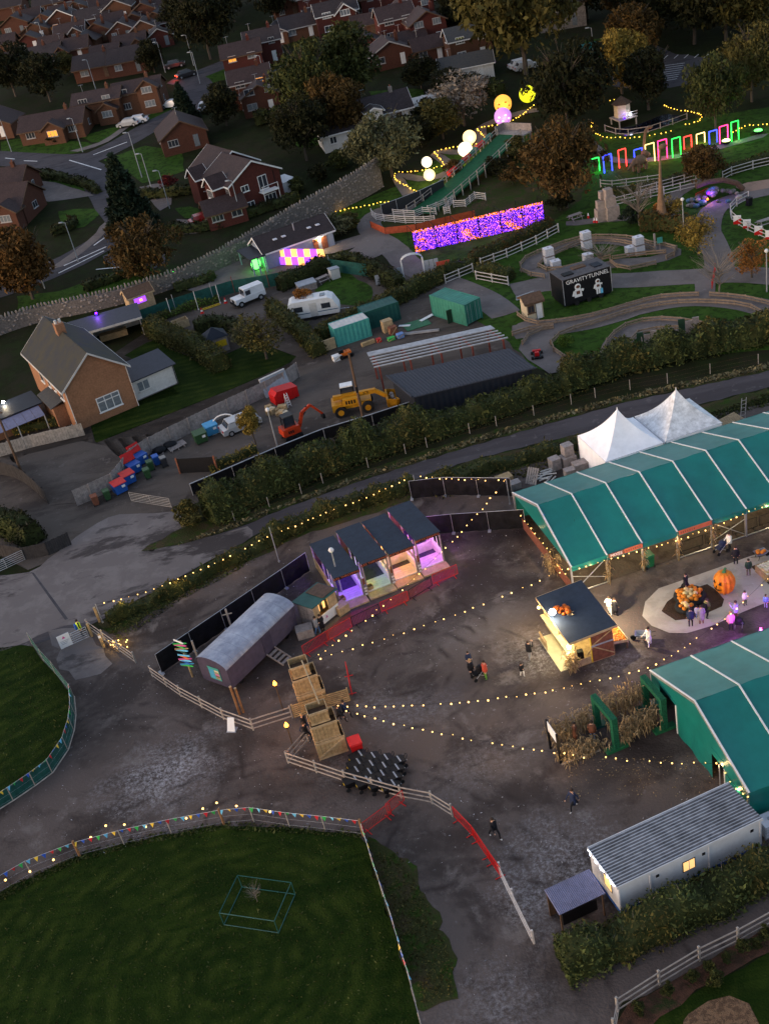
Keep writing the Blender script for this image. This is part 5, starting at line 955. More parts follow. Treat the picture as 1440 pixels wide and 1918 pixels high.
wire_fence('post and wire fence along the lane verge',[g(x,y) for x,y in ((440,976),(505,950),(565,925),(605,905),(690,876),(760,850),(800,838),(880,812),(930,798),(1000,778),(1070,757),(1115,745),(1180,730),(1250,718),(1330,700),(1420,682))],1.1,wr=.003)
tufts('field_edge_grass','ragged grass along the top edge of the near field',[(-40,1690),(150,1598),(300,1561),(420,1541),(520,1546),(680,1560),(684,1572),(520,1562),(420,1555),(300,1577),(150,1614),(-40,1712)],1800,.11,'leaf_mid',.08)
def ww(px,py): return g(px,py)
for i,(px,py,s,rz,m,z,lab) in enumerate([(1040,878,(.9,.8,1.1),.3,'woodgrey',0,'tall grey crate on the heap behind the marquee'),(1065,870,(1.2,1.0,.9),.2,'woodgrey',0,'grey slatted crate under the topmost crate'),(1065,868,(.9,.8,1.0),.25,'woodgrey',.95,'topmost pale grey crate of the heap'),(1068,897,(.9,.7,1.0),.15,'woodgrey',0,'grey plank crate in the middle of the heap'),(1088,882,(1.3,.9,.9),.2,'woodgrey',0,'grey crate next to the pagoda wall'),(945,905,(1.4,.9,.7),.25,'wood',0,'warm brown pallet box near the marquee corner'),(963,914,(1.1,.8,.6),.2,'woodgrey',0,'low grey pallet box at the marquee corner')]): crate('wooden_crate',lab,px,py,s,rz,m,z=z)
pl=thing('pallet_frame','pale upright pallet frame leaning behind the marquee corner','pallet',g(985,906),radians(-40))
for k in range(5): mb=MB();mb.bar((k*.22,0,.02),(k*.22,.9,1.2),.03,.16,(1,0,0));mb.to('slat','rail',pl)
for q in (.1,.5,.9): MB().b0(-.1,1.0,.9*q-.04,.9*q+.04,1.2*q-.05,1.2*q).to('bearer','woodgrey',pl)
for i in range(16): px,py=1018+random.uniform(-18,18),890+random.uniform(-7,12);t=thing('pvc_pipe','white pipe offcut in the heap behind the marquee','pipe',g(px,py)+Vector((0,0,.05+.05*(i % 4))),random.uniform(-.6,.9),'white pipe offcuts');MB().tube((-.55,0,.06),(.55,0,.06),.06,8).to('tube','offwhite',t)
pd=thing('timber_stack','stack of timber and a ladder beyond the dirty pagoda','timber stack',g(1375,800),radians(15))
for k in range(9): mb=MB();mb.bar((-.9,k*.18,.25),(1.2,k*.18+.2,.35),.1,.05);mb.to('plank','woodpale',pd)
for x in (-.7,.9): MB().b0(x-.06,x+.06,-.1,1.6,0,.22).to('bearer','woodgrey',pd)
mb=MB();mb.bar((.8,.2,.3),(1.5,.9,2.0),.06);mb.to('ladder_rail','rail',pd);mb=MB();mb.bar((1.2,.1,.3),(1.9,.8,2.0),.06);mb.to('ladder_rail','rail',pd)
for k in range(6): u=k/6;mb=MB();mb.bar((.8+.7*u,.2+.7*u,.4+1.7*u),(1.2+.7*u,.1+.7*u,.4+1.7*u),.04);mb.to('rung','rail',pd)
# ================================================================ works yard
def container(label,p,rz,L=6.06,W=2.44,H=2.59,m='contgreen',roofm=None,name='shipping_container',doors=True):
 t=thing(name,label,'container',p,rz)
 def corr(f,n,nm,mm):
  mb=MB();vs=[]
  for i in range(n+1):
   o=.04 if (i//2) % 2 else 0;a,b=f(i/n,o);vs += [a,b]
  mb.add(vs,[(2*i,2*i+1,2*i+3,2*i+2) for i in range(n)]);mb.to(nm,mm,t)
 n=int(L*8);corr(lambda u,o: ((L*u,.03+o,.15),(L*u,.03+o,H-.1)),n,'side_wall',m);corr(lambda u,o: ((L*u,W-.03-o,.15),(L*u,W-.03-o,H-.1)),n,'side_wall',m);corr(lambda u,o: ((L*u,.05,H-.04-o*.4),(L*u,W-.05,H-.04-o*.4)),n,'roof',roofm or m)
 MB().b0(.02,.06,.06,W-.06,.15,H-.1).to('end_wall',m,t)
 for s in ((0,W/2-.01),(W/2+.01,W)):
  d=MB().b0(L-.05,L-.01,s[0]+.06,s[1]-.06 if s[1] == W else s[1],.15,H-.1).to('door',m,t)
  if doors:
   for k in (.3,.7): y=s[0]+(s[1]-s[0])*k;MB().tube((L+.01,y,.2),(L+.01,y,H-.15),.02,5).to('lock_rod','galv',d)
 for x in (0,L-.1):
  for y in (0,W-.1): MB().b0(x,x+.1,y,y+.1,0,H).to('corner_post',m,t)
 for y in (0,W-.08):
  for z in (.02,H-.12): MB().b0(.1,L-.1,y,y+.08,z,z+.12).to('rail',m,t)
 return t
A=g(817,597);container('sea-green shipping container with doors, at the top of the works yard',Vector((10.5,125.6,T(125.6))),radians(-58),6.06,2.44,2.59,'contgreen')
B=g(639,648);container('turquoise steel store with pale roof, nearest the hedge corner',Vector((B.x-.4,B.y-.2,B.z)),radians(14),4.3,2.2,2.3,'contturq','offwhite')
container('dark green steel store between the turquoise and sea-green containers',g(688,622)+Vector((0,.4,0)),radians(14),4.4,2.3,2.3,'contdark','contdark')
F=[g(692,662,3.0),g(915,613,3.0),g(948,636,3.0),g(706,690,3.0)]
sfm=thing('steel_roof_frame','unfinished roof frame of silver purlins on dark red steel posts','roof frame',Vector((F[3].x,F[3].y,T(F[3].y))),0);o_=sfm.location
def fr(u,v,z=0): return F[0].lerp(F[1],u).lerp(F[3].lerp(F[2],u),v)+Vector((0,0,z))-o_
for v in (0,.055,.11,.165,.22,.4,.58,.76,.95): MB().bar(fr(-.02,v,.12),fr(1.02,v,.12),.16,.1).to('purlin','galv',sfm)
for u in (.02,.26,.5,.74,.98):
 MB().bar(fr(u,0,-.02),fr(u,1,-.02),.14,.2).to('rafter','steelred',sfm)
 for v in (.03,.97): a=fr(u,v);MB().b0(a.x-.09,a.x+.09,a.y-.09,a.y+.09,0,a.z-.02).to('post','steelred',sfm)
S=[g(728,704,3.1),g(955,653,3.1),g(1000,686,2.7),g(772,741,2.7)];o_=Vector((S[3].x,S[3].y,T(S[3].y)));ds=thing('clad_shed','long dark metal clad shed with ribbed roof behind the lane hedge','shed',o_)
def q4(u,v,z=0): return S[0].lerp(S[1],u).lerp(S[3].lerp(S[2],u),v)+Vector((0,0,z))-o_
mb=MB();n=110;vs=[]
for i in range(n+1): z=.05 if i % 3 == 0 else 0;vs += [q4(i/n,-.03,z),q4(i/n,1.05,z)]
mb.add(vs,[(2*i,2*i+1,2*i+3,2*i+2) for i in range(n)]);mb.to('roof_sheet','roofpurple',ds)
for (u0,v0,u1,v1) in ((.02,.98,.98,.98),(.98,.02,.98,.98),(.02,.03,.98,.03),(.02,.04,.02,.96)):
 a,b=q4(u0,v0),q4(u1,v1);nm='wall';mb=MB();k=40;vs=[];d=Vector((b.y-a.y,-(b.x-a.x),0));d.normalize()
 for i in range(k+1): p=a.lerp(b,i/k)+d*(.03*(i % 2));vs += [Vector((p.x,p.y,0)),Vector((p.x,p.y,p.z-.06))]
 mb.add(vs,[(2*i,2*i+1,2*i+3,2*i+2) for i in range(k)]);mb.to(nm,'roofdark',ds)
MB().bar(q4(-.01,1.06,-.05),q4(1.01,1.06,-.05),.1,.12).to('gutter','roofpurple',ds);MB().bar(q4(-.015,-.03,.03),q4(-.015,1.06,.03),.14,.16).to('verge_trim','roofpurple',ds)
jt=thing('telehandler','yellow telehandler with a loaded bucket and long boom','telehandler',g(668,768),radians(-2))
MB().b0(-2.2,1.7,-.75,.75,.75,1.25).to('chassis','jcb',jt);MB().b0(-2.35,-1.3,-1.0,1.0,.7,1.45).to('counterweight','jcb',jt);MB().box(-.3,-.72,1.55,2.0,.62,.7,0,.15,.1).to('engine_cover','jcb',jt)
for k in range(4): MB().b0(-.9+k*.28,-.75+k*.28,-1.045,-1.03,1.35,1.75).to('engine_grille','black',jt)
cbx=MB().box(-.55,.55,2.0,1.5,.95,1.5,0,.22,.15).to('cab','glass',jt);MB().box(-.55,.55,2.8,1.3,.95,.12).to('cab_roof','white',cbx)
for x,y in ((-1.25,.1),(.15,.1),(-1.25,1.0),(.15,1.0)): MB().bar((x,y,1.3),(x*.85-.08,y*.9+.05,2.76),.08).to('cab_pillar','black',cbx)
for x in (-1.55,1.25):
 for y in (-.95,.95): wq=MB().tube((x,y-.2,.6),(x,y+.2,.6),.62,18).to('tyre','rubber',jt);MB().tube((x,y-.22,.6),(x,y+.22,.6),.32,12).to('rim','jcb',wq)
mb=MB();mb.bar((-2.1,-.1,1.9),(2.3,-.1,1.85),.38,.45);mb.to('boom','jcb',jt);mb=MB();mb.bar((2.2,-.1,1.85),(3.3,-.1,1.0),.32,.4);mb.to('boom_head','jcb',jt);text('JCB','lettering','black',jt,(1.3,-.3,1.88),(pi/2,0,0),.38,.005)
mb=MB();mb.prism([(3.2,-1.2,.2),(4.4,-1.2,.15),(4.55,-1.2,.85),(4.3,-1.2,.8),(4.1,-1.2,.35),(3.5,-1.2,.4),(3.4,-1.2,1.1),(3.2,-1.2,1.1)],(0,2.4,0));mb.to('bucket','jcb',jt)
for y in (-1.2,1.15): MB().prism([(3.2,y,.2),(4.4,y,.15),(4.55,y,.85),(3.4,y,1.1)],(0,.05,0)).to('bucket_cheek','jcb',jt)
ld=thing('rubble_load','stones and rubble heaped in the telehandler bucket','rubble',jt.matrix_basis @ Vector((3.9,0,.4)))
for k in range(12): mb=MB();mb.ball((random.uniform(-.3,.35),random.uniform(-.9,.9),random.uniform(.05,.3)),random.uniform(.12,.24),7,5,(1,1,.7));mb.to('stone','boulder',ld)
md=thing('mini_digger','red-orange mini excavator with black cab and folded arm','excavator',g(548,818),radians(20))
for y in (-.6,.6): tr=MB().box(0,y,.25,2.0,.32,.5,0,.12,0).to('track','rubber',md);[MB().tube((x,y-.17,.25),(x,y+.17,.25),.18,10).to('track_wheel','black',tr) for x in (-.7,0,.7)]
MB().b0(-.5,.5,-.45,.45,.3,.6).to('undercarriage','black',md);MB().box(-.1,0,.95,1.9,1.5,.75,0,.06,.08).to('house','kubota',md)
for k in range(3): MB().b0(-.5+k*.22,-.38+k*.22,-.78,-.74,.8,1.1).to('grille','black',md)
c_=MB().box(-.05,.2,1.85,1.1,.95,1.15,0,.1,.1).to('cab','glass',md);MB().box(-.05,.2,2.46,1.15,1.0,.1).to('cab_roof','roofslate',c_)
for x in (-.6,.5):
 for y in (-.28,.68): MB().bar((x,y,1.28),(x*.9,y*.95+.01,2.42),.07).to('cab_pillar','black',c_)
for nm,a,b,w_ in (('boom',(.9,-.2,.9),(1.5,-.2,2.3),.26),('boom',(1.5,-.2,2.3),(2.5,-.2,2.75),.22),('arm',(2.5,-.2,2.75),(3.6,-.2,1.3),.18)): MB().bar(a,b,w_,w_*1.2).to(nm,'kubota',md)
MB().tube((.95,-.2,1.5),(1.9,-.2,2.2),.06,6).to('ram','black',md);MB().tube((2.0,-.2,2.75),(2.9,-.2,2.45),.06,6).to('ram','black',md);MB().box(3.6,-.2,1.1,.3,.6,.5,0,.4,0).to('bucket','black',md)
rc=thing('red_skip','red sloping waste skip with lid beside the plank fence','skip',g(534,748),radians(24));mb=MB();mb.prism([(-1.4,-.75,.1),(1.4,-.75,.1),(1.4,-.75,1.2),(-1.0,-.75,1.5),(-1.4,-.75,1.1)],(0,1.5,0));mb.to('body','red',rc);MB().bar((-1.05,0,1.54),(1.4,0,1.25),1.55,.07).to('lid','red',rc)
for x in (-1,1):
 for y in (-.7,.7): MB().tube((x,y-.05,.1),(x,y+.05,.1),.1,8).to('wheel','rubber',rc)
for k in range(5): MB().b0(-1.2+k*.6,-1.12+k*.6,-.8,-.75,.15,1.1).to('rib','red',rc)
lt=thing('white_stepladder','white stepladder in front of the red skip','ladder',g(543,762),.4)
for x in (-.2,.2): MB().bar((x,0,0),(x*.7,.35,1.5),.05).to('rail','white',lt);MB().bar((x*.8,.75,0),(x*.7,.38,1.5),.04).to('back_leg','white',lt)
for k in range(5): MB().bar((-.19+.02*k,.07*k+.05,.25*k+.25),(.19-.02*k,.07*k+.05,.25*k+.25),.08,.03).to('step','white',lt)
for i in range(10): crate('cardboard_box','brown box in the jumble before the red skip, number %s' % 'one two three four five six seven eight nine ten'.split()[i],505+(i % 5)*7+random.uniform(-3,3),770+(i//5)*8+random.uniform(-3,3),(random.uniform(.4,.7),random.uniform(.4,.6),random.uniform(.3,.6)),random.uniform(0,1.5),random.choice(['wood','woodpale','cream']),'box')
mt=thing('leaning_mattress','grey padded slab leaning on the plank fence behind the red skip','panel',g(523,735),radians(28));mb=MB();mb.prism([(-1.6,0,.02),(1.6,0,.02),(1.6,.7,1.9),(-1.6,.7,1.9)],(0,.2,.05));mb.to('slab','plastic_grey',mt);MB().bar((-1.6,.78,1.98),(1.6,.78,1.98),.26,.06).to('edge','offwhite',mt)
def car(label,p,rz,m,L=4.3,W=1.8,H=1.45,kind='hatch',lights=False,name='parked_car'):
 t=thing(name,label,'car',p,rz);mb=MB();h=W/2
 pr={'hatch': [(-L/2,.45),(-L/2+.05,.85),(-L*.38,.92),(-L*.3,H),(L*.16,H),(L*.27,.95),(L*.45,.82),(L/2,.65),(L/2,.3),(-L/2,.3)],'van': [(-L/2,.4),(-L/2,H),(L*.22,H),(L*.3,1.15),(L*.46,1.0),(L/2,.7),(L/2,.32),(-L/2,.32)]}[kind]
 n=len(pr);vs=[]
 for y,k in ((-h,1),(-h*.96,1),(h*.96,1),(h,1)):
  for x,z in pr: vs.append((x,y*(.82 if z > 1.0 else 1),z))
 mb.add(vs,[(a*n+i,a*n+(i+1) % n,(a+1)*n+(i+1) % n,(a+1)*n+i) for a in range(3) for i in range(n)]+[tuple(range(n)),tuple(range(3*n,4*n))]);mb.to('body',m,t)
 if kind == 'hatch':
  for s in (-1,1): mb=MB();y=s*h*.86;mb.prism([(-L*.34,y*1.08,.95),(-L*.275,y*.975,H-.08),(L*.14,y*.975,H-.08),(L*.24,y*1.08,.97)],(0,s*.012,0));mb.to('side_window','glass',t)
  mb=MB();mb.prism([(L*.175,-h*.72,H-.06),(L*.175,h*.72,H-.06),(L*.27,h*.8,.98),(L*.27,-h*.8,.98)],(.015,0,.015));mb.to('windscreen','glass',t);mb=MB();mb.prism([(-L*.31,-h*.72,H-.06),(-L*.31,h*.72,H-.06),(-L*.385,h*.8,.96),(-L*.385,-h*.8,.96)],(-.015,0,.015));mb.to('rear_window','glass',t)
 else:
  mb=MB();mb.prism([(L*.225,-h*.75,H-.1),(L*.225,h*.75,H-.1),(L*.305,h*.8,1.18),(L*.305,-h*.8,1.18)],(.02,0,.02));mb.to('windscreen','glass',t)
  for s in (-1,1): MB().b0(L*.02,L*.2,s*h*.83-.01,s*h*.83+.01,1.15,H-.15).to('side_window','glass',t)
 for x in (-L*.31,L*.32):
  for y in (-h+.06,h-.06): wq=MB().tube((x,y-.1,.32),(x,y+.1,.32),.33,14).to('tyre','rubber',t);MB().tube((x,y-.11,.32),(x,y+.11,.32),.19,10).to('rim','galv',wq)
 for y in (-h*.72,h*.72): MB().b0(L/2-.04,L/2+.015,y-.17,y+.17,.6,.74).to('headlight','offwhite',t);MB().b0(-L/2-.015,-L/2+.03,y-.12,y+.12,.65,.85).to('tail_light','tail_red' if lights else 'red',t)
 if lights: lamp('brake_glow',(-L/2-.5,0,.7),(1,.08,.03),40,.2,t)
 return t
car('silver hatchback behind the small golden tree in the bin yard',g(452,803),radians(20),'carsilver')
def bigbin(label,p,rz,m,lid,open_=False):
 t=thing('waste_container',label,'bin',p,rz);MB().box(0,0,.62,1.2,.95,.95,0,-.1,-.12).to('body',m,t)
 for x in (-.5,.5):
  for y in (-.38,.38): MB().tube((x,y-.03,.09),(x,y+.03,.09),.09,8).to('castor','rubber',t)
 if open_: mb=MB();mb.bar((0,.55,1.15),(0,.95,2.0),1.35,.06,(0,1,0));mb.to('lid',lid,t);MB().box(0,0,1.02,1.15,.95,.05).to('rubbish','cream',t)
 else: mb=MB();mb.prism([(-.68,-.58,1.11),(.68,-.58,1.11),(.68,.55,1.25),(-.68,.55,1.25)],(0,0,.06));mb.to('lid',lid,t)
 MB().b0(.1,.45,-.57,-.54,.7,.95).to('label_plate','signwhite',t);return t
for i,(px,py,m,l,o,lab) in enumerate([(227,922,'blue','red',0,'blue waste container with closed red lid, first of the row'),(243,905,'blue','red',0,'blue waste container with closed red lid, second of the row'),(254,885,'blue','red',1,'blue waste container with open red lid, third of the row'),(266,868,'blue','red',1,'blue waste container with open red lid, last of the row'),(378,828,'bingreen','bingreen',0,'dark green waste container beside the blue one by the plank fence'),(398,813,'bluelight','bluelight',0,'light blue waste container by the plank fence')]): bigbin(lab,g(px,py),radians([30,32,35,38,20,22][i]),m,l,o)
for i,(px,py,m,lab) in enumerate([(181,945,'woodred','brown wheelie bin at the fence end'),(203,935,'bingreen','green wheelie bin next to the brown one'),(278,895,'bingreen','near green wheelie bin beside the blue containers'),(284,880,'bingreen','far green wheelie bin beside the blue containers'),(295,870,'blue','blue wheelie bin beside the pallets'),(309,873,'cardark','grey wheelie bin beside the pallets')]): wheelie(lab,g(px,py),radians(200),m,1.1,.65)
bk=thing('stacked_pallets','leaning timber pallets by the plank fence','pallets',g(335,842),radians(25))
for k in range(6): MB().bar((-.9,k*.22,.2+k*.02),(1.0,k*.2,.35),.14,.04).to('slat','woodgrey',bk)
for x in (-.7,0,.7): MB().b0(x-.05,x+.05,-.1,1.2,0,.2).to('bearer','woodgrey',bk)
hp_=thing('white_hose','loop of thick white hose against the plank fence','hose',g(430,806));MB().path([(1.1*cos(a)*1.1-.3,.2*sin(a)+.3,.9+.8*sin(a)) for a in [pi*k/12-.2 for k in range(16)]],.07,6).to('loop','white',hp_);MB().tube((-1.8,-.3,.1),(1.4,.9,.1),.1,8).to('pipe','white',hp_)
for i,(px,py) in enumerate(((300,848),(320,838))): t=thing('rubble_bag','black covered heap by the plank fence, %s' % ('left','right')[i],'heap',g(px,py));MB().ball((0,0,.3),.8,9,6,(1,.7,.5)).to('sheet','black',t,smooth=True);MB().box(.2,-.3,.1,.5,.3,.2).to('weight','woodgrey',t)
wd=thing('dark_screen','freestanding dark screen wall with rust coloured posts in the bin yard','screen',g(338,887),hd(g(338,887),g(408,883)));Lq=(g(338,887)-g(408,883)).length
MB().b0(0,Lq,-.03,.03,.05,1.7).to('screen','black',wd);[MB().b0(x-.08,x+.08,-.08,.08,0,1.8).to('post','woodred',wd) for x in (0,Lq)]
def plank_fence(label,pts,h=1.8,bw=.15,m='woodgrey',step=2.4,curve=5,name='plank_fence'):
 P=smooth(pts,curve) if curve else pts;Q=resample(P,step);Q.append(P[-1]);t=thing(name,label,'fence',Q[0])
 for a,b in zip(Q,Q[1:]):
  L=(b-a).length;n=max(1,int(L/bw));d=(b-a)/n;nn_=Vector((d.y,-d.x,0));nn_.normalize();mb=MB()
  for i in range(n): p=a+d*i-Q[0]+nn_*random.uniform(-.012,.012);q=p+d*.94;z=T(a.y+d.y*i)-Q[0].z;hh=h+random.uniform(-.03,.03);mb.add([(p.x,p.y,z),(q.x,q.y,z),(q.x,q.y,z+hh),(p.x,p.y,z+hh)]+[(p.x-nn_.x*.025,p.y-nn_.y*.025,z),(q.x-nn_.x*.025,q.y-nn_.y*.025,z),(q.x-nn_.x*.025,q.y-nn_.y*.025,z+hh),(p.x-nn_.x*.025,p.y-nn_.y*.025,z+hh)],[(0,1,2,3),(7,6,5,4),(3,2,6,7),(0,3,7,4),(1,5,6,2)])
  mb.to('boards',m,t);inst(post_mesh(m,.1,h+.05),'post',t,Vector((a.x,a.y,T(a.y)))-Q[0]-nn_*.1)
 return t
plank_fence('tall weathered plank fence curving between lawn and works yard',gg([(560,706),(540,722),(480,752),(400,790),(320,830),(260,862),(238,885),(222,912),(145,948)]))
plank_fence('grey panel fence round the small yard left of the house',gg([(-20,862),(60,838),(160,815)]),1.5,.3,'postgrey',curve=0);plank_fence('dark board wall at the left driveway',gg([(-20,885),(40,900),(92,945)]),1.7,.2,'boarddark');plank_fence('dark brown board wall by the lane apron',gg([(-20,1035),(60,1050),(135,1020)]),1.4,.2,'boarddark')
mf=gg([(362,928),(440,895),(520,860),(610,824),(700,797),(770,774)])
t=thing('sheeted_yard_fence','yard fence hung with shiny black sheeting above the long hedge','fence',mf[0])
for i,(a,b) in enumerate(zip(mf,mf[1:])):
 d=b-a;n=Vector((d.y,-d.x,0));n.normalize();vs=[];k=16
 for j in range(k+1):
  for z in range(5): u=j/k;vs.append(a+d*u+n*(.08*sin(u*23+i)*sin(z*1.9+i*2))+Vector((0,0,.06+1.2*z/4))-mf[0])
 mb=MB();mb.add(vs,[(j*5+z,j*5+5+z,j*5+6+z,j*5+1+z) for j in range(k) for z in range(4)]);mb.to('sheeting','black',t,smooth=True);MB().tube(a-mf[0]+Vector((0,0,1.3)),b-mf[0]+Vector((0,0,1.3)),.05,6).to('top_rail','galv',t);inst(post_mesh('galv',.08,1.32),'post',t,a-mf[0])
def street_lamp(label,px,py,h=6.0,m='postlamp',globe=None,arm=.7,rz=0.0,name='street_lamp'):
 t=thing(name,label,'street lamp',g(px,py),rz);MB().tube((0,0,0),(0,0,h),.09,7,.05).to('post',m,t)
 if arm: MB().tube((0,0,h),(arm,0,h+.12),.04,6).to('arm',m,t)
 mb=MB();(mb.ball((arm,0,h+.1),.22,8,6) if globe else mb.box(arm,0,h+.1,.6,.25,.14));mb.to('lamp_head',globe or m,t);return t
t=thing('utility_pole','leaning dark wooden utility pole in the works yard','pole',g(684,800));MB().tube((0,0,0),(0,0,8.2),.16,8,.11).to('shaft','wooddark',t);MB().b0(-.12,.12,-.2,-.12,4,4.6).to('plate','black',t)
t=thing('utility_pole','dark wooden utility pole in front of the brick house','pole',g(45,895));MB().tube((0,0,0),(0,0,8.0),.16,8,.11).to('shaft','wooddark',t);MB().b0(-.5,.5,-.06,.06,7.6,7.75).to('cross_arm','wooddark',t)
street_lamp('white lamp post in front of the mini digger',520,838,4.2,'galv','white',0);street_lamp('slim lamp post beside the first throwing booth',641,1112,4.2,'galv','white',0)
mw=thing('ride_on_mower','orange and black ride-on mower among yard clutter','mower',g(648,668),radians(15));MB().box(0,0,.5,1.4,.8,.4,0,.1,.1).to('bonnet','orange',mw);MB().box(-.5,0,.85,.5,.6,.4).to('seat','black',mw);MB().box(.1,0,.25,1.1,1.1,.2).to('deck','black',mw);MB().tube((.2,0,.7),(-.05,0,1.1),.03,6).to('steering_column','black',mw)
for x in (-.6,.6):
 for y in (-.45,.45): MB().tube((x,y-.1,.25),(x,y+.1,.25),.25,12).to('wheel','rubber',mw)
for i,(px,py,s,m,lab) in enumerate([(618,655,(1.6,.15,1.3),'woodpale','sheet of plywood leaning at the hedge end'),(632,674,(1.0,.7,.6),'signwhite','white and blue rubble sack by the mower'),(727,620,(1.2,.8,1.4),'woodpale','tall pale plywood crate by the dark green store'),(737,625,(.9,.7,.9),'woodred','red-brown crate beside the plywood crate'),(690,645,(1.6,.4,.4),'wood','long timber box below the turquoise store'),(733,637,(.8,.5,.35),'bunt_green','bright green tool case on the yard floor'),(750,632,(.8,.6,.5),'cloth_blue','blue crate in the yard clutter'),(710,640,(.5,.5,.4),'red','red can in the yard clutter')]): crate('yard_crate',lab,px,py,s,.3,m,'crate')
gm=thing('green_tarp','green mat and white boards lying by the sea-green container','mat',g(780,608),.2);MB().box(0,0,.06,3.0,2.2,.05).to('mat','green',gm);MB().box(1.6,.8,.13,2.0,.5,.05,.4).to('board','signwhite',gm);MB().box(-1.3,.5,.13,1.4,.4,.05,-.6).to('board','signwhite',gm)
for i in range(4): t=thing('roof_purlin','loose silver purlin on the yard floor, number %s' % 'one two three four'.split()[i],'purlin',g(790,621+i*1.2)+Vector((0,0,.02+.06*(i % 2))),radians(-14));MB().b0(-2,2,-.08,.08,0,.1).to('web','galv',t);MB().b0(-2,2,-.08,-.06,.1,.16).to('lip','galv',t)
lb=thing('lumber_screen','dark leaning boards and ramp at the end of the sea-green container','boards',g(858,590),radians(20));mb=MB();mb.prism([(-1.2,0,0),(1.2,0,0),(1.2,1.3,1.6),(-1.2,1.3,1.6)],(0,.06,0));mb.to('ramp','roofslate',lb);MB().b0(-1.4,1.4,1.4,1.5,0,2.1).to('screen','contdark',lb);MB().b0(-2.0,.3,-1.2,-1.1,0,1.6).to('screen','greendark',lb)
hedge('boundary_hedge','tall dark boundary hedge between the works yard and the lane',gg([(395,978),(460,944),(540,907),(640,868),(740,834),(800,812)]),3.4,2.9,'leaf_hedge',42,.17,.3,rough=.35);hedge('boundary_hedge','tall dark boundary hedge below the clad shed',gg([(800,818),(880,792),(980,758),(1060,732)]),2.8,2.0,'leaf_mid',42,.17,.3,rough=.35)
hedge('boundary_hedge','tall dark boundary hedge below the lower kart track',gg([(1060,730),(1160,696),(1260,672),(1360,650),(1480,630)]),3.0,2.8,'leaf_hedge',42,.18,.3,rough=.35)
tree(362,985,2.6,'shrub','leaf_olive','rounded olive shrub at the works yard gate',1.1,name='shrub',cat='shrub')
hedge('clipped_hedge','clipped hedge in front of the caravan',gg([(510,585),(560,625),(600,668)]),1.8,1.9,'leaf_olive',45,.16,.1,rough=.12);hedge('clipped_hedge','long clipped hedge behind the steel stores',gg([(600,640),(660,608),(730,575),(790,545),(830,525)]),1.8,1.9,'leaf_olive',45,.16,.1,rough=.15)
hedge('clipped_hedge','hedge at the far side of the caravan lawn',gg([(525,545),(580,520),(640,500),(690,510),(750,545)]),1.8,2.0,'leaf_dark',40,.17,.1,rough=.2);hedge('clipped_hedge','thick clipped hedge beside the brick house garage',gg([(285,625),(330,645),(380,668),(418,695)]),2.2,2.4,'leaf_olive',50,.15,.1,rough=.1)
hedge('clipped_hedge','low golden hedge by the dark screen',gg([(395,885),(440,862),(480,845)]),1.2,.8,'leaf_gold',45,.14,.2,rough=.3);hedge('clipped_hedge','low golden shrubs below the brick house porch',gg([(28,812),(70,802),(110,795)]),1.4,1.0,'leaf_gold',40,.15,.2,rough=.3);hedge('clipped_hedge','dark round hedge at the left edge by the driveway',gg([(-30,985),(20,995),(70,1020)]),2.6,2.4,'leaf_dark',40,.17,.3,rough=.2);hedge('clipped_hedge','dark hedge behind the banner shed',gg([(370,625),(410,612),(445,622)]),1.8,1.6,'leaf_dark',40,.17,.1)
tree(480,835,4.3,'round','leaf_gold','small golden tree in front of the silver hatchback',.75,.3);tree(575,590,3.6,'tall','leaf_orange','small orange-brown tree in front of the caravan',1.0,.12);tree(500,672,6.0,'sparse','leaf_olive','loose olive green tree on the brick house lawn',1.15,.12);tree(470,660,4.5,'sparse','leaf_grey','thin grey-green tree beside the banner shed',1.0,.15)
cv=thing('touring_caravan','white touring caravan behind the clipped hedge','caravan',g(592,592),radians(-7));mb=MB();pr=[(-3.1,.45),(-3.2,1.2),(-2.9,2.4),(-2.5,2.6),(1.9,2.6),(2.5,2.3),(3.1,1.1),(3.1,.45)];mb.prism([(x,-1.1,z) for x,z in pr],(0,2.2,0));mb.to('body','white',cv)
for x in (-1.8,1.6): MB().b0(x-.55,x+.55,-1.12,-1.1,1.3,1.95).to('window','glass',cv)
MB().b0(-.4,.5,-1.12,-1.1,.5,2.2).to('door','offwhite',cv);MB().b0(-.6,.2,-.4,.4,2.6,2.72).to('roof_light','offwhite',cv);MB().b0(1.0,1.6,-.4,.4,2.6,2.72).to('roof_light','glasspale',cv)
for y in (-1.0,1.0): MB().tube((0,y-.1,.33),(0,y+.1,.33),.33,12).to('wheel','rubber',cv)
MB().tube((3.1,0,.45),(4.2,0,.4),.05,6).to('tow_bar','galv',cv);MB().b0(-3.0,3.0,-1.115,-1.1,.95,1.05).to('stripe','carblue',cv)
lr=thing('off_roader','white long-wheelbase off-roader parked by the cones','off-roader',g(467,567)+Vector((0,.3,0)),radians(205));
MB().b0(-2.2,2.1,-.85,.85,.5,1.15).to('lower_body','carwhite',lr);MB().box(-.75,0,1.6,2.9,1.6,.95,0,.05,.1).to('cabin','carwhite',lr);MB().b0(2.1,2.25,-.85,.85,.4,.65).to('bumper','black',lr);MB().b0(2.1,2.13,-.35,.35,.7,1.05).to('grille','black',lr)
mb=MB();mb.prism([(.68,-.68,1.2),(.68,.68,1.2),(.62,.64,1.95),(.62,-.64,1.95)],(.03,0,0));mb.to('windscreen','glass',lr)
for s in (-1,1): MB().b0(-.2,.5,s*.78-.01,s*.78+.01,1.25,1.85).to('side_window','glass',lr);MB().tube((2.1,s*.6,.9),(2.14,s*.6,.9),.1,8).to('headlight','offwhite',lr)
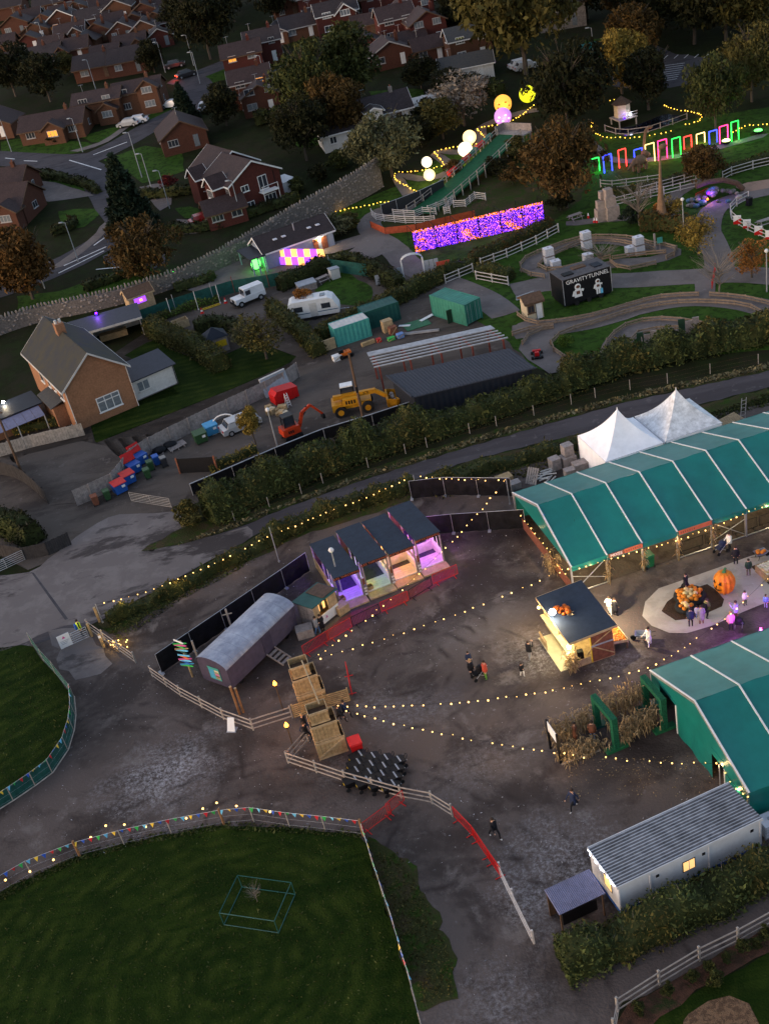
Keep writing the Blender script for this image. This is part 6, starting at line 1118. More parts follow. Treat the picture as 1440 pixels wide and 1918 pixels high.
for x in (-1.4,1.4):
 for y in (-.8,.8): wq=MB().tube((x,y-.12,.4),(x,y+.12,.4),.4,14).to('tyre','rubber',lr);MB().tube((x,y-.13,.4),(x,y+.13,.4),.2,10).to('rim','galv',wq)
for i,(px,py) in enumerate(((423,567),(379,586))):
 t=thing('traffic_cone','orange and white traffic cone %s' % ('beside the off-roader','by the yellow ladder')[i],'cone',g(px,py));MB().lathe([(.2,.03),(.15,.25)],10).to('cone','red',t);MB().lathe([(.15,.25),(.1,.45)],10).to('band','signwhite',t);MB().lathe([(.1,.45),(.03,.75)],10).to('tip','red',t);MB().box(0,0,.02,.5,.5,.04).to('base','red',t)
yl=thing('yellow_ladder','yellow ladder lying by the green fence near the off-roader','ladder',g(378,583),hd(g(378,583),g(413,571)));[MB().b0(0,2.6,y-.03,y+.03,.1,.18).to('rail','yellow',yl) for y in (0,.45)];[MB().b0(k*.3+.1,k*.3+.14,0,.45,.12,.16).to('rung','yellow',yl) for k in range(8)]
gf=gg([(205,622),(262,606),(330,582),(400,560),(440,548),(505,538),(560,526),(620,508),(690,518)])
t=thing('green_screen_fence','dark green sheeted fence with pale poles beside the car park','fence',gf[0])
for i,(a,b) in enumerate(zip(gf,gf[1:])): mb=MB();z0,z1=Vector((0,0,.03)),Vector((0,0,1.75));mb.add([a-gf[0]+z0,b-gf[0]+z0,b-gf[0]+z1,a-gf[0]+z1],[(0,1,2,3)]);mb.to('sheet','mesh_green',t);inst(post_mesh('steelred' if i in (4,5) else 'galv',.09,2.3,True),'post',t,a-gf[0])
for i,(px,py) in enumerate(((322,593),(372,580),(413,568))): pole('pale leaning pole behind the yellow ladder, %s' % ('left','middle','right')[i],px,py,2.6,'white',.04)
hedge('planted_strip','strip of leafy laurel plants along the green fence',gg([(285,605),(340,585),(410,563)]),1.1,.9,'leaf_lime',40,.16,.2,rough=.5)
# ================================================================ houses
def window(parent,x,y,z,w,h,face='f',frame='white',pane='glass',nm='window',bars=1):
 """face f: on a wall facing -y, at y; face e/w: on a wall facing +x/-x, at x"""
 if face == 'f':
  o=MB().b0(x-w/2,x+w/2,y-.05,y,z,z+h).to(nm,frame,parent)
  n=bars+1;pw=(w-.1*(n+1))/n
  for k in range(n): x0=x-w/2+.1+k*(pw+.1);MB().b0(x0,x0+pw,y-.062,y-.051,z+.1,z+h-.1).to('pane',pane,o)
  MB().b0(x-w/2-.08,x+w/2+.08,y-.14,y,z-.08,z-.005).to('sill',frame,o)
 else:
  s=1 if face == 'e' else -1;o=MB().b0(min(x,x+s*.05),max(x,x+s*.05),y-w/2,y+w/2,z,z+h).to(nm,frame,parent);n=bars+1;pw=(w-.1*(n+1))/n
  for k in range(n): y0=y-w/2+.1+k*(pw+.1);MB().b0(min(x+s*.051,x+s*.062),max(x+s*.051,x+s*.062),y0,y0+pw,z+.1,z+h-.1).to('pane',pane,o)
  MB().b0(min(x,x+s*.14),max(x,x+s*.14),y-w/2-.08,y+w/2+.08,z-.08,z-.005).to('sill',frame,o)
 return o
def gabled(t,w,d,eave,rh,wall,roof,x0=0,y0=0,z0=0,over=.35,fascia='white',axis='x',pre=''):
 """walls + two roof slopes; ridge along axis"""
 if axis == 'x': pr=[(x0-w/2,y0-d/2,z0),(x0-w/2,y0+d/2,z0),(x0-w/2,y0+d/2,eave),(x0-w/2,y0,eave+rh),(x0-w/2,y0-d/2,eave)];vec=(w,0,0)
 else: pr=[(x0-w/2,y0-d/2,z0),(x0+w/2,y0-d/2,z0),(x0+w/2,y0-d/2,eave),(x0,y0-d/2,eave+rh),(x0-w/2,y0-d/2,eave)];vec=(0,d,0)
 MB().prism(pr,vec).to(pre+'wall',wall,t)
 hw=(d if axis == 'x' else w)/2;ln=(w if axis == 'x' else d)/2+over;sl=rh/hw;th=.14
 for s in (-1,1):
  e0,e1=hw+over,-.02;zt=lambda q: eave+rh-q*sl+.03;mb=MB()
  if axis == 'x': mb.prism([(x0-ln,y0+s*e0,zt(e0)),(x0-ln,y0+s*e1,zt(e1)),(x0-ln,y0+s*e1,zt(e1)+th),(x0-ln,y0+s*e0,zt(e0)+th)],(2*ln,0,0))
  else: mb.prism([(x0+s*e0,y0-ln,zt(e0)),(x0+s*e1,y0-ln,zt(e1)),(x0+s*e1,y0-ln,zt(e1)+th),(x0+s*e0,y0-ln,zt(e0)+th)],(0,2*ln,0))
  r=mb.to(pre+'roof',roof,t)
  if fascia:
   for q in (-1,1):
    mb=MB()
    if axis == 'x': mb.bar((x0+q*(ln+.03),y0+s*e0,zt(e0)),(x0+q*(ln+.03),y0,zt(0)),.05,.2,(1,0,0)) if False else mb.prism([(x0+q*(ln+.005),y0+s*e0,zt(e0)-.08),(x0+q*(ln+.005),y0,zt(0)-.08),(x0+q*(ln+.005),y0,zt(0)+th+.02),(x0+q*(ln+.005),y0+s*e0,zt(e0)+th+.02)],(q*.04,0,0))
    else: mb.prism([(x0+s*e0,y0+q*(ln+.005),zt(e0)-.08),(x0,y0+q*(ln+.005),zt(0)-.08),(x0,y0+q*(ln+.005),zt(0)+th+.02),(x0+s*e0,y0+q*(ln+.005),zt(e0)+th+.02)],(0,q*.04,0))
    mb.to('bargeboard',fascia,r)
   mb=MB()
   if axis == 'x': mb.b0(x0-ln,x0+ln,y0+s*e0-.03+s*.04,y0+s*e0+.03+s*.04,zt(e0)-.1,zt(e0)+.1)
   else: mb.b0(x0+s*e0-.03+s*.04,x0+s*e0+.03+s*.04,y0-ln,y0+ln,zt(e0)-.1,zt(e0)+.1)
   mb.to('gutter',fascia,r)
HN=[0]
def house(label,px,py,rz,w=9,d=7,eave=4.9,rh=2.2,wall='brick',roof='rooftile',axis='x',fascia=None,porch=True,lit=(),wing=None,chim=True,storeys=2,name='house',base=None,gw=None):
 HN[0] += 1;i=HN[0];t=thing(name,label,'house',base or g(px,py),radians(rz));rr=random.Random(i);k=0;fascia=fascia or rr.choice(['wooddark','wooddark','winframe']);WF='white' if fascia == 'white' else 'winframe';gabled(t,w,d,eave,rh,wall,roof,z0=-.6,fascia=fascia,axis=axis)
 for s in range(storeys):
  z=.95+s*2.55;n=max(2,int(w//3.2))
  for j in range(n):
   x=-w/2+w*(j+.5)/n
   if s == 0 and j == n//2 and porch: MB().b0(x-.45,x+.45,-d/2-.05,-d/2,.1,2.1).to('door',rr.choice(['white','wooddark','glasspale']),t);continue
   window(t,x,-d/2,z,rr.choice([1.2,1.6,1.8]),1.15,'f',WF,pane='win_orange' if k in lit else rr.choice(['glass','glass','glasspale']),bars=rr.choice([1,2]));k += 1
  for face in 'ew':
   if d > 5: window(t,(w/2 if face == 'e' else -w/2),rr.uniform(-d*.2,d*.2),z,rr.choice([.8,1.2,1.5]),1.1,face,WF,bars=1)
 if wing:
  ww_,wd_,wx,we,wr=wing;gabled(t,ww_,wd_,we,wr,wall,roof,wx,-d/2-wd_/2+.4,-.6,fascia=fascia,axis='y');yy=-d/2-wd_+.4
  for s in range(2 if we > 4 else 1): window(t,wx,yy,.95+s*2.5,min(2.0,ww_*.55),1.15,'f',WF,bars=2,pane='win_orange' if 9 in lit else 'glasspale')
 if i % 3 != 1: mb=MB();x=-w*.3 if axis == 'x' else 0;zt=eave+rh;mb.tube((x,0,zt-.3),(x,0,zt+1.5),.025,4);mb.tube((x-.5,0,zt+1.4),(x+.5,0,zt+1.4),.015,4);[mb.tube((x+k*.2,-.25,zt+1.4),(x+k*.2,.25,zt+1.4),.012,4) for k in (-2,-1,0,1,2)];mb.to('aerial','galv',t)
 if chim: c=MB().b0(w*.2,w*.2+.6,-.3,.3,eave+rh*.6,eave+rh+.9).to('chimney',wall if wall != 'render' else 'stone',t);MB().tube((w*.2+.3,0,eave+rh+.9),(w*.2+.3,0,eave+rh+1.2),.12,8).to('chimney_pot','woodred',c)
 return t
bp=g(261,759);RH=radians(25);hc=Matrix.Rotation(RH,3,'Z') @ Vector((-3.65,7.6,0))
bh=thing('brick_house','large brick house with mossy grey roof and white bay window on its gable','house',Vector((bp.x+hc.x,bp.y+hc.y,0)),RH)
gabled(bh,7.3,15.2,5.1,2.9,'bricklarge','roofmoss',fascia='offwhite',axis='y')
wd_=window(bh,.6,-7.6,1.0,2.7,1.75,'f','white','glasspale',bars=2);MB().b0(-.75,1.95,-7.68,-7.66,2.15,2.25).to('transom','white',wd_)
for y,z,ww__ in ((-5.6,3.3,1.3),(-1.0,3.3,.9),(2.2,2.9,1.4),(-3.2,3.5,.7)): window(bh,-3.65,y,z,ww__,1.4,'w')
for q in (-3.6,3.55): MB().tube((q,-7.72,0),(q,-7.72,5.0),.05,6).to('downpipe','offwhite',bh)
c=MB().b0(-.5,.5,.8,1.9,7.2,9.1).to('chimney','bricklarge',bh);[MB().tube((x,1.35,9.1),(x,1.35,9.5),.16,8).to('chimney_pot','offwhite',c) for x in (-.25,.25)]
MB().b0(-5.0,-3.65,-5.2,-.5,0,2.6).to('bay','bricklarge',bh);mb=MB();mb.prism([(-5.3,-5.5,2.6),(-3.65,-5.5,3.1),(-3.65,-.2,3.1),(-5.3,-.2,2.6)],(0,0,.1));mb.to('bay_roof','roofslate',bh)
ex=thing('white_extension','low white rendered annexe with slate-grey roof beside the brick house','annexe',bh.matrix_basis @ Vector((3.72,-6.4,0)),RH+radians(2));MB().b0(0,5.4,0,4.2,0,2.5).to('wall','render',ex);mb=MB();mb.prism([(-.2,-.3,2.45),(5.7,-.3,2.45),(5.7,4.4,3.0),(-.2,4.4,3.0)],(0,0,.12));mb.to('roof','roofpurple',ex);window(ex,1.4,0,.95,1.5,1.2,'f','offwhite','glasspale');MB().b0(0,5.4,-.12,-.03,0,.15).to('plinth','stonedark',ex);MB().tube((5.3,-.1,0),(5.3,-.1,2.4),.05,6).to('downpipe','black',ex)
gr=thing('flat_roof_garage','open flat roofed garage with a violet light on its roof','garage',g(205,655)+Vector((0,1.5,0)),radians(10));MB().b0(-4.5,4.5,3.9,4.0,0,2.5).to('back_wall','render',gr);MB().b0(-4.5,-4.4,0,3.9,0,2.5).to('side_wall','render',gr);MB().b0(4.4,4.5,0,3.9,0,2.5).to('side_wall','render',gr);MB().b0(-4.4,-1.6,0,.1,0,2.5).to('front_wall','render',gr);mb=MB();mb.prism([(-4.8,-.4,2.5),(4.8,-.4,2.5),(4.8,4.3,2.75),(-4.8,4.3,2.75)],(0,0,.14));mb.to('roof','roofpurple',gr);MB().b0(-4.8,4.8,-.46,-.4,2.35,2.62).to('fascia','offwhite',gr);MB().b0(-1.0,2.5,1.5,2.6,.1,.9).to('workbench','wood',gr)
vl=thing('violet_lamp','violet flood lamp on the garage roof','lamp',gr.matrix_basis @ Vector((-.5,3.9,2.86)));MB().box(0,0,.2,.5,.3,.25).to('housing','black',vl);MB().ball((0,-.12,.25),.2,8,6).to('lens','led_purple',vl);lamp('violet_light',(0,-.3,.5),(.3,.1,1),40,.15,vl)
po=thing('glazed_porch','dark flat roofed porch with sloping violet plastic sheets and a warm lamp','porch',g(62,800),RH);MB().b0(-5.5,1.6,0,4.0,0,2.3).to('wall','bricklarge',po);MB().b0(-5.8,1.9,-.2,4.2,2.3,2.45).to('roof','roofdark',po)
for k in range(6): mb=MB();mb.prism([(-4.9+k*1.05,-.25,2.25),(-3.88+k*1.05,-.25,2.25),(-3.88+k*1.05,-2.2,1.75),(-4.9+k*1.05,-2.2,1.75)],(0,0,.03));mb.to('roof_pane','sheetpurple',po)
for x in (-4.8,-1.8,1.3): MB().b0(x-.05,x+.05,-2.15,-2.05,0,1.74).to('post','offwhite',po)
wl_=thing('porch_lamp','warm lamp glowing on the brick wall above the porch roof','lamp',po.matrix_basis @ Vector((-1.6,3.2,2.45)));MB().ball((0,0,.35),.16,8,6).to('globe','bulbhot',wl_);MB().tube((0,0,0),(0,0,.25),.03,5).to('stem','black',wl_);lamp('porch_light',(0,-.1,.5),(1,.6,.2),12,.15,wl_)
for i,px in enumerate((190,207)):
 gc=thing('garden_chair','white slatted garden chair under the bay window, %s' % ('left','right')[i],'chair',g(px+3,780-i*4),RH+.1)
 for k in range(4): MB().b0(-.25,.25,-.25+k*.13,-.15+k*.13,.42,.45).to('seat_slat','white',gc);MB().b0(-.25+k*.13,-.16+k*.13,.26,.3,.45,.95).to('back_slat','white',gc)
 for x in (-.24,.24):
  for y in (-.24,.26): MB().b0(x-.025,x+.025,y-.025,y+.025,0,.43).to('leg','white',gc)
sh=thing('garden_shed','small timber shed with dark pyramid roof and yellow banner','shed',g(408,655),radians(15));MB().b0(-1.3,1.3,-1.1,1.1,0,1.9).to('wall','woodgrey',sh);mb=MB();mb.add([(-1.5,-1.3,1.88),(1.5,-1.3,1.88),(1.5,1.3,1.88),(-1.5,1.3,1.88),(0,0,3.0)],[(0,1,4),(1,2,4),(2,3,4),(3,0,4),(3,2,1,0)]);mb.to('roof','roofdark',sh);MB().b0(-.2,1.1,-1.14,-1.11,.7,1.5).to('banner','yellow',sh)
ws=thing('timber_shed','pale timber shed with gable roof and a glowing screen','shed',g(265,573),radians(22));gabled(ws,3.4,2.6,2.0,.7,'woodpale','wooddark',fascia='woodpale',axis='x',over=.2);MB().b0(-1.0,.6,-1.36,-1.31,.95,1.7).to('screen','panel_purple',ws);MB().b0(-.3,.1,-1.375,-1.361,1.15,1.5).to('screen_image','win_warm',ws)
ct=thing('open_crate_store','pale open-topped timber enclosure by the green fence','enclosure',g(340,612),radians(20))
for q in ((-1.0,1.0,-.6,-.55),(-1.0,1.0,.55,.6),(-1.0,-.95,-.55,.55),(.95,1.0,-.55,.55)): MB().b0(*q,0,1.0).to('side','woodpale',ct)
bs0=g(575,497);RB=radians(19.5);bs=thing('skylight_workshop','low blue-grey workshop with tiled roof and four skylights below the stone wall','workshop',bs0+Matrix.Rotation(RB,3,'Z') @ Vector((-.6,4.1,0)),RB)
Lb,Db=10.2,5.2;gabled(bs,Lb,Db,2.5,1.5,'bluerender','rooftile',1.2,1.6,-.6,fascia='white',axis='x')
for x in (-1.6,-.3,3.5,4.8): mb=MB();mb.box(x,.2,3.42,.55,.6,.12);mb.to('skylight','ibc',bs)
MB().tube((1.5,.6,3.4),(1.5,.6,4.6),.08,6).to('flue','galv',bs);MB().b0(4.4,5.3,-1.06,-1.0,0,2.0).to('door','woodred',bs);MB().b0(3.2,3.9,-1.06,-1.0,0,2.0).to('door','woodred',bs)
mb=MB();mb.prism([(-6.2,-1.6,2.3),(-3.9,-1.6,2.3),(-3.9,3.8,2.3),(-6.2,3.8,2.3)],(0,0,.15));mb.to('porch_roof','roofdark',bs)
for x,y in ((-6.0,-1.5),(-6.0,3.6),(-4.2,-1.5),(-5.1,-1.5)): MB().b0(x-.08,x+.08,y-.08,y+.08,-.3,2.3).to('porch_post','bluerender',bs)
gb=thing('green_glow_box','green lit display inside the workshop porch','display',bs.matrix_basis @ Vector((-4.9,.6,0)),RB);MB().ball((0,0,.9),.7,10,8,(1,.8,1.1)).to('glowing_ball','led_green',gb);MB().box(0,0,.1,1.6,1.0,.2).to('plinth','black',gb);lamp('green_glow',(0,-1.0,1.4),(.1,1,.1),30,.3,gb)
ol=thing('wall_lamp','orange lamp over the workshop door','lamp',bs.matrix_basis @ Vector((4.2,-1.2,2.1)));MB().ball((0,0,0),.17,8,6).to('globe','bulbhot',ol);MB().box(0,.15,0,.2,.2,.2).to('back_plate','black',ol);lamp('wall_lamp_glow',(0,-.2,-.1),(1,.6,.2),35,.1,ol)
lp_=thing('light_panel_wall','inflatable wall of glowing purple and orange squares before the workshop','light wall',g(513,495),hd(g(515,493),g(612,497)))
Lp=(g(515,493)-g(612,497)).length
for r in range(2):
 for c in range(8): mb=MB();x0=c*Lp/8;mb.box(x0+Lp/16,.25*r,.55+r*1.05,Lp/8-.04,.35,1.0,0,.06,.3);mb.to('panel','panel_purple' if (r+c) % 2 else 'panel_orange',lp_)
MB().b0(0,Lp,.2,.5,0,.5).to('base','black',lp_)
for i,(px,py,m,c,lab) in enumerate([(326,515,'led_green',(.1,1,.1),'green'),(366,500,'led_white',(.5,.5,1),'blue-white, nearer the tree,'),(405,484,'led_white',(.6,.65,1),'blue-white, nearer the workshop,'),(440,470,'lime_lamp',(.8,1,.1),'yellow')]):
 t=thing('ground_spotlight','%s spotlight at the foot of the stone wall' % lab,'spotlight',g(px,py));MB().box(0,0,.1,.4,.3,.2).to('housing','black',t);MB().ball((0,0,.35),.28 if i else .2,8,6).to('lens',m,t);lamp('spot_glow',(0,.3,.7),c,35,.15,t)
SW=smooth([Vector((p.x,p.y,0)) for p in gg([(-60,650),(60,606),(180,580),(300,547),(400,508),(480,470),(560,428),(630,395),(695,362),(720,345)])],6)
sw=thing('stone_wall','long old stone wall with rough upright coping stones','wall',(SW[0].x,SW[0].y,T(SW[0].y)));o_=sw.location;Q=resample(SW,1.1)
HW=lambda i: 2.0+2.2*max(0,(i-len(Q)*.45)/(len(Q)*.55))
rows_=[]
for i,p in enumerate(Q):
 a,b=Q[max(0,i-1)],Q[min(len(Q)-1,i+1)];d=b-a;d.normalize();n=Vector((d.y,-d.x,0));z=T(p.y)
 rows_.append([Vector((p.x,p.y,0))+n*.28+Vector((0,0,z-.3)),Vector((p.x,p.y,0))+n*.24+Vector((0,0,z+HW(i))),Vector((p.x,p.y,0))-n*.24+Vector((0,0,z+HW(i))),Vector((p.x,p.y,0))-n*.28+Vector((0,0,z-.3))])
mb=MB();mb.add([q-o_ for r in rows_ for q in r],[(4*i+j,4*i+(j+1) % 4,4*i+4+(j+1) % 4,4*i+4+j) for i in range(len(rows_)-1) for j in range(4)]);mb.to('wall_core','stonedark',sw)
STO=[]
for k in range(3): mb=MB();mb.ball((0,0,0),1,7,5,(1,.8,1));mb.v=[(x*random.uniform(.8,1.15),y*random.uniform(.8,1.15),z*random.uniform(.85,1.1)) for x,y,z in mb.v];STO.append(shared(mb,'coping_stone','stone'))
cs=0
for i,p in enumerate(resample(SW,.5)):
 if cs >= 290: break
 u=min(len(Q)-1,int(i*.5/1.1));cs += 1;inst(STO[i % 3],'coping_stone',sw,(p.x-o_.x,p.y-o_.y,T(p.y)+HW(u)+.2-o_.z),random.uniform(0,3),rot=(random.uniform(-.25,.25),random.uniform(-.3,.3),random.uniform(0,3)),sc=(random.uniform(.1,.17),random.uniform(.22,.3),random.uniform(.28,.48)))
FS=MB();rs=random.Random(4)
for i in range(len(rows_)-1):
 for k in range(int(HW(i)*4)):
  u,v=rs.random(),rs.random();a=rows_[i][0].lerp(rows_[i][1],v);b=rows_[i+1][0].lerp(rows_[i+1][1],v);p=a.lerp(b,u)-o_;s=rs.uniform(.12,.26);FS.ball(p,s,6,4,(1,.5,.62))
fo=FS.to('face_stones','stone',sw);fo['kind']='stuff'
# ================================================================ the town beyond
TOWN=[('long brick bungalow with a lit orange bay window on the front lawn',112,252,-12,15,8,2.6,2.4,'bricktan','roofbrown','x',dict(storeys=1,wing=(5,2.5,1,2.6,1.5),lit=(9,))),('brick house cut by the left picture edge above the first lawn',2,250,-14,10,8,2.6,2.5,'bricktan','roofbrown','y',dict(storeys=1,chim=False)),('tan brick two-storey house left of the parked white cars',197,220,-10,11,7,4.2,1.7,'bricktan','roofbrown','x',dict(wing=(4.5,2.2,2.5,2.6,1.3))),('tan brick two-storey house with bay windows and a carport',270,202,-8,11,7,4.2,1.9,'bricktan','roofbrown','x',dict(wing=(4.6,2.0,3,4.9,1.6))),('brick bungalow with a broad maroon gable behind the lamp post lawn',345,268,8,9.5,11,2.7,2.8,'brick','roofbrown','y',dict(storeys=1,fascia='wooddark',chim=False)),('red brick hipped garage block in front of the gabled house',425,412,10,7,6,2.4,1.7,'brickred','roofbrown','x',dict(storeys=1,porch=False,chim=False,fascia='wooddark')),('dark brick house with broad roof at the left edge below the junction',20,405,-20,12,9,3.0,3.0,'brick','roofbrown','x',dict(storeys=1,chim=False,wing=(5,3,3.5,2.8,1.5))),('dark roofed house at the left edge beside the driveway',25,365,-20,10,8,2.8,2.6,'brick','roofbrown','x',dict(storeys=1)),('red brick two-storey house beside the far road bend',462,140,0,9,8,4.9,2.2,'brickred','roofbrown','x',dict(lit=(1,))),('brick house half hidden behind the dark tree by the pink lit window',478,190,0,9,7,4.8,2.2,'brick','roofbrown','x',dict(lit=(2,3))),('brick bungalow with three lit arched windows',252,100,-6,9,7,2.6,2.2,'bricktan','roofbrown','x',dict(storeys=1,lit=(0,1),wing=(4,2,2.5,2.6,1.4))),('brick bungalow left of the arched lit windows',143,108,-6,10,8,2.6,2.3,'brick','roofbrown','x',dict(storeys=1,wing=(4,2,-2.5,2.6,1.4))),('dark gabled house just above the solar panel roof',250,130,-8,10,8,2.8,2.6,'brick','rooftile','x',dict(storeys=1,chim=False)),('dark long roofed bungalow in the middle of the estate',190,140,-10,11,8,2.7,2.5,'brick','rooftile','x',dict(storeys=1)),('dark bungalow with pale conservatory at the left of the estate',70,125,-8,16,8,2.6,2.2,'brick','rooftile','x',dict(storeys=1)),('brick house with white outlined gable and a lit yellow window',125,55,-6,8,8,3.6,2.2,'brick','rooftile','y',dict(lit=(0,),storeys=1,fascia='white')),('low brick bungalow below the white outlined gable',140,76,-6,9,7,2.6,2.0,'bricktan','roofbrown','x',dict(storeys=1,wing=(4,2,2,2.6,1.3))),('brick bungalow with a small lit door, mid row',190,74,-6,8,7,2.6,2.1,'brick','roofbrown','y',dict(storeys=1)),('brick bungalow with white bay, mid row',235,72,-6,8,7,2.6,2.2,'brick','roofbrown','y',dict(storeys=1)),('brick bungalow with orange gable, right of the mid row',276,70,-4,8,7,2.6,2.2,'bricktan','roofbrown','y',dict(storeys=1)),('brick house at the left edge of the upper rows',38,62,-8,9,7,3.0,2.2,'brick','roofbrown','y',dict(storeys=1)),('small brick bungalow beside the lit white gable',75,72,-8,9,7,2.6,2.0,'bricktan','rooftile','y',dict(storeys=1)),('dark roofed row house at the far left top',20,30,-8,12,8,3.0,2.4,'brick','rooftile','x',dict(storeys=1)),('brick house with pink gable in the upper row',228,36,-5,9,8,3.4,2.3,'bricktan','roofbrown','y',dict(storeys=1)),('brick house right of the pink gable in the upper row',278,40,-5,9,8,3.0,2.3,'brick','roofbrown','y',dict(storeys=1)),('brick house with large orange gable near the top',312,26,-4,12,9,3.0,3.0,'bricktan','roofbrown','x',dict(storeys=1)),('red roofed house with white shopfront glow at the top',165,8,-5,15,8,3.4,2.2,'brickred','roofbrown','x',dict(storeys=1)),('dark bungalow at the top between the trees',100,22,-5,10,8,2.8,2.3,'brick','rooftile','x',dict(storeys=1)),('dark bungalow in the upper row left of centre',180,48,-6,11,8,2.6,2.2,'brick','rooftile','x',dict(storeys=1)),('red brick terrace end left in the top row',595,24,2,10,8,4.6,2.2,'brickred','rooftile','x',dict()),('red brick terrace house centre in the top row',655,28,2,9,8,4.6,2.2,'brickred','rooftile','x',dict(wing=(4,2,-2,4.6,1.5))),('red brick gabled house at the right of the top row',712,26,2,10,8,4.6,2.4,'brickred','rooftile','x',dict()),('red brick house with bright white bargeboards and three windows',635,58,2,11,8,4.6,2.3,'brickred','rooftile','x',dict(wing=(5,2,2,4.6,1.8),storeys=2,fascia='white')),('low bungalow left of the white bargeboard house',565,66,2,10,8,2.6,2.3,'bricktan','rooftile','x',dict(storeys=1)),('red brick house with dark first floor window right of the lawn',745,72,4,9,9,4.8,2.4,'brickred','roofbrown','x',dict()),('red brick house with white porch light, right neighbour',800,78,4,9,9,4.6,2.3,'brickred','roofbrown','y',dict()),('red gabled house above the pair, near the top',780,42,4,9,8,4.6,2.3,'brickred','roofbrown','y',dict()),('brick bungalow below the pair of red houses',730,118,4,10,8,2.7,2.4,'brick','roofbrown','y',dict(storeys=1)),('brick garage with hipped brown roof between gardens',805,108,4,8,6,2.5,2.0,'brick','roofbrown','x',dict(storeys=1,chim=False)),('slate roofed house with white eaves above the white bungalow',880,108,2,10,8,4.6,2.0,'bricktan','roofslate','x',dict(fascia='white')),('white bungalow with grey slate roof and garage door',875,142,-6,11,7,2.5,1.8,'render','roofslate','x',dict(storeys=1,chim=False,fascia='white')),('dark roofed brick house left of the big trees',500,112,0,9,8,4.6,2.2,'brickred','rooftile','x',dict()),('brick house with small white windows behind the spreading tree',555,172,2,9,7,3.6,2.0,'bricktan','roofslate','x',dict()),('brick house with gable at the garden below the spreading tree',492,205,2,8,7,3.4,2.2,'brick','roofbrown','y',dict()),('white house with big white dormer window and dark roof',718,232,6,11,8,2.9,2.6,'render','rooftile','x',dict(storeys=1,wing=(3.2,3.0,-2.5,4.2,.6),fascia='white')),('white garage block with dark flat roof below the rust coloured tree',640,268,8,8,6,2.7,.7,'render','rooftile','x',dict(storeys=1,chim=False,fascia='white')),('grey stone house with slate roof behind the great oak',1052,45,-8,11,8,4.6,2.4,'stone','roofslate','x',dict()),]
for i,(px,py) in enumerate(((62,46),(92,52),(106,98),(166,92),(206,116),(302,84),(214,56),(258,54),(334,52),(150,30),(196,24),(62,92),(14,96),(246,18),(122,38),(300,50),(30,140),(340,22),(690,62),(540,30),(600,48),(520,78),(835,55),(690,100),(770,95))):
 TOWN.append(('small bungalow squeezed among the far houses, %s' % ['left edge of second row','beside it on the right','above the pale conservatory','left of the mid row gap','below the lit door bungalow','right end by the dark trees','above the white bay bungalow','above the orange gable','under the large orange gable','below the glowing shopfront','right of the glowing shopfront','left above the conservatory','at the left edge mid height','at the top right of the shopfront','behind the white outlined gable','near the dark bend trees','in the dark left trees','beside the top left trees','right of the white bargeboards','left of the red terrace','below the red terrace','left of the low bungalow','right of the red gabled house','behind the spreading tree','between the red pair'][i],px,py,random.Random(i).choice((-12,-4,6)),7.5,6,2.4,1.9,('bricktan','brick','brickred')[i % 3],('roofbrown','rooftile')[i % 2],'xy'[i % 2],dict(storeys=1,chim=False)))
for (lab,px,py,rz,w_,d_,e_,r_h,wa,ro,ax,kw) in TOWN:
 kf=.78 if py < 115 else .84;w_,d_,e_,r_h=w_*kf,d_*kf,e_*.9,r_h*.85
 if 'wing' in kw: kw['wing']=tuple(q*kf if j < 3 else q*.88 for j,q in enumerate(kw['wing']))
 house(lab,px,py,rz,w_,d_,e_,r_h,wa,ro,ax,**kw)
gh=thing('gabled_house','red brick gabled house with white bargeboards and balcony door above the stone wall','house',g(478,395)+Vector((-1.0,4.4,0)),radians(27))
gabled(gh,8.6,9.0,4.9,2.4,'brickred','roofbrown',0,0,-.6,fascia='white',axis='y');gabled(gh,8.0,8.0,5.0,2.5,'brickred','roofbrown',.8,7.2,-.65,fascia='white',axis='y',pre='rear_')
gabled(gh,2.4,3.0,5.0,1.3,'brickred','roofbrown',-5.0,-1.5,-.6,fascia='white',axis='x',pre='wing_');gabled(gh,2.0,3.0,5.0,1.3,'brickred','roofbrown',-4.4,6.2,-.6,fascia='white',axis='x',pre='rear_wing_')
window(gh,1.2,-4.5,2.7,1.5,2.1,'f',bars=1);window(gh,-1.9,-4.5,3.3,1.3,.95,'f',bars=1);window(gh,1.9,-4.5,.6,2.0,1.2,'f',bars=2);window(gh,-1.6,-4.5,.7,1.4,1.0,'f');window(gh,-4.3,-3.6,3.2,1.2,1.2,'w',bars=2);window(gh,-6.2,-1.5,3.2,1.7,1.3,'w',bars=3);window(gh,-6.2,-1.5,.6,1.8,1.6,'w',bars=3);window(gh,-4.3,1.8,3.3,.9,1.0,'w')
bl=MB().b0(.2,3.0,-5.9,-4.5,2.4,2.55).to('balcony','white',gh);[MB().tube((x,-5.85,0),(x,-5.85,3.5),.05,6).to('balcony_post','white',bl) for x in (.3,2.9)];MB().tube((.3,-5.85,3.45),(2.9,-5.85,3.45),.04,6).to('balcony_rail','white',bl)
MB().tube((3.2,-4.55,0),(3.2,-4.55,5),.05,6).to('downpipe','black',gh)
cn=thing('conservatory','white glazed conservatory beside the red brick gabled house','conservatory',gh.matrix_basis @ Vector((6.0,-1.6,0)),radians(27));MB().b0(-1.5,1.5,-1.4,1.4,0,2.1).to('glazing','ibc',cn);mb=MB();mb.add([(-1.6,-1.5,2.1),(1.6,-1.5,2.1),(1.6,1.5,2.1),(-1.6,1.5,2.1),(-.4,0,2.9),(.4,0,2.9)],[(0,1,5,4),(1,2,5),(2,3,4,5),(3,0,4)]);mb.to('roof','white',cn)
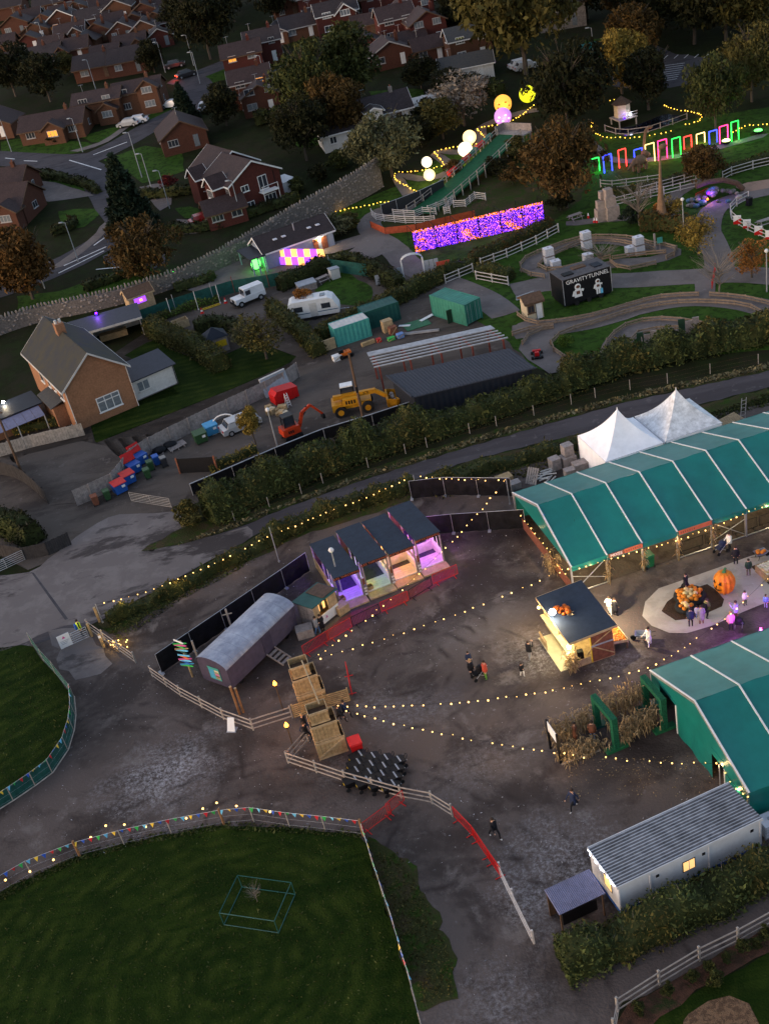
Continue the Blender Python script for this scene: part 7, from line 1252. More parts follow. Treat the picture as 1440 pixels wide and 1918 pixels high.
for x in (-1.5,-.5,.5,1.5): MB().b0(x-.05,x+.05,-1.46,-1.4,0,2.1).to('glazing_bar','white',cn)
wp=thing('white_canopy','long low white arched canopy behind the dormer house','canopy',g(765,205),radians(5));mb=MB();n=10;vs=[(x,3*cos(pi*i/n),.3+1.3*sin(pi*i/n)) for x in (-9,9) for i in range(n+1)];mb.add(vs,[(i,i+1,n+2+i,n+1+i) for i in range(n)]);mb.to('cover','offwhite',wp,smooth=True)
for x in (-9,-3,3,9): MB().path([(x,3.05*cos(pi*i/n),.3+1.34*sin(pi*i/n)) for i in range(n+1)],.06,5).to('hoop','white',wp)
road('residential_road',[(-60,292),(60,300),(150,300),(215,275),(290,232),(345,205),(372,180),(365,155),(330,145)],6.0,'m_asphalt',.05);road('residential_road',[(120,300),(180,330),(215,380),(240,420),(200,450),(120,495),(20,535),(-60,560)],6.5,'m_asphalt',.045)
road('residential_road',[(330,150),(370,140),(420,120),(480,100)],5.5,'m_asphalt',.055);road('side_road',[(215,470),(260,492),(310,485)],5,'m_asphalt',.06)
road('pavement',[(100,505),(150,470),(190,435),(200,415)],1.8,'m_path',.075);road('pavement',[(290,205),(240,235),(190,268),(130,285)],1.6,'m_path',.075)
for px in ([(130,300),(190,318)],[(175,290),(238,266)],[(10,296),(28,298)],[(45,301),(70,302)],[(110,512),(195,470)],[(120,498),(200,462)],[(176,460),(197,445)],[(180,505),(232,500)]): road('road_marking',px,.25,'m_paint',.08,0,1)
for px in ([(0,265),(0,285),(60,290),(150,288),(180,268),(120,262),(50,258)],[(150,255),(215,238),(245,232),(200,262),(180,270)],[(270,212),(330,200),(330,215),(280,230)],[(195,300),(270,272),(340,285),(345,320),(270,345),(250,330)],[(100,330),(170,335),(185,350),(120,368),(80,350)],[(110,395),(180,388),(190,400),(160,425),(115,432)],[(30,555),(110,545),(240,500),(290,500),(280,525),(150,575),(40,610)],[(380,145),(425,122),(432,145),(400,155)],[(330,390),(370,385),(380,405),(345,412)],[(690,170),(790,165),(800,190),(700,195)],[(630,60),(690,45),(715,55),(690,75)],[(530,245),(560,235),(620,265),(560,280)],[(1095,75),(1145,68),(1150,85),(1100,95)]): sheet('lawn',px,'m_lawn',.04,jit=.2)
for px in ([(20,335),(100,340),(180,365),(95,378),(40,370)],[(260,350),(310,340),(325,380),(300,395)],[(330,410),(385,415),(385,435),(340,440)]): sheet('driveway',px,'m_path',.05,jit=.1)
sheet('car_park',[(1095,130),(1150,85),(1200,70),(1260,100),(1340,110),(1330,150),(1250,165),(1180,160)],'m_asphalt',.05);sheet('car_park',[(1140,115),(1300,100),(1290,150),(1230,172),(1140,160)],'m_asphalt',.055)
for k in range(8): road('parking_line',[(1236+k*.5,124+k*4),(1282-k*2,118+k*4.2)],.14,'m_paint',.08,0,1)
for k in range(5): road('parking_line',[(1243+k*19,110-k*.5),(1251+k*19,103-k*.5)],.14,'m_paint',.085,0,1)
road('car_park_drive',[(1150,78),(1120,95),(1090,118)],4,'m_path',.06);road('car_park_drive',[(1370,102),(1420,85),(1480,70)],4,'m_path',.06)
for i,(px,py,rz,m,lab,li) in enumerate([(258,231,170,'carwhite','white hatchback on the driveway by the road',0),(242,236,165,'carsilver','silver car beside the white hatchback',0),(324,201,150,'carwhite','white car under the carport of the tan house',0),(350,144,20,'cardark','dark car with glowing red tail lights on the bend',1),(329,126,0,'cardark','dark car parked beneath trees on the far road',0),(382,417,15,'carred','red car on the drive of the garage block',0),(202,99,10,'carblue','blue car between bungalows',0),(560,45,0,'carwhite','pale car beside the low bungalow at the top',0),(385,205,80,'carwhite','white car nose-on below the dark conifer',0),(975,126,5,'carwhite','white car behind the great oak',0),(985,130,8,'carsilver','silver car beside it behind the great oak',0)]): car(lab,g(px,py)+Vector((0,0,.06)),radians(rz),m,lights=bool(li))
car('teal panel van parked by the stone house drive',g(1108,103)+Vector((0,0,.06)),radians(10),'carteal',4.8,1.9,2.0,'van',name='parked_van')
for i,(px,py,lab) in enumerate([(285,356,'in front of the gabled house drive'),(22,284,'on the first lawn at the left edge'),(155,284,'by the long bungalow lawn'),(266,332,'at the junction, tall'),(363,122,'on the far bend'),(310,135,'beside the far hedge'),(375,156,'next to the car with red lights'),(180,168,'behind the tan brick houses'),(147,490,'at the stone wall junction'),(318,390,'by the red shrub'),(84,540,'under the weeping brown tree'),(453,412,'in front of the hipped garage'),(500,165,'beside the far left garden'),(1113,120,'by the teal van'),(88,92,'among the upper bungalows')]): street_lamp('street lamp %s' % lab,px,py,6 if i != 3 else 7.5,rz=radians(160))
# ================================================================ trees of the town and park
TR=[(250,425,11.5,'conifer','leaf_conifer','tall dark conifer beside the road junction',1.15),(288,530,9.8,'wide','leaf_rust','broad rusty oak leaning over the stone wall',.82),(62,560,11,'tall','leaf_willow','weeping brown birch at the left edge by the wall',.95),(-10,565,11,'round','leaf_dark','dark tree cut by the left edge beside the weeping birch',.8),(350,225,8.5,'conifer','leaf_conifer','dark narrow conifer beside the tan house',1.3),(425,235,9,'round','leaf_dark','dark round tree right of the narrow conifer',.95),(395,110,18,'wide','leaf_dark','large dark spreading tree on the far bend',.75),(350,70,12,'round','leaf_dark','dark tree behind the far bend',.9),(290,135,8,'round','leaf_dark','small dark tree by the estate road',.9),(30,180,14,'wide','leaf_dark','dark spreading tree in the left estate',.8),(95,190,12,'round','leaf_dark','dark tree beside the spreading one in the left estate',.9),(130,140,6,'round','leaf_olive','small olive tree among the bungalows',.9),(390,35,13,'round','leaf_rust','rust tinged tree near the top left',.8),(440,40,14,'round','leaf_dark','dark tree right of the rust tinged one',.8),(520,40,13,'wide','leaf_dark','dark spreading tree at the top centre',.8),(590,232,18,'wide','leaf_mid','great dark spreading tree in the central gardens',.72),(665,190,17,'tall','leaf_mid','mid green upright tree right of the great spreading one',1.0),(640,262,13,'round','leaf_rust','rust brown tree beside the white dormer house',.9),(575,300,13,'wide','leaf_dark','flat topped dark pine beside the white garage',.75),(735,330,10.5,'wide','leaf_grey','pale grey-green half bare tree above the stone wall end',.85),(700,290,7,'sparse','leaf_olive','thin olive tree left of the pale half bare one',1),(870,235,11,'sparse','twig','brown half bare tree below the white bungalow',1.2),(830,260,8,'round','leaf_olive','olive tree above the lantern path',1.1),(790,275,6,'round','leaf_dark','dark shrub tree above the first lantern',1.2),(790,165,7,'round','leaf_dark','dark garden tree right of the canopy',1.2),(845,190,7,'round','leaf_dark','dark garden tree below the white bungalow drive',1.2),(860,60,10,'round','leaf_dark','dark tree above the slate roofed house',1),(925,70,10,'round','leaf_dark','dark tree left of the great oak',1),(985,138,24,'wide','leaf_olive','great olive oak at the top right of centre',.72),(1065,255,15,'wide','leaf_dark','great dark yew behind the yellow moon lantern',.66),(1062,388,12,'wide','leaf_rust','big rusty brown oak beside the neon arches',.78),(1190,118,10,'round','leaf_rust','russet tree at the car park',.95),(1165,175,10,'round','leaf_gold','golden yellow tree in front of the car park',.85),(1215,205,9.5,'tall','leaf_dark','dark leafy tree in front of the russet one',.95),(1340,240,11,'wide','leaf_mid','broad mid green tree behind the neon arches',.66),(1408,190,12,'wide','leaf_olive','olive gold tree at the right edge',.7),(1230,75,15,'wide','leaf_dark','dark wood edge tree above the car park, left',.75),(1300,82,16,'wide','leaf_dark','dark wood edge tree above the car park, middle',.75),(1360,75,15,'round','leaf_olive','olive wood edge tree above the car park, right',.9),(1420,60,14,'round','leaf_olive','olive tree in the top right corner',.95),(1180,60,12,'round','leaf_rust','rusty tree beside the stone house',.9),(1100,35,13,'round','leaf_dark','dark tree behind the stone house',.9),(1270,30,15,'round','leaf_dark','dark tree at the very top right',1),(1350,25,15,'round','leaf_dark','dark tree at the very top right corner side',1),(1316,348,5.5,'round','leaf_rust','rounded brown bush below the pink neon arch',1.0),(1308,478,5.2,'sparse','leaf_gold','golden young tree beside the looping path',1.0),(1408,520,4.6,'sparse','leaf_orange','small orange tree at the right by the lamp post',1.0),(1255,415,3.5,'sparse','leaf_gold','yellow leafed young tree behind the beech hedge',1.1),(690,30,9,'round','leaf_dark','dark tree behind the red terrace',1),(830,20,10,'round','leaf_dark','dark tree at the top above the red houses',1),(760,10,10,'round','leaf_gold','yellowish tree at the top above the terrace',1),(640,5,12,'round','leaf_dark','dark tree at the very top centre',1.1),(55,10,12,'round','leaf_dark','dark tree at the very top left',1),(300,5,12,'round','leaf_dark','dark tree at the top left of centre',1.1),(480,5,12,'wide','leaf_dark','dark tree at the very top left of centre',1),(930,5,14,'wide','leaf_dark','dark tree at the very top behind the great oak',1),(1180,10,14,'wide','leaf_dark','dark tree at the top right of the stone house',1)]
for (px,py,h,k,lf,lab,wd) in TR: tree(px,py,h*(.82 if px < 960 and py < 315 else 1),k,lf,lab,wd)
for px,py,h,lab in [(1198,422,6.5,'bare young tree with pale trunk by the beech hedge'),(1165,535,0,''),(1348,555,6.0,'bare young tree with fine twigs by the red barrier'),(1125,500,3.4,'bare twiggy shrub inside the upper kart loop')]:
 if h: tree(px,py,h,'bare',None,lab,1.1 if h > 4 else 2.0,tm='twig')
for i,(px,py,h,lf,lab) in enumerate([(320,355,2.6,'leaf_red','dark red rounded shrub by the gabled house drive'),(105,268,2.2,'leaf_dark','dark clipped shrub on the long bungalow lawn'),(640,440,3.2,'leaf_grey','spiky grey-green shrub at the workshop corner'),(655,430,2.6,'leaf_olive','olive shrub behind the spiky one'),(1050,395,3.0,'leaf_dark','dark shrub beside the light curtain'),(1188,418,2.4,'leaf_conifer','dark round shrub by the beech hedge'),(590,465,2.2,'leaf_olive','shrub by the workshop door'),(970,300,3.5,'leaf_olive','scrubby bush beside the slide top'),(930,330,3.0,'leaf_dark','scrubby bush halfway up the slide'),(850,330,2.5,'leaf_rust','rusty bush left of the slide'),(960,345,3,'leaf_rust','rusty scrub right of the slide'),(640,315,3,'leaf_mid','green garden bush above the stone wall'),(600,340,3,'leaf_dark','dark garden bush above the stone wall'),(560,360,2.4,'leaf_mid','garden bush beside the conservatory'),(1060,650,1.5,'leaf_lime','flowering green shrub at the lower kart corner'),(800,230,4,'leaf_dark','dark bush above the lantern path bend'),(690,335,3.5,'leaf_dark','dark bush at the stone wall end')]): tree(px,py,h,'shrub',lf,lab,1.2,name='shrub',cat='shrub')
for px,w_,h_,lf,lab in [([(320,435),(390,430),(470,405),(560,375)],1.6,1.4,'leaf_dark','dark hedge along the top of the stone wall'),([(265,372),(330,366),(380,358)],1.4,1.6,'leaf_dark','dark hedge by the gabled house lawn'),([(80,330),(150,345),(185,362)],1.5,1.3,'leaf_dark','dark hedge beside the left driveway'),([(480,235),(540,220),(590,215)],2,2.4,'leaf_dark','dark hedge across the central gardens'),([(160,545),(250,515),(285,522)],1.4,1.2,'leaf_dark','dark hedge inside the stone wall'),([(100,440),(130,430),(140,418)],1.6,1.3,'leaf_dark','dark hedge on the pavement corner'),([(830,160),(900,165),(940,180)],2,2.2,'leaf_dark','dark hedge below the white bungalow'),([(330,545),(385,528),(400,520)],1.5,1.0,'leaf_mid','low hedge below the spotlights'),([(560,130),(620,120),(690,130)],2,2.4,'leaf_dark','dark hedge behind the spreading tree'),([(700,250),(760,240),(800,250)],2,2,'leaf_dark','dark hedge beside the dormer house')]: hedge('garden_hedge',lab,gg(px),w_,h_,lf,14,.28,.15,rough=.2)
# ================================================================ park ground
C6=lambda *p: K(960,340,3,p)
sheet('park_grass',[(620,400),(700,365),(760,340),(830,290),(960,250),(1110,250),(1250,230),(1440,200),(1700,160),(1700,640),(1440,655),(1250,670),(1060,700),(1000,690),(950,640),(880,590),(850,540),(760,470),(690,440)],'m_lawn',.03,jit=.3)
sheet('scrub_bank',[(850,330),(960,260),(1060,280),(1110,340),(1060,400),(1020,420),(940,400),(800,425),(700,430),(720,390)],'m_verge',.045,jit=.4)
road('park_path',[(600,470),(660,455),(700,445),(740,470),(770,500),(840,530),(900,555),(950,590)],3.6,'m_path',.06);road('park_path',[(620,500),(680,480),(715,460),(690,420),(720,395),(780,388)],3.4,'m_path',.065);sheet('car_park_ground',[(330,540),(400,505),(470,480),(520,500),(640,480),(700,440),(690,480),(620,510),(520,525),(400,550)],'m_path',.055)
road('park_path',[(780,385),(745,330),(790,335),(850,320),(815,285),(870,285),(905,265),(900,240),(960,215),(1010,205)],1.8,'m_path',.07)
road('park_path',[(960,545),(1040,530),(1180,525),(1300,518),(1400,515),(1500,525)],4.2,'m_path',.06);road('park_path',[(1345,520),(1345,480),(1325,430),(1340,390),(1400,365),(1500,345)],3.2,'m_path',.065);road('park_path',[(1260,400),(1255,375),(1290,350),(1330,335)],2.0,'m_path',.07);road('park_path',[(1060,420),(1150,410),(1250,405),(1330,420)],1.8,'m_path',.068);road('park_path',[(1100,260),(1150,300),(1250,295),(1330,280),(1440,250)],1.5,'m_path',.068)
sheet('sand_arena',C6((1250,30),(1320,5),(1500,-20),(1600,10),(1300,62)),'m_sand',.07,jit=.05)
road('kart_track',C6((0,850),(130,832),(320,812),(500,775),(700,712),(900,672),(1080,662),(1300,684),(1500,735)),3.6,'m_path',.07);road('kart_track',C6((1500,760),(1430,860),(1200,900),(1000,840),(860,800),(720,820),(610,880),(570,960),(560,1030)),3.0,'m_path',.07);road('kart_track',C6((60,790),(150,860),(120,930),(200,1000),(300,1060)),3.2,'m_path',.074);road('kart_link_path',C6((1075,540),(1080,600),(1080,660)),2.2,'m_path',.075)
road('kart_track',C6((90,500),(120,440),(230,385),(380,340),(560,330),(720,360),(860,380),(900,405),(840,430),(740,450),(600,455),(500,480),(300,510),(180,520),(90,500)),2.2,'m_path',.07)
# ================================================================ kart barriers: low double rails
for lab,pts in [('low timber kart barrier along the top of the lower track',C6((30,755),(120,805),(300,790),(480,755),(700,690),(850,655),(1045,645))),('low timber kart barrier right of the crossing gap',C6((1108,645),(1280,660),(1400,685),(1560,730))),('low timber kart barrier round the long grass island',C6((345,1030),(240,970),(215,910),(300,852),(500,790),(700,725),(900,690),(1100,685),(1300,702),(1400,745),(1425,790),(1385,835))),('low timber kart barrier round the hairpin',C6((490,1008),(525,915),(600,838),(700,797),(850,782),(1000,798),(1170,832))),('low timber kart barrier on the hairpin inner side',C6((665,955),(665,885),(740,852),(860,835),(950,835))),('low timber kart barrier at the left end of the lower track',C6((0,868),(110,835),(230,818))),('short low timber kart barrier by the kart',C6((55,920),(90,870),(160,840),(230,828))),('low timber barrier round the upper kart loop',C6((180,545),(70,525),(40,490),(70,440),(200,385),(390,325),(560,318),(700,330),(800,362),(900,370),(930,405),(865,440))),('low timber barrier on the inside of the upper kart loop',C6((550,435),(450,460),(300,500),(190,508),(145,485),(160,455),(300,385),(400,345),(560,340),(700,365),(800,390))),('low timber barrier along the start of the upper loop',C6((560,440),(700,420),(860,405))),('low timber barrier at the front of the upper loop',C6((550,455),(620,500),(720,485),(805,468)))]:
 rail_fence(lab,gg(pts),.6,2,2.0,m='railkart',pm='railkart',name='kart_barrier',rw=.07,rh=.18,curve=4,low=.3)
for lab,pts,cu in [('pale post and rail fence beside the hedge left of the upper loop',K(700,360,4,[(805,560),(1000,490),(1220,390),(1385,300)]),0),('pale post and rail fence at the path junction, left',K(700,360,4,[(540,685),(745,600)]),0),('pale post and rail fence at the path junction, right',K(700,360,4,[(770,655),(1010,700)]),0),('pale post and rail fence running to the rock stack',C6((560,140),(700,105),(850,75),(1035,30)),0),('pale post and rail fence below the boat feature path',K(960,0,3,[(720,1095),(900,1045),(1030,1010)]),0),('pale post and rail fence above the sand arena',K(960,0,3,[(1180,1010),(1230,985),(1350,950),(1460,925)]),0),('rope and post fence under the neon arches',K(960,0,3,[(495,1055),(560,1060),(640,1050),(760,1035),(830,1025)]),0),('white rail fence round the oval pen at the right edge',C6((1325,105),(1250,145),(1222,185),(1240,225),(1300,265),(1370,300),(1450,335)),3)]:
 rail_fence(lab,gg(pts),1.2,3,2.2,m='railwhite',pm='railwhite',curve=cu)
for i,(x,y) in enumerate(((1258,245),(1312,268),(1376,305),(1438,330))):
 p=g(*C6((x,y))[0]);t=thing('arrow_board','red and white chevron board on the oval pen fence, %s' % ('first from the path','second from the path','third from the path','at the picture edge')[i],'board',p+Vector((0,-.25,.25)),radians(-25));MB().b0(-.45,.45,-.04,0,0,1.1).to('panel','signwhite',t);mb=MB();mb.prism([(-.45,-.045,0),(.45,-.045,0),(.45,-.045,.75 if i % 2 == 0 else .3),(-.45,-.045,.3)],(0,-.01,0));mb.to('red_mark','red',t)
hedge('clipped_hedge','brown clipped hedge behind the pale fence left of the upper loop',gg(K(700,360,4,[(740,545),(900,470),(1100,380),(1340,275)])),1.8,1.6,'leaf_rust',30,.18,.15);hedge('clipped_hedge','short clipped hedge block behind the junction fence',gg(K(700,360,4,[(780,620),(900,630),(1030,665)])),1.6,1.5,'leaf_olive',34,.18,.1);hedge('clipped_hedge','short hedge left of the junction fence',gg(K(700,360,4,[(530,640),(620,610),(740,560)])),1.6,1.5,'leaf_olive',34,.18,.1);hedge('beech_hedge','coppery beech hedge beside the bare trees',gg(C6((720,275),(830,265),(960,285),(1040,320))),1.8,2.2,'leaf_rust',30,.2,.2);hedge('clipped_hedge','low hedge along the fence above the rock stack',gg(K(960,0,3,[(500,1100),(700,1075),(1000,1000)])),1.2,1.0,'leaf_olive',25,.2,.1);hedge('clipped_hedge','low hedge behind the sand arena fence',gg(K(960,0,3,[(1190,985),(1300,945),(1460,900)])),1.4,1.2,'leaf_olive',25,.2,.1)
# ================================================================ kart track things
for i,(x,y,z,lab) in enumerate([(210,470,0,'lower tank of the left pair inside the upper loop'),(208,468,1.15,'upper tank of the left pair inside the upper loop'),(243,488,0,'single tank in front of the left pair'),(418,378,0,'lower tank of the far pair inside the upper loop'),(416,376,1.15,'upper tank of the far pair inside the upper loop'),(425,450,0,'single tank behind the black trailer'),(664,410,0,'single tank beside the right pair'),(712,408,0,'lower tank of the right pair'),(710,406,1.15,'upper tank of the right pair')]): ibc('caged white liquid tank, '+lab,g(*C6((x,y))[0]),radians(8),z)
kt_=thing('go_kart','small red and black go-kart on the lower track','go-kart',g(*C6((138,985))[0])+Vector((0,0,.08)),radians(80));MB().b0(-.8,.8,-.35,.35,.1,.22).to('floor','black',kt_);MB().box(-.2,0,.4,.5,.5,.4,0,.2,.1).to('seat','red',kt_);MB().box(.85,0,.25,.3,.9,.2).to('nose','red',kt_);MB().tube((.3,0,.25),(.1,0,.55),.02,6).to('steering_column','black',kt_)
for x in (-.6,.6):
 for y in (-.5,.5): MB().tube((x,y-.12,.15),(x,y+.12,.15),.15,10).to('tyre','rubber',kt_)
cst=thing('castle_screen','battlemented plank screen wall by the hairpin hedge','screen',g(*C6((700,940))[0]),hd(g(*C6((700,940))[0]),g(*C6((1250,860))[0])));Lc=(g(*C6((700,940))[0])-g(*C6((1250,860))[0])).length
for k in range(14): x=k*Lc/14;MB().b0(x+.02,x+Lc/14-.02,-.06,.06,0,1.5+(.3 if k % 2 == 0 else 0)+(.8 if 5 < k < 9 else 0)).to('panel','woodgrey' if k % 3 else 'greendark',cst)
for k in range(4): MB().bar((k*Lc/4+.5,-.9,0),(k*Lc/4+.5,-.05,1.3),.09).to('prop','woodgrey',cst)
gt=thing('black_trailer','black show trailer lettered GRAVITY TUNNEL with spaceman pictures','trailer',Vector((24.75,119.3,T(119.3))),radians(11));Lg,Wg,Hg=5.9,3.4,3.4;z0=.45
MB().b0(0,Lg,0,.06,z0,Hg).to('side_panel','black',gt);MB().b0(0,Lg,Wg-.06,Wg,z0,Hg).to('side_panel','black',gt);MB().b0(0,.06,.06,Wg-.06,z0,Hg).to('end_panel','black',gt);MB().b0(Lg-.06,Lg,.06,Wg-.06,z0,Hg).to('end_panel','black',gt);MB().b0(-.02,Lg+.02,-.02,Wg+.02,Hg,Hg+.06).to('roof','feltgrey',gt);MB().b0(.1,Lg-.1,.2,Wg-.2,.2,z0).to('chassis','black',gt)
for k,(x,y,a,b) in enumerate(((1.2,1.2,1.2,.9),(3.0,2.2,1.6,.8),(4.8,1.4,1.0,1.2))): MB().box(x,y,Hg+.12,a,b,.12).to('roof_hatch',['black','wooddark','roofdark'][k],gt)
for x,y in ((.02,-.03),(Lg-.02,-.03),(.02,Wg)): MB().b0(x-.04,x+.04,y,y+.03,z0,Hg).to('corner_trim','galv',gt)
text('GRAVITY','lettering','signwhite',gt,(1.75,-.01,2.98),(pi/2,0,0),.66,.006);text('TUNNEL','lettering','signwhite',gt,(4.4,-.01,2.98),(pi/2,0,0),.66,.006)
def spaceman(x,z,s,nm):
 o=MB().ball((x,-.02,z+1.05*s),.3*s,14,8,(1,.05,1)).to(nm,'signwhite',gt)
 for q,mm in (((x,z+1.05*s,.19*s,1),'cloth_brown'),): MB().ball((q[0]+.03,-.045,q[1]),q[2],10,6,(1,.06,.8)).to('visor',mm,o)
 MB().box(x,-.02,z+.45*s,.75*s,.03,.75*s,0,.2,0).to('suit_body','signwhite',o);MB().box(x,-.042,z+.5*s,.35*s,.02,.3*s).to('chest_pack','cloth_brown',o)
 for sx,ex in ((-1,-.5),(1,.55)): mb=MB();mb.bar((x+sx*.33*s,-.02,z+.7*s),(x+ex*s,-.02,z+.25*s if sx < 0 else z+.6*s),.22*s,.03,(0,1,0));mb.to('arm','signwhite',o)
 return o
spaceman(1.75,.9,1.25,'spaceman_helmet');sm_=spaceman(4.2,1.15,.95,'spaceman_helmet');MB().b0(3.95,4.15,-.03,-.015,.65,1.25).to('leg','signwhite',sm_);MB().b0(4.22,4.42,-.03,-.015,.65,1.25).to('leg','signwhite',sm_);MB().b0(4.45,4.75,-.028,-.016,.6,1.2).to('blue_patch','bunt_sky',sm_)
for x in (1.5,3.0,4.5): MB().tube((x,-.02,.3),(x,.2,.3),.28,12).to('wheel','rubber',gt)
wh=thing('cream_hut','little cream ticket hut with brown roof beside the black trailer','hut',g(998,592),radians(8));gabled(wh,1.9,2.0,2.1,.5,'cream','wooddark',fascia='wooddark',axis='x',over=.2);window(wh,-.45,-1.0,.9,.8,.9,'f','wooddark','glass');MB().b0(.15,.8,-1.05,-1.0,0,1.95).to('door','white',wh);MB().b0(.1,.14,-1.06,-1.0,0,2.0).to('door_trim','black',wh)
sp_=thing('roof_rack_lamp','aluminium truss lying on the trailer drawbar behind the cream hut','truss',g(983,560));[MB().tube((-1.0,y,z),(1.2,y+.3,z+.15),.05,6).to('tube','alu',sp_) for y,z in ((0,.1),(.35,.1),(.17,.4))];[MB().tube((-1+.5*k,0,.12),(-.8+.5*k,.2,.42),.03,5).to('lacing','alu',sp_) for k in range(4)]
barrier('red crowd barrier beside the bare tree at the kart crossing',g(1333,545),g(1340,508),'red');barrier('red crowd barrier by the rock volcano',g(1303,378),g(1326,366),'red')
st_=g(1227,470);t=thing('start_gantry','brown post with pale blue sign at the upper loop start','sign',st_);MB().b0(-.1,.1,-.1,.1,0,2.2).to('post','woodgrey',t);MB().b0(.3,.95,-.03,.03,.9,1.6).to('sign_plate','contturq',t);MB().b0(.55,.62,-.02,.05,0,.9).to('sign_leg','woodgrey',t)
rk_=thing('block_stack','stacked stone block sculpture with a leaning top block','sculpture',g(1138,410),radians(6))
for (x,y,z,a,b,c) in ((-.9,.1,.8,1.2,1.2,1.6),(.5,-.3,.9,1.7,1.5,1.8),(-.7,.2,2.1,1.1,1.0,1.0),(.4,-.1,2.4,1.4,1.2,1.2),(-.3,.5,3.2,.8,.8,1.0),(.3,0,3.5,1.0,1.0,1.0)): mb=MB();mb.box(x,y,z,a,b,c,random.uniform(-.1,.1),.06,.06);mb.to('block','boulder',rk_)
LWa,LWb=g(778,474),g(1021,418);lw=thing('light_curtain','long curtain of purple and orange fairy lights on a dark frame','light curtain',LWa,hd(LWa,LWb));Ll=(LWb-LWa).length;Hl=3.0;zb=T((LWa.y+LWb.y)/2)-LWa.z
for k in range(7): x=Ll*k/6;MB().b0(x-.05,x+.05,-.12,-.02,0,Hl+.2).to('upright','black',lw);MB().bar((x,.0,Hl+.2),(x-.4,1.3,Hl+.5),.05).to('stay','black',lw);MB().bar((x-.4,1.3,Hl+.5),(x-.5,1.5,0),.05).to('back_leg','black',lw)
MB().b0(0,Ll,.12,.14,.05,Hl).to('backing','black',lw)
r_=np.random.default_rng(3);grp={'led_purple': MB(),'led_orange': MB(),'led_pink': MB(),'led_violet': MB()}
for i in range(6500):
 x,z=r_.uniform(0,Ll),r_.uniform(.08,Hl);u,v=x/Ll,z/Hl;wv=.5+.5*sin(u*17+sin(v*5)*1.5)+.25*sin(u*41+v*9)
 if v > .9: c='led_orange' if r_.uniform() < .8 else 'led_pink'
 elif .62 < v: c='led_purple' if r_.uniform() < .62 else ('led_pink' if r_.uniform() < .8 else 'led_orange')
 else: c='led_orange' if r_.uniform() < (.7 if wv > .95 else .12) else ('led_purple' if r_.uniform() < .55 else ('led_violet' if r_.uniform() < .6 else 'led_pink'))
 s=r_.uniform(.02,.05);grp[c].add([(x-s,-.0,z),(x,.0,z-s*1.6),(x+s,.0,z),(x,.0,z+s*1.6),(x,-.03,z)],[(0,1,4),(1,2,4),(2,3,4),(3,0,4)])
for c,mb in grp.items(): o=mb.to('fairy_lights',c,lw);o['kind']='stuff'
for k in range(4): lamp('curtain_glow',(Ll*(k+.5)/4,-1.2,1.2),[(.6,.15,1),(.5,.15,1),(.7,.25,.8),(.5,.1,1)][k],30,.5,lw)
ga=thing('gateway_arch','white arched gateway with grey panel wings and red notice','gateway',g(757,523),hd(g(757,523),g(796,515)));Lg_=(g(757,523)-g(796,515)).length
for x in (0,Lg_): MB().b0(x-.1,x+.1,-.1,.1,0,2.4).to('post','white',ga)
mb=MB();n=8;vs=[(Lg_/2-Lg_/2*1.05*cos(pi*i/n),y,2.3+.8*sin(pi*i/n)) for y in (-.3,.5) for i in range(n+1)];mb.add(vs,[(i,i+1,n+2+i,n+1+i) for i in range(n)]);mb.to('arch_hood','offwhite',ga)
for k in range(5): MB().b0(-3.6+k*.7,-2.94+k*.7,-.05,.0,0,1.7-.1*(4-k)).to('wing_panel','plastic_grey',ga)
for k in range(3): MB().b0(Lg_+.15+k*.6,Lg_+.7+k*.6,-.05,0,0,1.9).to('wing_panel','plastic_grey',ga)
MB().b0(Lg_+1.6,Lg_+3.3,-.3,-.25,.1,1.5).to('red_notice','cloth_red',ga)
on=gg(K(660,240,4,[(140,745),(250,795),(480,770),(700,715),(920,665)]));t=thing('orange_netting','orange plastic safety netting round the foot of the slide','netting',on[0])
for a,b in zip(on,on[1:]): mb=MB();a0,b0_=a-on[0],b-on[0];mb.add([a0+Vector((0,0,.05)),b0_+Vector((0,0,.05)),b0_+Vector((0,0,1.0)),a0+Vector((0,0,1.0))],[(0,1,2,3)]);mb.to('net','netorange',t);inst(post_mesh('black',.05,1.1),'post',t,a0)
# ================================================================ the slide
def zz(u): return .25+3.4*u**1.25
sl0,sl1=g(785,402),g(958,288);ssl=thing('hill_slide','long green matted slide running up the bank with timber side rails','slide',sl0,hd(sl0,sl1));Lsl=(sl1-sl0).length;b0z=sl0.z
def sz(x): return T(sl0.y+(sl1.y-sl0.y)*x/Lsl)-b0z+.3+3.0*max(0,x/Lsl-.1)**1.3
n=24;mb=MB();vs=[]
for i in range(n+1): x=Lsl*i/n;vs += [(x,-2.0,sz(x)),(x,2.0,sz(x)),(x,-2.0,sz(x)-.25),(x,2.0,sz(x)-.25)]
mb.add(vs,[f for i in range(n) for f in ((4*i,4*i+1,4*i+5,4*i+4),(4*i+2,4*i,4*i+4,4*i+6),(4*i+1,4*i+3,4*i+7,4*i+5))]);mb.to('slide_bed','slidegreen',ssl)
for y in (-2.15,2.15):
 for h_ in (.45,.9): mb=MB();mb.path([(Lsl*i/n,y,sz(Lsl*i/n)+h_) for i in range(n+1)],.05,5);mb.to('side_rail','rail',ssl)
 for i in range(0,n+1,2): x=Lsl*i/n;MB().b0(x-.06,x+.06,y-.06,y+.06,sz(x)-1.2 if sz(x) > 2 else -.5,sz(x)+.95).to('post','postgrey',ssl)
mb=MB();mb.b0(Lsl,Lsl+2.2,-2.6,2.6,sz(Lsl)-.15,sz(Lsl)+.02);mb.to('platform','rail',ssl)
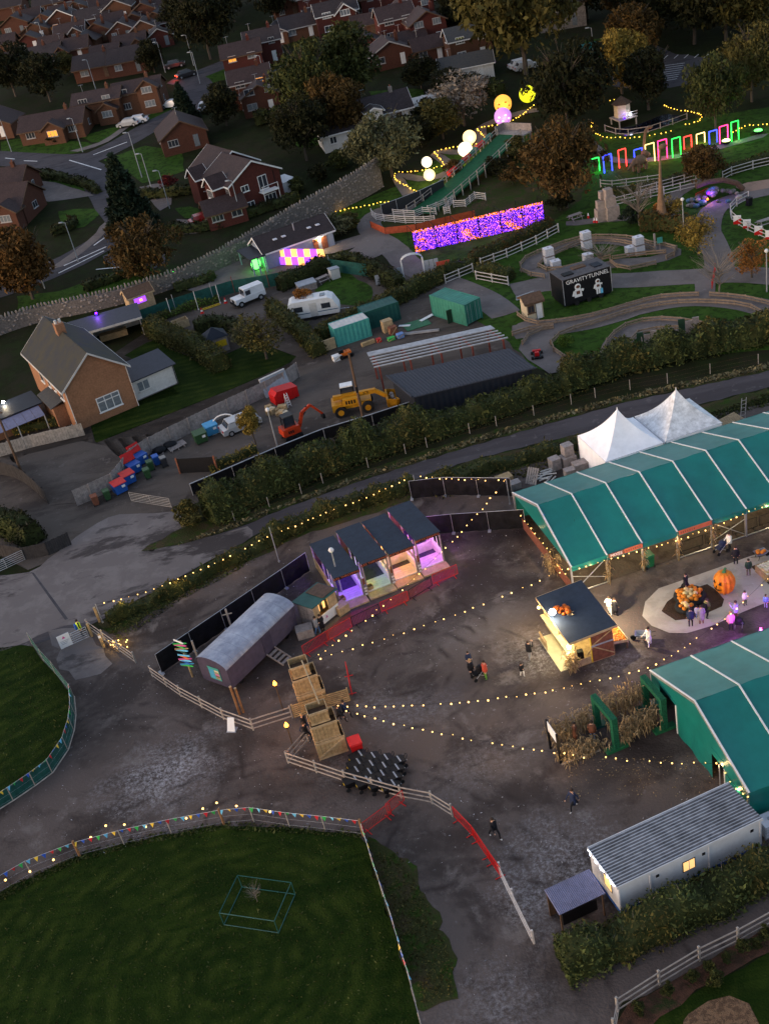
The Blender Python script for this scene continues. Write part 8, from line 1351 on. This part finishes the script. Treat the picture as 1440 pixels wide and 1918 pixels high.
for q in ((Lsl+2.1,Lsl+2.2,-2.6,2.6),(Lsl,Lsl+2.1,2.5,2.6)): MB().b0(*q,sz(Lsl)+.02,sz(Lsl)+1.1).to('platform_wall','woodgrey',ssl)
for x in (Lsl+.2,Lsl+2): [MB().b0(x-.1,x+.1,y-.1,y+.1,-1,sz(Lsl)-.15).to('platform_leg','postgrey',ssl) for y in (-2.3,2.3)]
for i,u in enumerate((.52,.6,.68,.76,.84,.93)): t=thing('slide_tube','%s bubble tube piece beside the slide, %s from the bottom' % (('red','green')[i % 2],'first second third fourth fifth sixth'.split()[i]),'tube',ssl.matrix_basis @ Vector((u*Lsl,2.9,0)),ssl.rotation_euler[2]);zc=sz(u*Lsl)+.1;MB().tube((-.8,0,zc),(.8,0,zc+.3),.42,10).to('shell','red' if i % 2 == 0 else 'contgreen',t);MB().b0(-.1,.1,-.1,.1,-.6,zc-.3).to('stand','postgrey',t)
for lab,pts in [('pale timber fence round the foot of the slide',K(660,240,4,[(148,655),(180,690),(240,700),(400,715),(540,715),(620,708)])),('pale timber fence zigzag beside the slide, lower',K(660,240,4,[(310,660),(470,670),(530,645),(630,650)])),('pale timber fence zigzag beside the slide, middle',K(660,240,4,[(570,635),(760,560),(690,645),(735,640)])),('pale timber fence zigzag beside the slide, upper',K(660,240,4,[(760,595),(850,590),(920,530),(1000,540)]))]: rail_fence(lab,gg(pts),1.1,4,1.6,m='railwhite',pm='railwhite')
mf2=gg(K(660,240,4,[(228,660),(340,620),(520,550),(695,470)]));t=thing('mesh_panel_fence','dark mesh panel fence along the left side of the slide','fence',mf2[0])
for a,b in zip(mf2,mf2[1:]): mb=MB();a0,b0_=a-mf2[0],b-mf2[0];mb.add([a0,b0_,b0_+Vector((0,0,1.7)),a0+Vector((0,0,1.7))],[(0,1,2,3)]);mb.to('panel','cardark',t);MB().tube(a0+Vector((0,0,1.72)),b0_+Vector((0,0,1.72)),.04,5).to('top_rail','galv',t);inst(post_mesh('galv',.07,1.8),'post',t,a0)
# ================================================================ lanterns, fairy-light path edges
_fm=MB();_fm.ball((0,0,.08),.07,6,4);FAIRY=shared(_fm,'fairy_bulb','fairy')
def fairy(label,px,step=.75):
 P=resample(smooth(gg(px),5),step);t=thing('path_lights',label,'path lights',P[0]);mb=MB();mb.path([Vector((p.x,p.y,T(p.y)+.07))-P[0] for p in P],.012,4);mb.to('cable','black',t)
 for p in P: inst(FAIRY,'bulb',t,Vector((p.x+random.uniform(-.12,.12),p.y+random.uniform(-.12,.12),T(p.y)+random.uniform(.02,.2)))-P[0],sc=random.uniform(.8,1.5))
 for p in P[3::9]: lamp('path_glow',Vector((p.x,p.y,T(p.y)+.5))-P[0],(1,.6,.12),4.5,.2,t)
 return t
Q6=lambda *p: K(660,240,4,p)
fairy('amber light line along the lower grass bank',Q6((-150,635),(0,610),(150,580),(290,555),(420,538)),.6);fairy('amber light line zigzagging up the lantern path, lower',Q6((505,497),(400,440),(315,375),(340,340),(450,330),(560,318),(650,295),(685,270),(650,230),(615,185)),.6);fairy('amber light line along the middle of the lantern path',Q6((615,180),(700,160),(800,148),(900,130),(970,115)),.6);fairy('amber light line at the top of the lantern path',Q6((1005,80),(960,40),(935,15),(1000,-5),(1080,-20),(1160,-40),(1240,-75),(1360,-165)),.6)
Q3=lambda *p: K(960,0,3,p)
fairy('amber light line round the pond path, left',Q3((445,690),(450,740),(500,770),(580,780),(680,775)),.7);fairy('amber light line round the pond path, right',Q3((850,600),(920,620),(1000,630),(1060,655),(1040,685),(970,705)),.6);fairy('amber light line right of the neon arches',Q3((1240,745),(1300,715),(1380,705),(1480,705)),.6);fairy('amber light line behind the pond hut',Q3((550,565),(590,568),(630,568)),.6);fairy('amber light line along the front of the pond',Q3((680,775),(760,770),(830,755),(900,735)),.8)
for i,(px,py,r,m,e,lab) in enumerate([(807,345,.85,'lantern_yellow',60,'lowest glowing pale yellow lantern ball by the path'),(802,320,.8,'lantern_white',40,'second glowing white lantern ball up the path'),(874,300,1.1,'lantern_white',50,'large glowing white lantern ball beside the slide'),(882,276,1.05,'lantern_yellow',30,'glowing cream lantern ball above the large white one'),(946,252,1.35,'lantern_pink',20,'glowing lilac lantern ball with painted pattern'),(946,228,1.4,'lantern_orange',20,'topmost glowing orange lantern ball'),(990,198,1.35,'moon',14,'yellow moon lantern half hidden by the great yew')]):
 p=g(px,py);t=thing('lantern_ball',lab,'lantern',p);zl=(1.5 if i in (4,5) else .6)+r;MB().ball((0,0,zl),r,16,12).to('shade',m,t,smooth=True);MB().tube((0,0,0),(0,0,zl-r*.9),.05,6).to('stake','black',t);lamp('lantern_glow',(0,-r-.5,zl),(1,.75,.35) if i < 4 else ((.8,.4,1) if i == 4 else (1,.5,.1)),e,.5,t)
 if i in (4,5): mb=MB();[mb.ball((r*.96*cos(a)*cos(b),r*.96*sin(a)*cos(b),zl+r*.96*sin(b)),r*.14,6,4,(1,1,.6)) for a,b in ((-2.2,.2),(-1.4,.35),(-1.0,-.1),(-1.8,-.3),(-2.4,-.2))];mb.to('painted_spots','lantern_white' if i == 4 else 'orange',t)
for i,(x,yb,yt,wpx,m,tilt,lab) in enumerate([(470,965,900,38,'neon_green',.0,'dim green neon arch beside the rusty oak'),(538,965,885,44,'neon_blue',0,'blue neon arch beside the dim green one'),(620,938,855,40,'neon_red',0,'first red neon arch'),(707,893,845,44,'neon_blue',0,'second blue neon arch behind the dinosaur'),(775,912,825,48,'neon_yellow',0,'first yellow neon arch'),(845,895,805,48,'neon_pink',0,'first pink neon arch'),(922,878,792,46,'neon_green',0,'bright green neon arch in the middle'),(985,832,775,42,'neon_red',0,'second red neon arch'),(1057,805,757,46,'neon_yellow',0,'second yellow neon arch'),(1127,803,745,44,'neon_blue',0,'third blue neon arch'),(1187,800,722,46,'neon_pink',0,'second pink neon arch'),(1250,788,700,40,'neon_green',0,'last green neon arch at the right')]):
 p=g(960+x/3,yb/3);q=g(960+(x+wpx/2)/3,(yb-6)/3);s=.085;wm=wpx/3*.085*1.0;hm=(yb-yt)/3*.092
 t=thing('neon_arch',lab,'neon arch',p,radians(12));c={'neon_green': (.1,1,.2),'neon_blue': (.05,.1,1),'neon_red': (1,.1,.05),'neon_pink': (1,.1,.3),'neon_yellow': (1,.75,.3)}[m]
 for nm,a,b in (('left_tube',(-wm/2,0,0),(-wm/2,0,hm)),('right_tube',(wm/2,0,0),(wm/2,0,hm)),('top_tube',(-wm/2,0,hm),(wm/2,0,hm))): MB().tube(a,b,.07,6).to(nm,m if not (i == 0 and nm == 'left_tube') else 'black',t)
 lamp('neon_glow',(0,-.4,hm*.4),c,30,.4,t)
dn=thing('dinosaur_statue','tall brown long-necked dinosaur statue rising from the bushes','statue',g(1240,425),radians(20));mb=MB();prev=None
for k in range(14): u=k/13;c_=Vector((.0+.35*u**2,0,.5+9.2*u));r1=.75*(1-u)**2.4+.14;(mb.tube(prev[0],c_,prev[1],10,r1,False) if prev else None);prev=(c_,r1)
mb.to('neck','dino',dn,smooth=True);MB().ball((.75,0,9.9),.42,10,7,(1.6,.8,.8)).to('head','dino',dn,smooth=True);MB().ball((-.1,0,.3),1.1,12,8,(1.1,.9,.8)).to('body','dino',dn,smooth=True)
tree(1236,418,2.6,'shrub','leaf_orange','orange bush round the foot of the dinosaur neck',1.1,name='shrub',cat='shrub');tree(1252,422,1.8,'shrub','leaf_rust','brown bush right of the dinosaur neck',1.2,name='shrub',cat='shrub')
d2=thing('dinosaur_statue','small brown four-legged dinosaur statue below the blue neon arch','statue',g(*Q3((715,955))[0]),radians(30));MB().ball((0,0,1.4),.9,12,8,(1.5,.8,.8)).to('body','dino',d2,smooth=True);MB().ball((1.5,0,1.7),.5,10,7,(1.2,.9,.9)).to('head','dino',d2,smooth=True);MB().ball((1.15,0,2.0),.6,10,7,(.3,1.2,1)).to('frill','dino',d2,smooth=True);MB().tube((-1.0,0,1.4),(-2.3,0,.9),.4,8,.06).to('tail','dino',d2)
for x in (-.7,.8):
 for y in (-.45,.45): MB().tube((x,y,1.1),(x,y,0),.26,8,.2).to('leg','dino',d2)
d3=thing('dinosaur_statue','slender curved dinosaur neck between yellow and pink neon arches','statue',g(*Q3((745,900))[0]));mb=MB();mb.path([(0,0,0),(-.1,0,1.5),(.05,0,3.0),(.3,0,4.2),(.8,0,4.5)],.2,8);mb.to('neck','dino',d3);MB().ball((.95,0,4.5),.3,8,6,(1.5,.8,.8)).to('head','dino',d3,smooth=True)
vo=thing('rock_volcano','mound of dark rocks with a fallen log arch and violet lamps','rock mound',g(1338,372));rr_=random.Random(3)
for k in range(46): a,r=rr_.uniform(0,6.28),rr_.uniform(0,3.2);mb=MB();s=rr_.uniform(.25,.6);mb.ball((r*cos(a)*1.3,r*sin(a)*.7,s*.4+max(0,1.1-r*.45)),s,7,5,(1,.9,.7));mb.to('rock',rr_.choice(['stonedark','boulder','stonedark','carblue']),vo)
mb=MB();mb.path([(-2.2,.5,2.0),(-.5,.6,2.2),(1.5,.6,2.0),(3.2,.5,1.2),(3.9,.3,.3)],.35,8);mb.to('log','wooddark',vo)
for x,y,z,m,c in ((-1.1,-.9,1.3,'led_purple',(.2,.05,1)),(-1.3,-1.1,.6,'led_orange',(1,.4,.1))): t=thing('spot_lamp','%s lamp in the rock mound' % ('violet' if m == 'led_purple' else 'orange'),'lamp',vo.location+Vector((x,y,z)));MB().ball((0,0,0),.25 if m == 'led_purple' else .16,8,6).to('lens',m,t);MB().box(0,.15,-.1,.3,.2,.3).to('housing','black',t);lamp('lamp_glow',(0,-.5,.2),c,60 if m == 'led_purple' else 15,.2,t)
phh=thing('pond_hut','small hexagonal lookout hut with deck over the pond','hut',g(*Q3((625,695))[0]),.2);MB().b0(-1.6,1.6,-1.5,1.5,1.0,1.15).to('deck','rail',phh);MB().tube((0,.3,1.15),(0,.3,3.1),1.2,6).to('wall','cream',phh);MB().tube((0,.3,3.1),(0,.3,4.2),1.6,6,.05).to('roof','wooddark',phh);[MB().b0(x-.08,x+.08,y-.08,y+.08,-.4,1.0).to('leg','postgrey',phh) for x in (-1.4,1.4) for y in (-1.3,1.3)];[MB().b0(-1.6,1.6,-1.52,-1.48,z,z+.08).to('rail','railwhite',phh) for z in (1.5,1.9)];MB().b0(-.2,.3,-.77,-.72,1.8,2.4).to('window','glass',phh)
for x,m,c in ((.5,'led_white',(.8,.85,1)),(-.5,'led_purple',(.2,.1,1))): t=thing('deck_lamp','%s lamp on the lookout hut deck' % ('white' if x > 0 else 'blue'),'lamp',phh.matrix_basis @ Vector((x,-1.3,1.15)));MB().ball((0,0,.4 if x > 0 else .1),.2,8,6).to('lens',m,t);MB().tube((0,0,0),(0,0,.3),.03,5).to('stem','black',t);lamp('deck_glow',(0,-.4,.6),c,12,.15,t)
mat('pondwater',(.01,.012,.018),rough=.08,var=.2,spec=.7);sheet('pond_water',Q3((520,740),(600,715),(800,700),(960,670),(930,640),(820,640),(900,690),(760,740),(620,770)),'pondwater',.09,jit=.2)
rail_fence('low pond railing in front of the lookout hut',gg(Q3((520,735),(580,755),(650,760),(760,745),(900,700),(980,670))),1.0,2,2.0,m='woodgrey')
for i,(x,y,m,c,lab) in enumerate([(1380,750,'led_green',(.2,1,.3),'green glowing fire bowl right of the last arch'),(1200,808,'lime_lamp',(.8,1,.3),'lime glowing fire bowl below the pink arch')]): t=thing('fire_bowl',lab,'fire bowl',g(*Q3((x,y))[0]));MB().lathe([(.3,0),(.7,.4),(.75,.5)],12).to('bowl','black',t);MB().ball((0,0,.5),.6,10,6,(1,1,.35)).to('glow',m,t);lamp('bowl_glow',(0,0,1.2),c,25,.3,t)
for i,(px,py,lab) in enumerate([(1281,443,'beside the golden young tree'),(1436,547,'beside the orange tree at the right')]): street_lamp('slim park lamp post %s' % lab,px,py,4.6,'galv','led_white' if False else 'white',0)
for i,(px,py,lab) in enumerate([(1403,385,'at the oval pen corner')]): wheelie('black litter bin %s' % lab,g(px,py),.3,'black',1.1,.6)
def picnic(label,px,py,rz):
 t=thing('picnic_table',label,'picnic table',g(px,py),rz)
 for k in range(4): MB().b0(-.9,.9,-.36+k*.18,-.2+k*.18,.72,.76).to('top_board','woodgrey',t)
 for y in (-.75,.55): MB().b0(-.9,.9,y,y+.22,.42,.46).to('bench_board','woodgrey',t)
 for x in (-.65,.65): MB().bar((x,-.7,0),(x,-.2,.72),.07).to('leg','woodgrey',t);MB().bar((x,.7,0),(x,.2,.72),.07).to('leg','woodgrey',t);MB().b0(x-.03,x+.03,-.7,.72,.38,.42).to('cross_beam','woodgrey',t)
picnic('grey picnic table inside the oval pen',1432,422,.2);picnic('pale picnic table on the caravan lawn',605,528,.5);picnic('grey bench table beside the light curtain',1078,411,.3)
for i,(px,py) in enumerate(((1102,408),(1113,417),(1118,417),(1281,444))): t=thing('warning_cone','small red and white cone near the block stack, %s' % ('nearest the bench','left of the pair','right of the pair','at the park lamp foot')[i],'cone',g(px,py));MB().lathe([(.2,0),(.12,.35)],8).to('cone','red',t);MB().lathe([(.12,.35),(.04,.7)],8).to('tip','signwhite',t)
gzb=thing('garden_store','small pale plastic store on the caravan lawn','store',g(628,520),.3);MB().b0(-.6,.6,-.5,.5,0,1.3).to('box','offwhite',gzb);MB().bar((-.68,0,1.38),(.68,0,1.32),1.1,.08).to('lid','plastic_grey',gzb)
tb_=thing('covered_table','grey covered hot tub at the end of the caravan','hot tub',g(575,540),.2);MB().b0(-1.2,1.2,-.9,.9,0,.8).to('tub','woodgrey',tb_);MB().b0(-1.25,1.25,-.95,.95,.8,.9).to('cover','plastic_grey',tb_)
# ================================================================ people
def body_mesh(pose):
 """one continuous skinned body, facing -y, 1.75 m tall; material slots: top, legs, skin, shoes"""
 V={};E=[];Rd={}
 def v(n,p,r): V[n]=p;Rd[n]=r
 st={'stand': 0,'walk': .32,'phone': .05,'lean': .1,'push': .12}[pose]
 v('pel',(0,0,.95),.15);v('sp',(0,0,1.15),.135);v('ch',(0,0,1.34),.16);v('nk',(0,0,1.49),.062);v('h0',(0,-.02,1.57),.085);v('h1',(0,-.025,1.65),.1);v('h2',(0,-.01,1.72),.075)
 E += [('pel','sp'),('sp','ch'),('ch','nk'),('nk','h0'),('h0','h1'),('h1','h2')]
 for s,n in ((-1,'l'),(1,'r')):
  f=st*s
  v('hip'+n,(.1*s,0,.9),.1);v('kn'+n,(.11*s,-f*.9-.02,.5+abs(f)*.05),.068);v('an'+n,(.11*s,-f*1.0+(.14 if f < 0 else 0),.09+(.05 if f < 0 else 0)),.046);v('to'+n,(.13*s,-f*1.0-.16+(.12 if f < 0 else 0),.04),.04)
  E += [('pel','hip'+n),('hip'+n,'kn'+n),('kn'+n,'an'+n),('an'+n,'to'+n)]
  v('sh'+n,(.19*s,0,1.41),.075)
  if pose == 'phone': el,wr=(.27*s,-.16,1.2),(.1*s,-.36,1.42)
  elif pose == 'push': el,wr=(.26*s,-.06,1.14),(.22*s,-.36,.98)
  elif pose == 'lean': el,wr=(.27*s,-.02,1.14),(.08*s,-.22,1.12)
  else: el,wr=(.25*s,f*.5+.03,1.14),(.25*s,f*.9-.06,.9)
  v('el'+n,el,.055);v('wr'+n,wr,.036);d=Vector(wr)-Vector(el);d.normalize();hv=Vector(wr)+d*.07;v('ha'+n,tuple(hv),.034)
  E += [('ch','sh'+n),('sh'+n,'el'+n),('el'+n,'wr'+n),('wr'+n,'ha'+n)]
  sd=d.cross(Vector((0,1,0)));sd=sd.normalized() if sd.length > .1 else Vector((1,0,0))
  for k,(o,L) in enumerate(((-.03,.07),(-.01,.085),(.01,.08),(.03,.065))): v('f%d%s' % (k,n),tuple(hv+d*L+sd*o),.009);E.append(('ha'+n,'f%d%s' % (k,n)))
  v('th'+n,tuple(hv+d*.03+sd*.06*s),.01);E.append(('ha'+n,'th'+n))
 ks=list(V);me=bpy.data.meshes.new('body');me.from_pydata([V[k] for k in ks],[(ks.index(a),ks.index(b)) for a,b in E],[])
 o=bpy.data.objects.new('tmp',me);COL.objects.link(o);o.modifiers.new('s','SKIN');sv=me.skin_vertices[0].data
 for i,k in enumerate(ks): r=Rd[k];sv[i].radius=(r*(1.25 if k in ('ch','pel','sp') else 1),r*(.8 if k in ('ch','pel','sp') else 1));sv[i].use_root=(k == 'pel')
 m2=o.modifiers.new('d','SUBSURF');m2.levels=1;dg=bpy.context.evaluated_depsgraph_get();out=bpy.data.meshes.new_from_object(o.evaluated_get(dg));bpy.data.objects.remove(o)
 for _ in range(4): out.materials.append(MATS['cloth_black'])
 for p in out.polygons:
  c=p.center;kb=min(V,key=lambda k: (Vector(V[k])-c).length)
  p.material_index=2 if kb in ('nk','h0','h1','h2') or kb[:2] in ('ha','th','f0','f1','f2','f3') else 3 if kb[:2] == 'to' or (kb[:2] == 'an' and c.z < .1) else 1 if kb[:2] in ('hi','kn','an') or (kb == 'pel' and c.z < .93) else 0
  p.use_smooth=True
 return out
POSE={k: body_mesh(k) for k in ('stand','walk','phone','lean','push')}
def hair_mesh(long):
 mb=MB();mb.ball((0,.0,1.665),.112,10,8,(1,1.08,1));mb.v=[(x,y,max(z,1.63 if y < -.03 else (1.45 if long else 1.57))) for x,y,z in mb.v];return shared(mb,'hair','hair',True)
HAIR={False: hair_mesh(False),True: hair_mesh(True)}
mb=MB();mb.ball((0,0,0),.012,6,4);EYE=shared(mb,'eye','black')
mb=MB();mb.ball((0,-.128,1.62),.017,6,4,(.8,1,1.4));NOSE=shared(mb,'nose','skin');mb=MB();mb.ball((0,-.112,1.575),.024,6,4,(1.2,.5,.4));MOUTH=shared(mb,'mouth','woodred')
mb=MB();mb.ball((0,0,0),.026,6,4,(.5,.8,1.3));EAR=shared(mb,'ear','skin')
mb=MB();mb.lathe([(.2,.48),(.215,.7),(.19,.95),(.185,1.15),(.22,1.35),(.1,1.47)],14);mb.v=[(x*1.08,y*.82,z) for x,y,z in mb.v];COAT=shared(mb,'coat','cloth_black',True)
mb=MB();mb.lathe([(.235,.82),(.225,1.0),(.21,1.15),(.235,1.36),(.1,1.48)],14);mb.v=[(x*1.06,y*.8,z) for x,y,z in mb.v];JACKET=shared(mb,'jacket','cloth_black',True)
def person(label,px,py,face,top,legs,pose='stand',h=1.72,hair='hair',long=False,coat=None,shoes='shoe',vest=None,base=None,zo=.02,bag=None):
 p=base or g(px,py);s=h/1.75;t=thing('person',label,'person',p+Vector((0,0,zo)),radians(face));b=inst(POSE[pose],'body',t,(0,0,-.0),sc=s)
 for i,m in enumerate((top,legs,'skin',shoes)): b.material_slots[i].link='OBJECT';b.material_slots[i].material=MATS[m]
 inst(HAIR[long],'hair',t,sc=s,m=hair);[inst(EYE,'eye',t,(q*.035*s,-.118*s,1.645*s),sc=s) for q in (-1,1)];inst(NOSE,'nose',t,sc=s);inst(MOUTH,'mouth',t,sc=s);[inst(EAR,'ear',t,(q*.1*s,-.01*s,1.63*s),sc=s) for q in (-1,1)]
 if coat == 'long': inst(COAT,'coat',t,sc=s,m=top)
 else: inst(JACKET,'jacket',t,sc=s,m=vest or top)
 if bag: MB().box(0,.24*s,1.15*s,.34*s,.2*s,.45*s,0,.15,.15).to('backpack',bag,t)
 return t
PP=[('walking man in black with pale shoes near the red barriers',928,1570,30,'cloth_black','cloth_black','walk',dict(shoes='shoewhite')),('walking person in dark hooded coat in the empty yard',1075,1516,-60,'cloth_navy','cloth_black','walk',dict(coat='long',shoes='shoewhite')),('person in red jacket and bright green trousers with the pushchair',911,1273,-80,'cloth_red','cloth_green','stand',dict()),('person in black with pale hood by the pushchair',885,1270,40,'cloth_black','cloth_black','stand',dict(hair='hairblond',long=True)),('child standing behind the pushchair',880,1248,10,'cloth_navy','cloth_black','stand',dict(h=1.35)),('person in black holding up a phone left of the kiosk',993,1236,130,'cloth_black','cloth_grey','phone',dict()),('crouching-height child in black with white leggings left of the kiosk',979,1268,20,'cloth_black','cloth_white','lean',dict(h=1.25,long=True)),('woman in white top and white trousers lit by the floodlight',1143,1152,-40,'cloth_white','cloth_white','phone',dict(long=True)),('woman in long black coat beside the one in white',1153,1155,150,'cloth_black','cloth_black','stand',dict(coat='long',long=True)),('person in white tunic pushing the grey wheelbarrow',1216,1211,-70,'cloth_white','cloth_white','push',dict(coat='long')),('person in long black coat on the concrete pad edge',1285,1110,-150,'cloth_black','cloth_black','walk',dict(coat='long',long=True)),('person in navy jacket with cream bag at the pumpkin tyres',1294,1176,170,'cloth_navy','cloth_black','stand',dict()),('woman in long grey coat at the pumpkin tyres',1314,1171,175,'cloth_grey','cloth_brown','stand',dict(coat='long',long=True)),('person with black rucksack behind the grey coat',1325,1158,120,'cloth_olive','cloth_black','lean',dict(bag='black')),('child in pale top between the adults at the tyres',1306,1160,150,'cloth_lilac','cloth_jean','stand',dict(h=1.15)),('woman in bright pink jumper with the black pushchair',1369,1183,170,'cloth_pink','cloth_black','stand',dict(hair='hairblond',long=True)),('man in pale blue shirt carrying a child',1378,1163,-120,'cloth_lilac','cloth_brown','phone',dict()),('child in black and white jacket on the concrete pad',1395,1135,10,'cloth_white','cloth_black','stand',dict(h=1.3)),('man in black walking beyond the concrete pad',1378,1059,160,'cloth_black','cloth_black','stand',dict()),('person in cream coat pushing the far pushchair',1366,1033,-70,'cloth_white','cloth_black','push',dict()),('youth in green patterned jacket on the pad',1402,1080,170,'greendark','cloth_olive','stand',dict(h=1.55)),('steward in yellow vest with blue rucksack at the lane gate',155,1192,120,'cloth_black','cloth_black','stand',dict(vest='hivis',bag='blue')),('person in grey jacket and jeans leaning by the ticket hut',597,1188,70,'cloth_grey','cloth_jean','lean',dict()),('person in black standing at the ticket hut counter',606,1184,-140,'cloth_black','cloth_black','stand',dict(coat='long')),('person in black striding out right of the crate tower, front one',640,1355,70,'cloth_black','cloth_black','walk',dict()),('person in black striding out right of the crate tower, rear one',650,1347,70,'cloth_navy','cloth_black','walk',dict()),('person in black walking in left of the crate tower',577,1388,60,'cloth_black','cloth_black','walk',dict(shoes='shoewhite')),('person in black behind the one walking in at the crate tower',574,1372,60,'cloth_black','cloth_navy','walk',dict(hair='hairblond')),('person in rust coat and white collar in the corn tunnel',1079,1390,80,'cloth_brown','cloth_brown','stand',dict(coat='long')),('person in brown top and blue jeans in the corn tunnel',1111,1388,160,'cloth_brown','cloth_jean','stand',dict()),('person with pale trousers under the arch by the marquee',1223,1323,20,'cloth_black','cloth_white','stand',dict()),('person with auburn hair half hidden by the closed marquee roof',1425,1213,-40,'cloth_black','cloth_black','stand',dict(hair='woodred',long=True)),('child in purple and blue at the right picture edge',1434,1140,-40,'cloth_blue','cloth_lilac','stand',dict(h=1.2))]
for lab,px,py,f,tp,lg,ps,kw in PP: person(lab,px,py,f,tp,lg,ps,zo=.06 if 1220 < px < 1440 and 1030 < py < 1190 else .02,**kw)
def pram(label,px,py,rz,m='black'):
 t=thing('pushchair',label,'pushchair',g(px,py)+Vector((0,0,.02)),radians(rz));mb=MB();mb.prism([(-.25,-.22,.45),(.3,-.22,.4),(.45,-.22,.55),(.1,-.22,.6),(-.2,-.22,1.0),(-.35,-.22,.95)],(0,.44,0));mb.to('seat',m,t);mb=MB();mb.ball((-.15,0,.85),.3,10,6,(1,.8,.8));mb.to('hood',m,t)
 for y in (-.24,.24): mb=MB();mb.path([(-.65,y,1.0),(.35,y,.2)],.018,5);mb.path([(.1,y,.5),(-.35,y,.15)],.018,5);mb.to('frame','galv',t)
 for x in (-.38,.42):
  for y in (-.26,.26): MB().tube((x,y-.02,.14),(x,y+.02,.14),.14,10).to('wheel','rubber',t)
 MB().tube((-.65,-.24,1.0),(-.65,.24,1.0),.02,6).to('handle','black',t);return t
pram('dark pushchair between the red jacket and the pale hood',898,1270,200);pram('black pushchair beside the pink jumper',1384,1177,60);pram('dark blue pushchair pushed by the cream coat',1350,1035,200,'cloth_navy')
pl_=thing('stage_lamp','violet lamp under the rear eave of the closed marquee','lamp',MBq.matrix_basis @ Vector((8.5,11.75,2.2)));MB().tube((0,0,0),(0,.18,-.1),.12,8).to('can','black',pl_);MB().ball((0,.2,-.11),.1,8,6).to('lens','led_pink',pl_);lamp('stage_glow',(0,.4,-.2),(.6,.1,1),320,.15,pl_)
r_=np.random.default_rng(11);n=9000;mb_v=[];
pts=r_.uniform([-34,36],[30,84],(n,2));sel=np.sin(pts[:,0]*.31+1.3)*np.cos(pts[:,1]*.37)+r_.normal(0,.7,n) > .35
pts=pts[sel];P3=np.concatenate([pts,np.full((len(pts),1),.05)],1)
def inside(W,x,y):
 c=False;j=len(W)-1
 for i in range(len(W)):
  if (W[i].y > y) != (W[j].y > y) and x < (W[j].x-W[i].x)*(y-W[i].y)/(W[j].y-W[i].y)+W[i].x: c=not c
  j=i
 return c
YP=gg([(150,1230),(330,1105),(600,1000),(830,940),(960,980),(1060,1080),(1200,1230),(1330,1490),(1110,1640),(1000,1780),(930,1918),(860,1870),(800,1680),(690,1560),(420,1530),(0,1660),(0,1560),(145,1400),(145,1300)])
P3=np.array([q for q in P3 if inside(YP,q[0],q[1])])
me=leaf_mesh('loose_stones',P3,np.tile([0,0,8.],(len(P3),1)),.045,r_);mat('pebble',(.34,.32,.33),var=.3,island=.4);me.materials.append(MATS['pebble']);o=bpy.data.objects.new('loose_stones',me);COL.objects.link(o);props(o,'pale loose stones scattered over the yard','stones',kind='stuff')
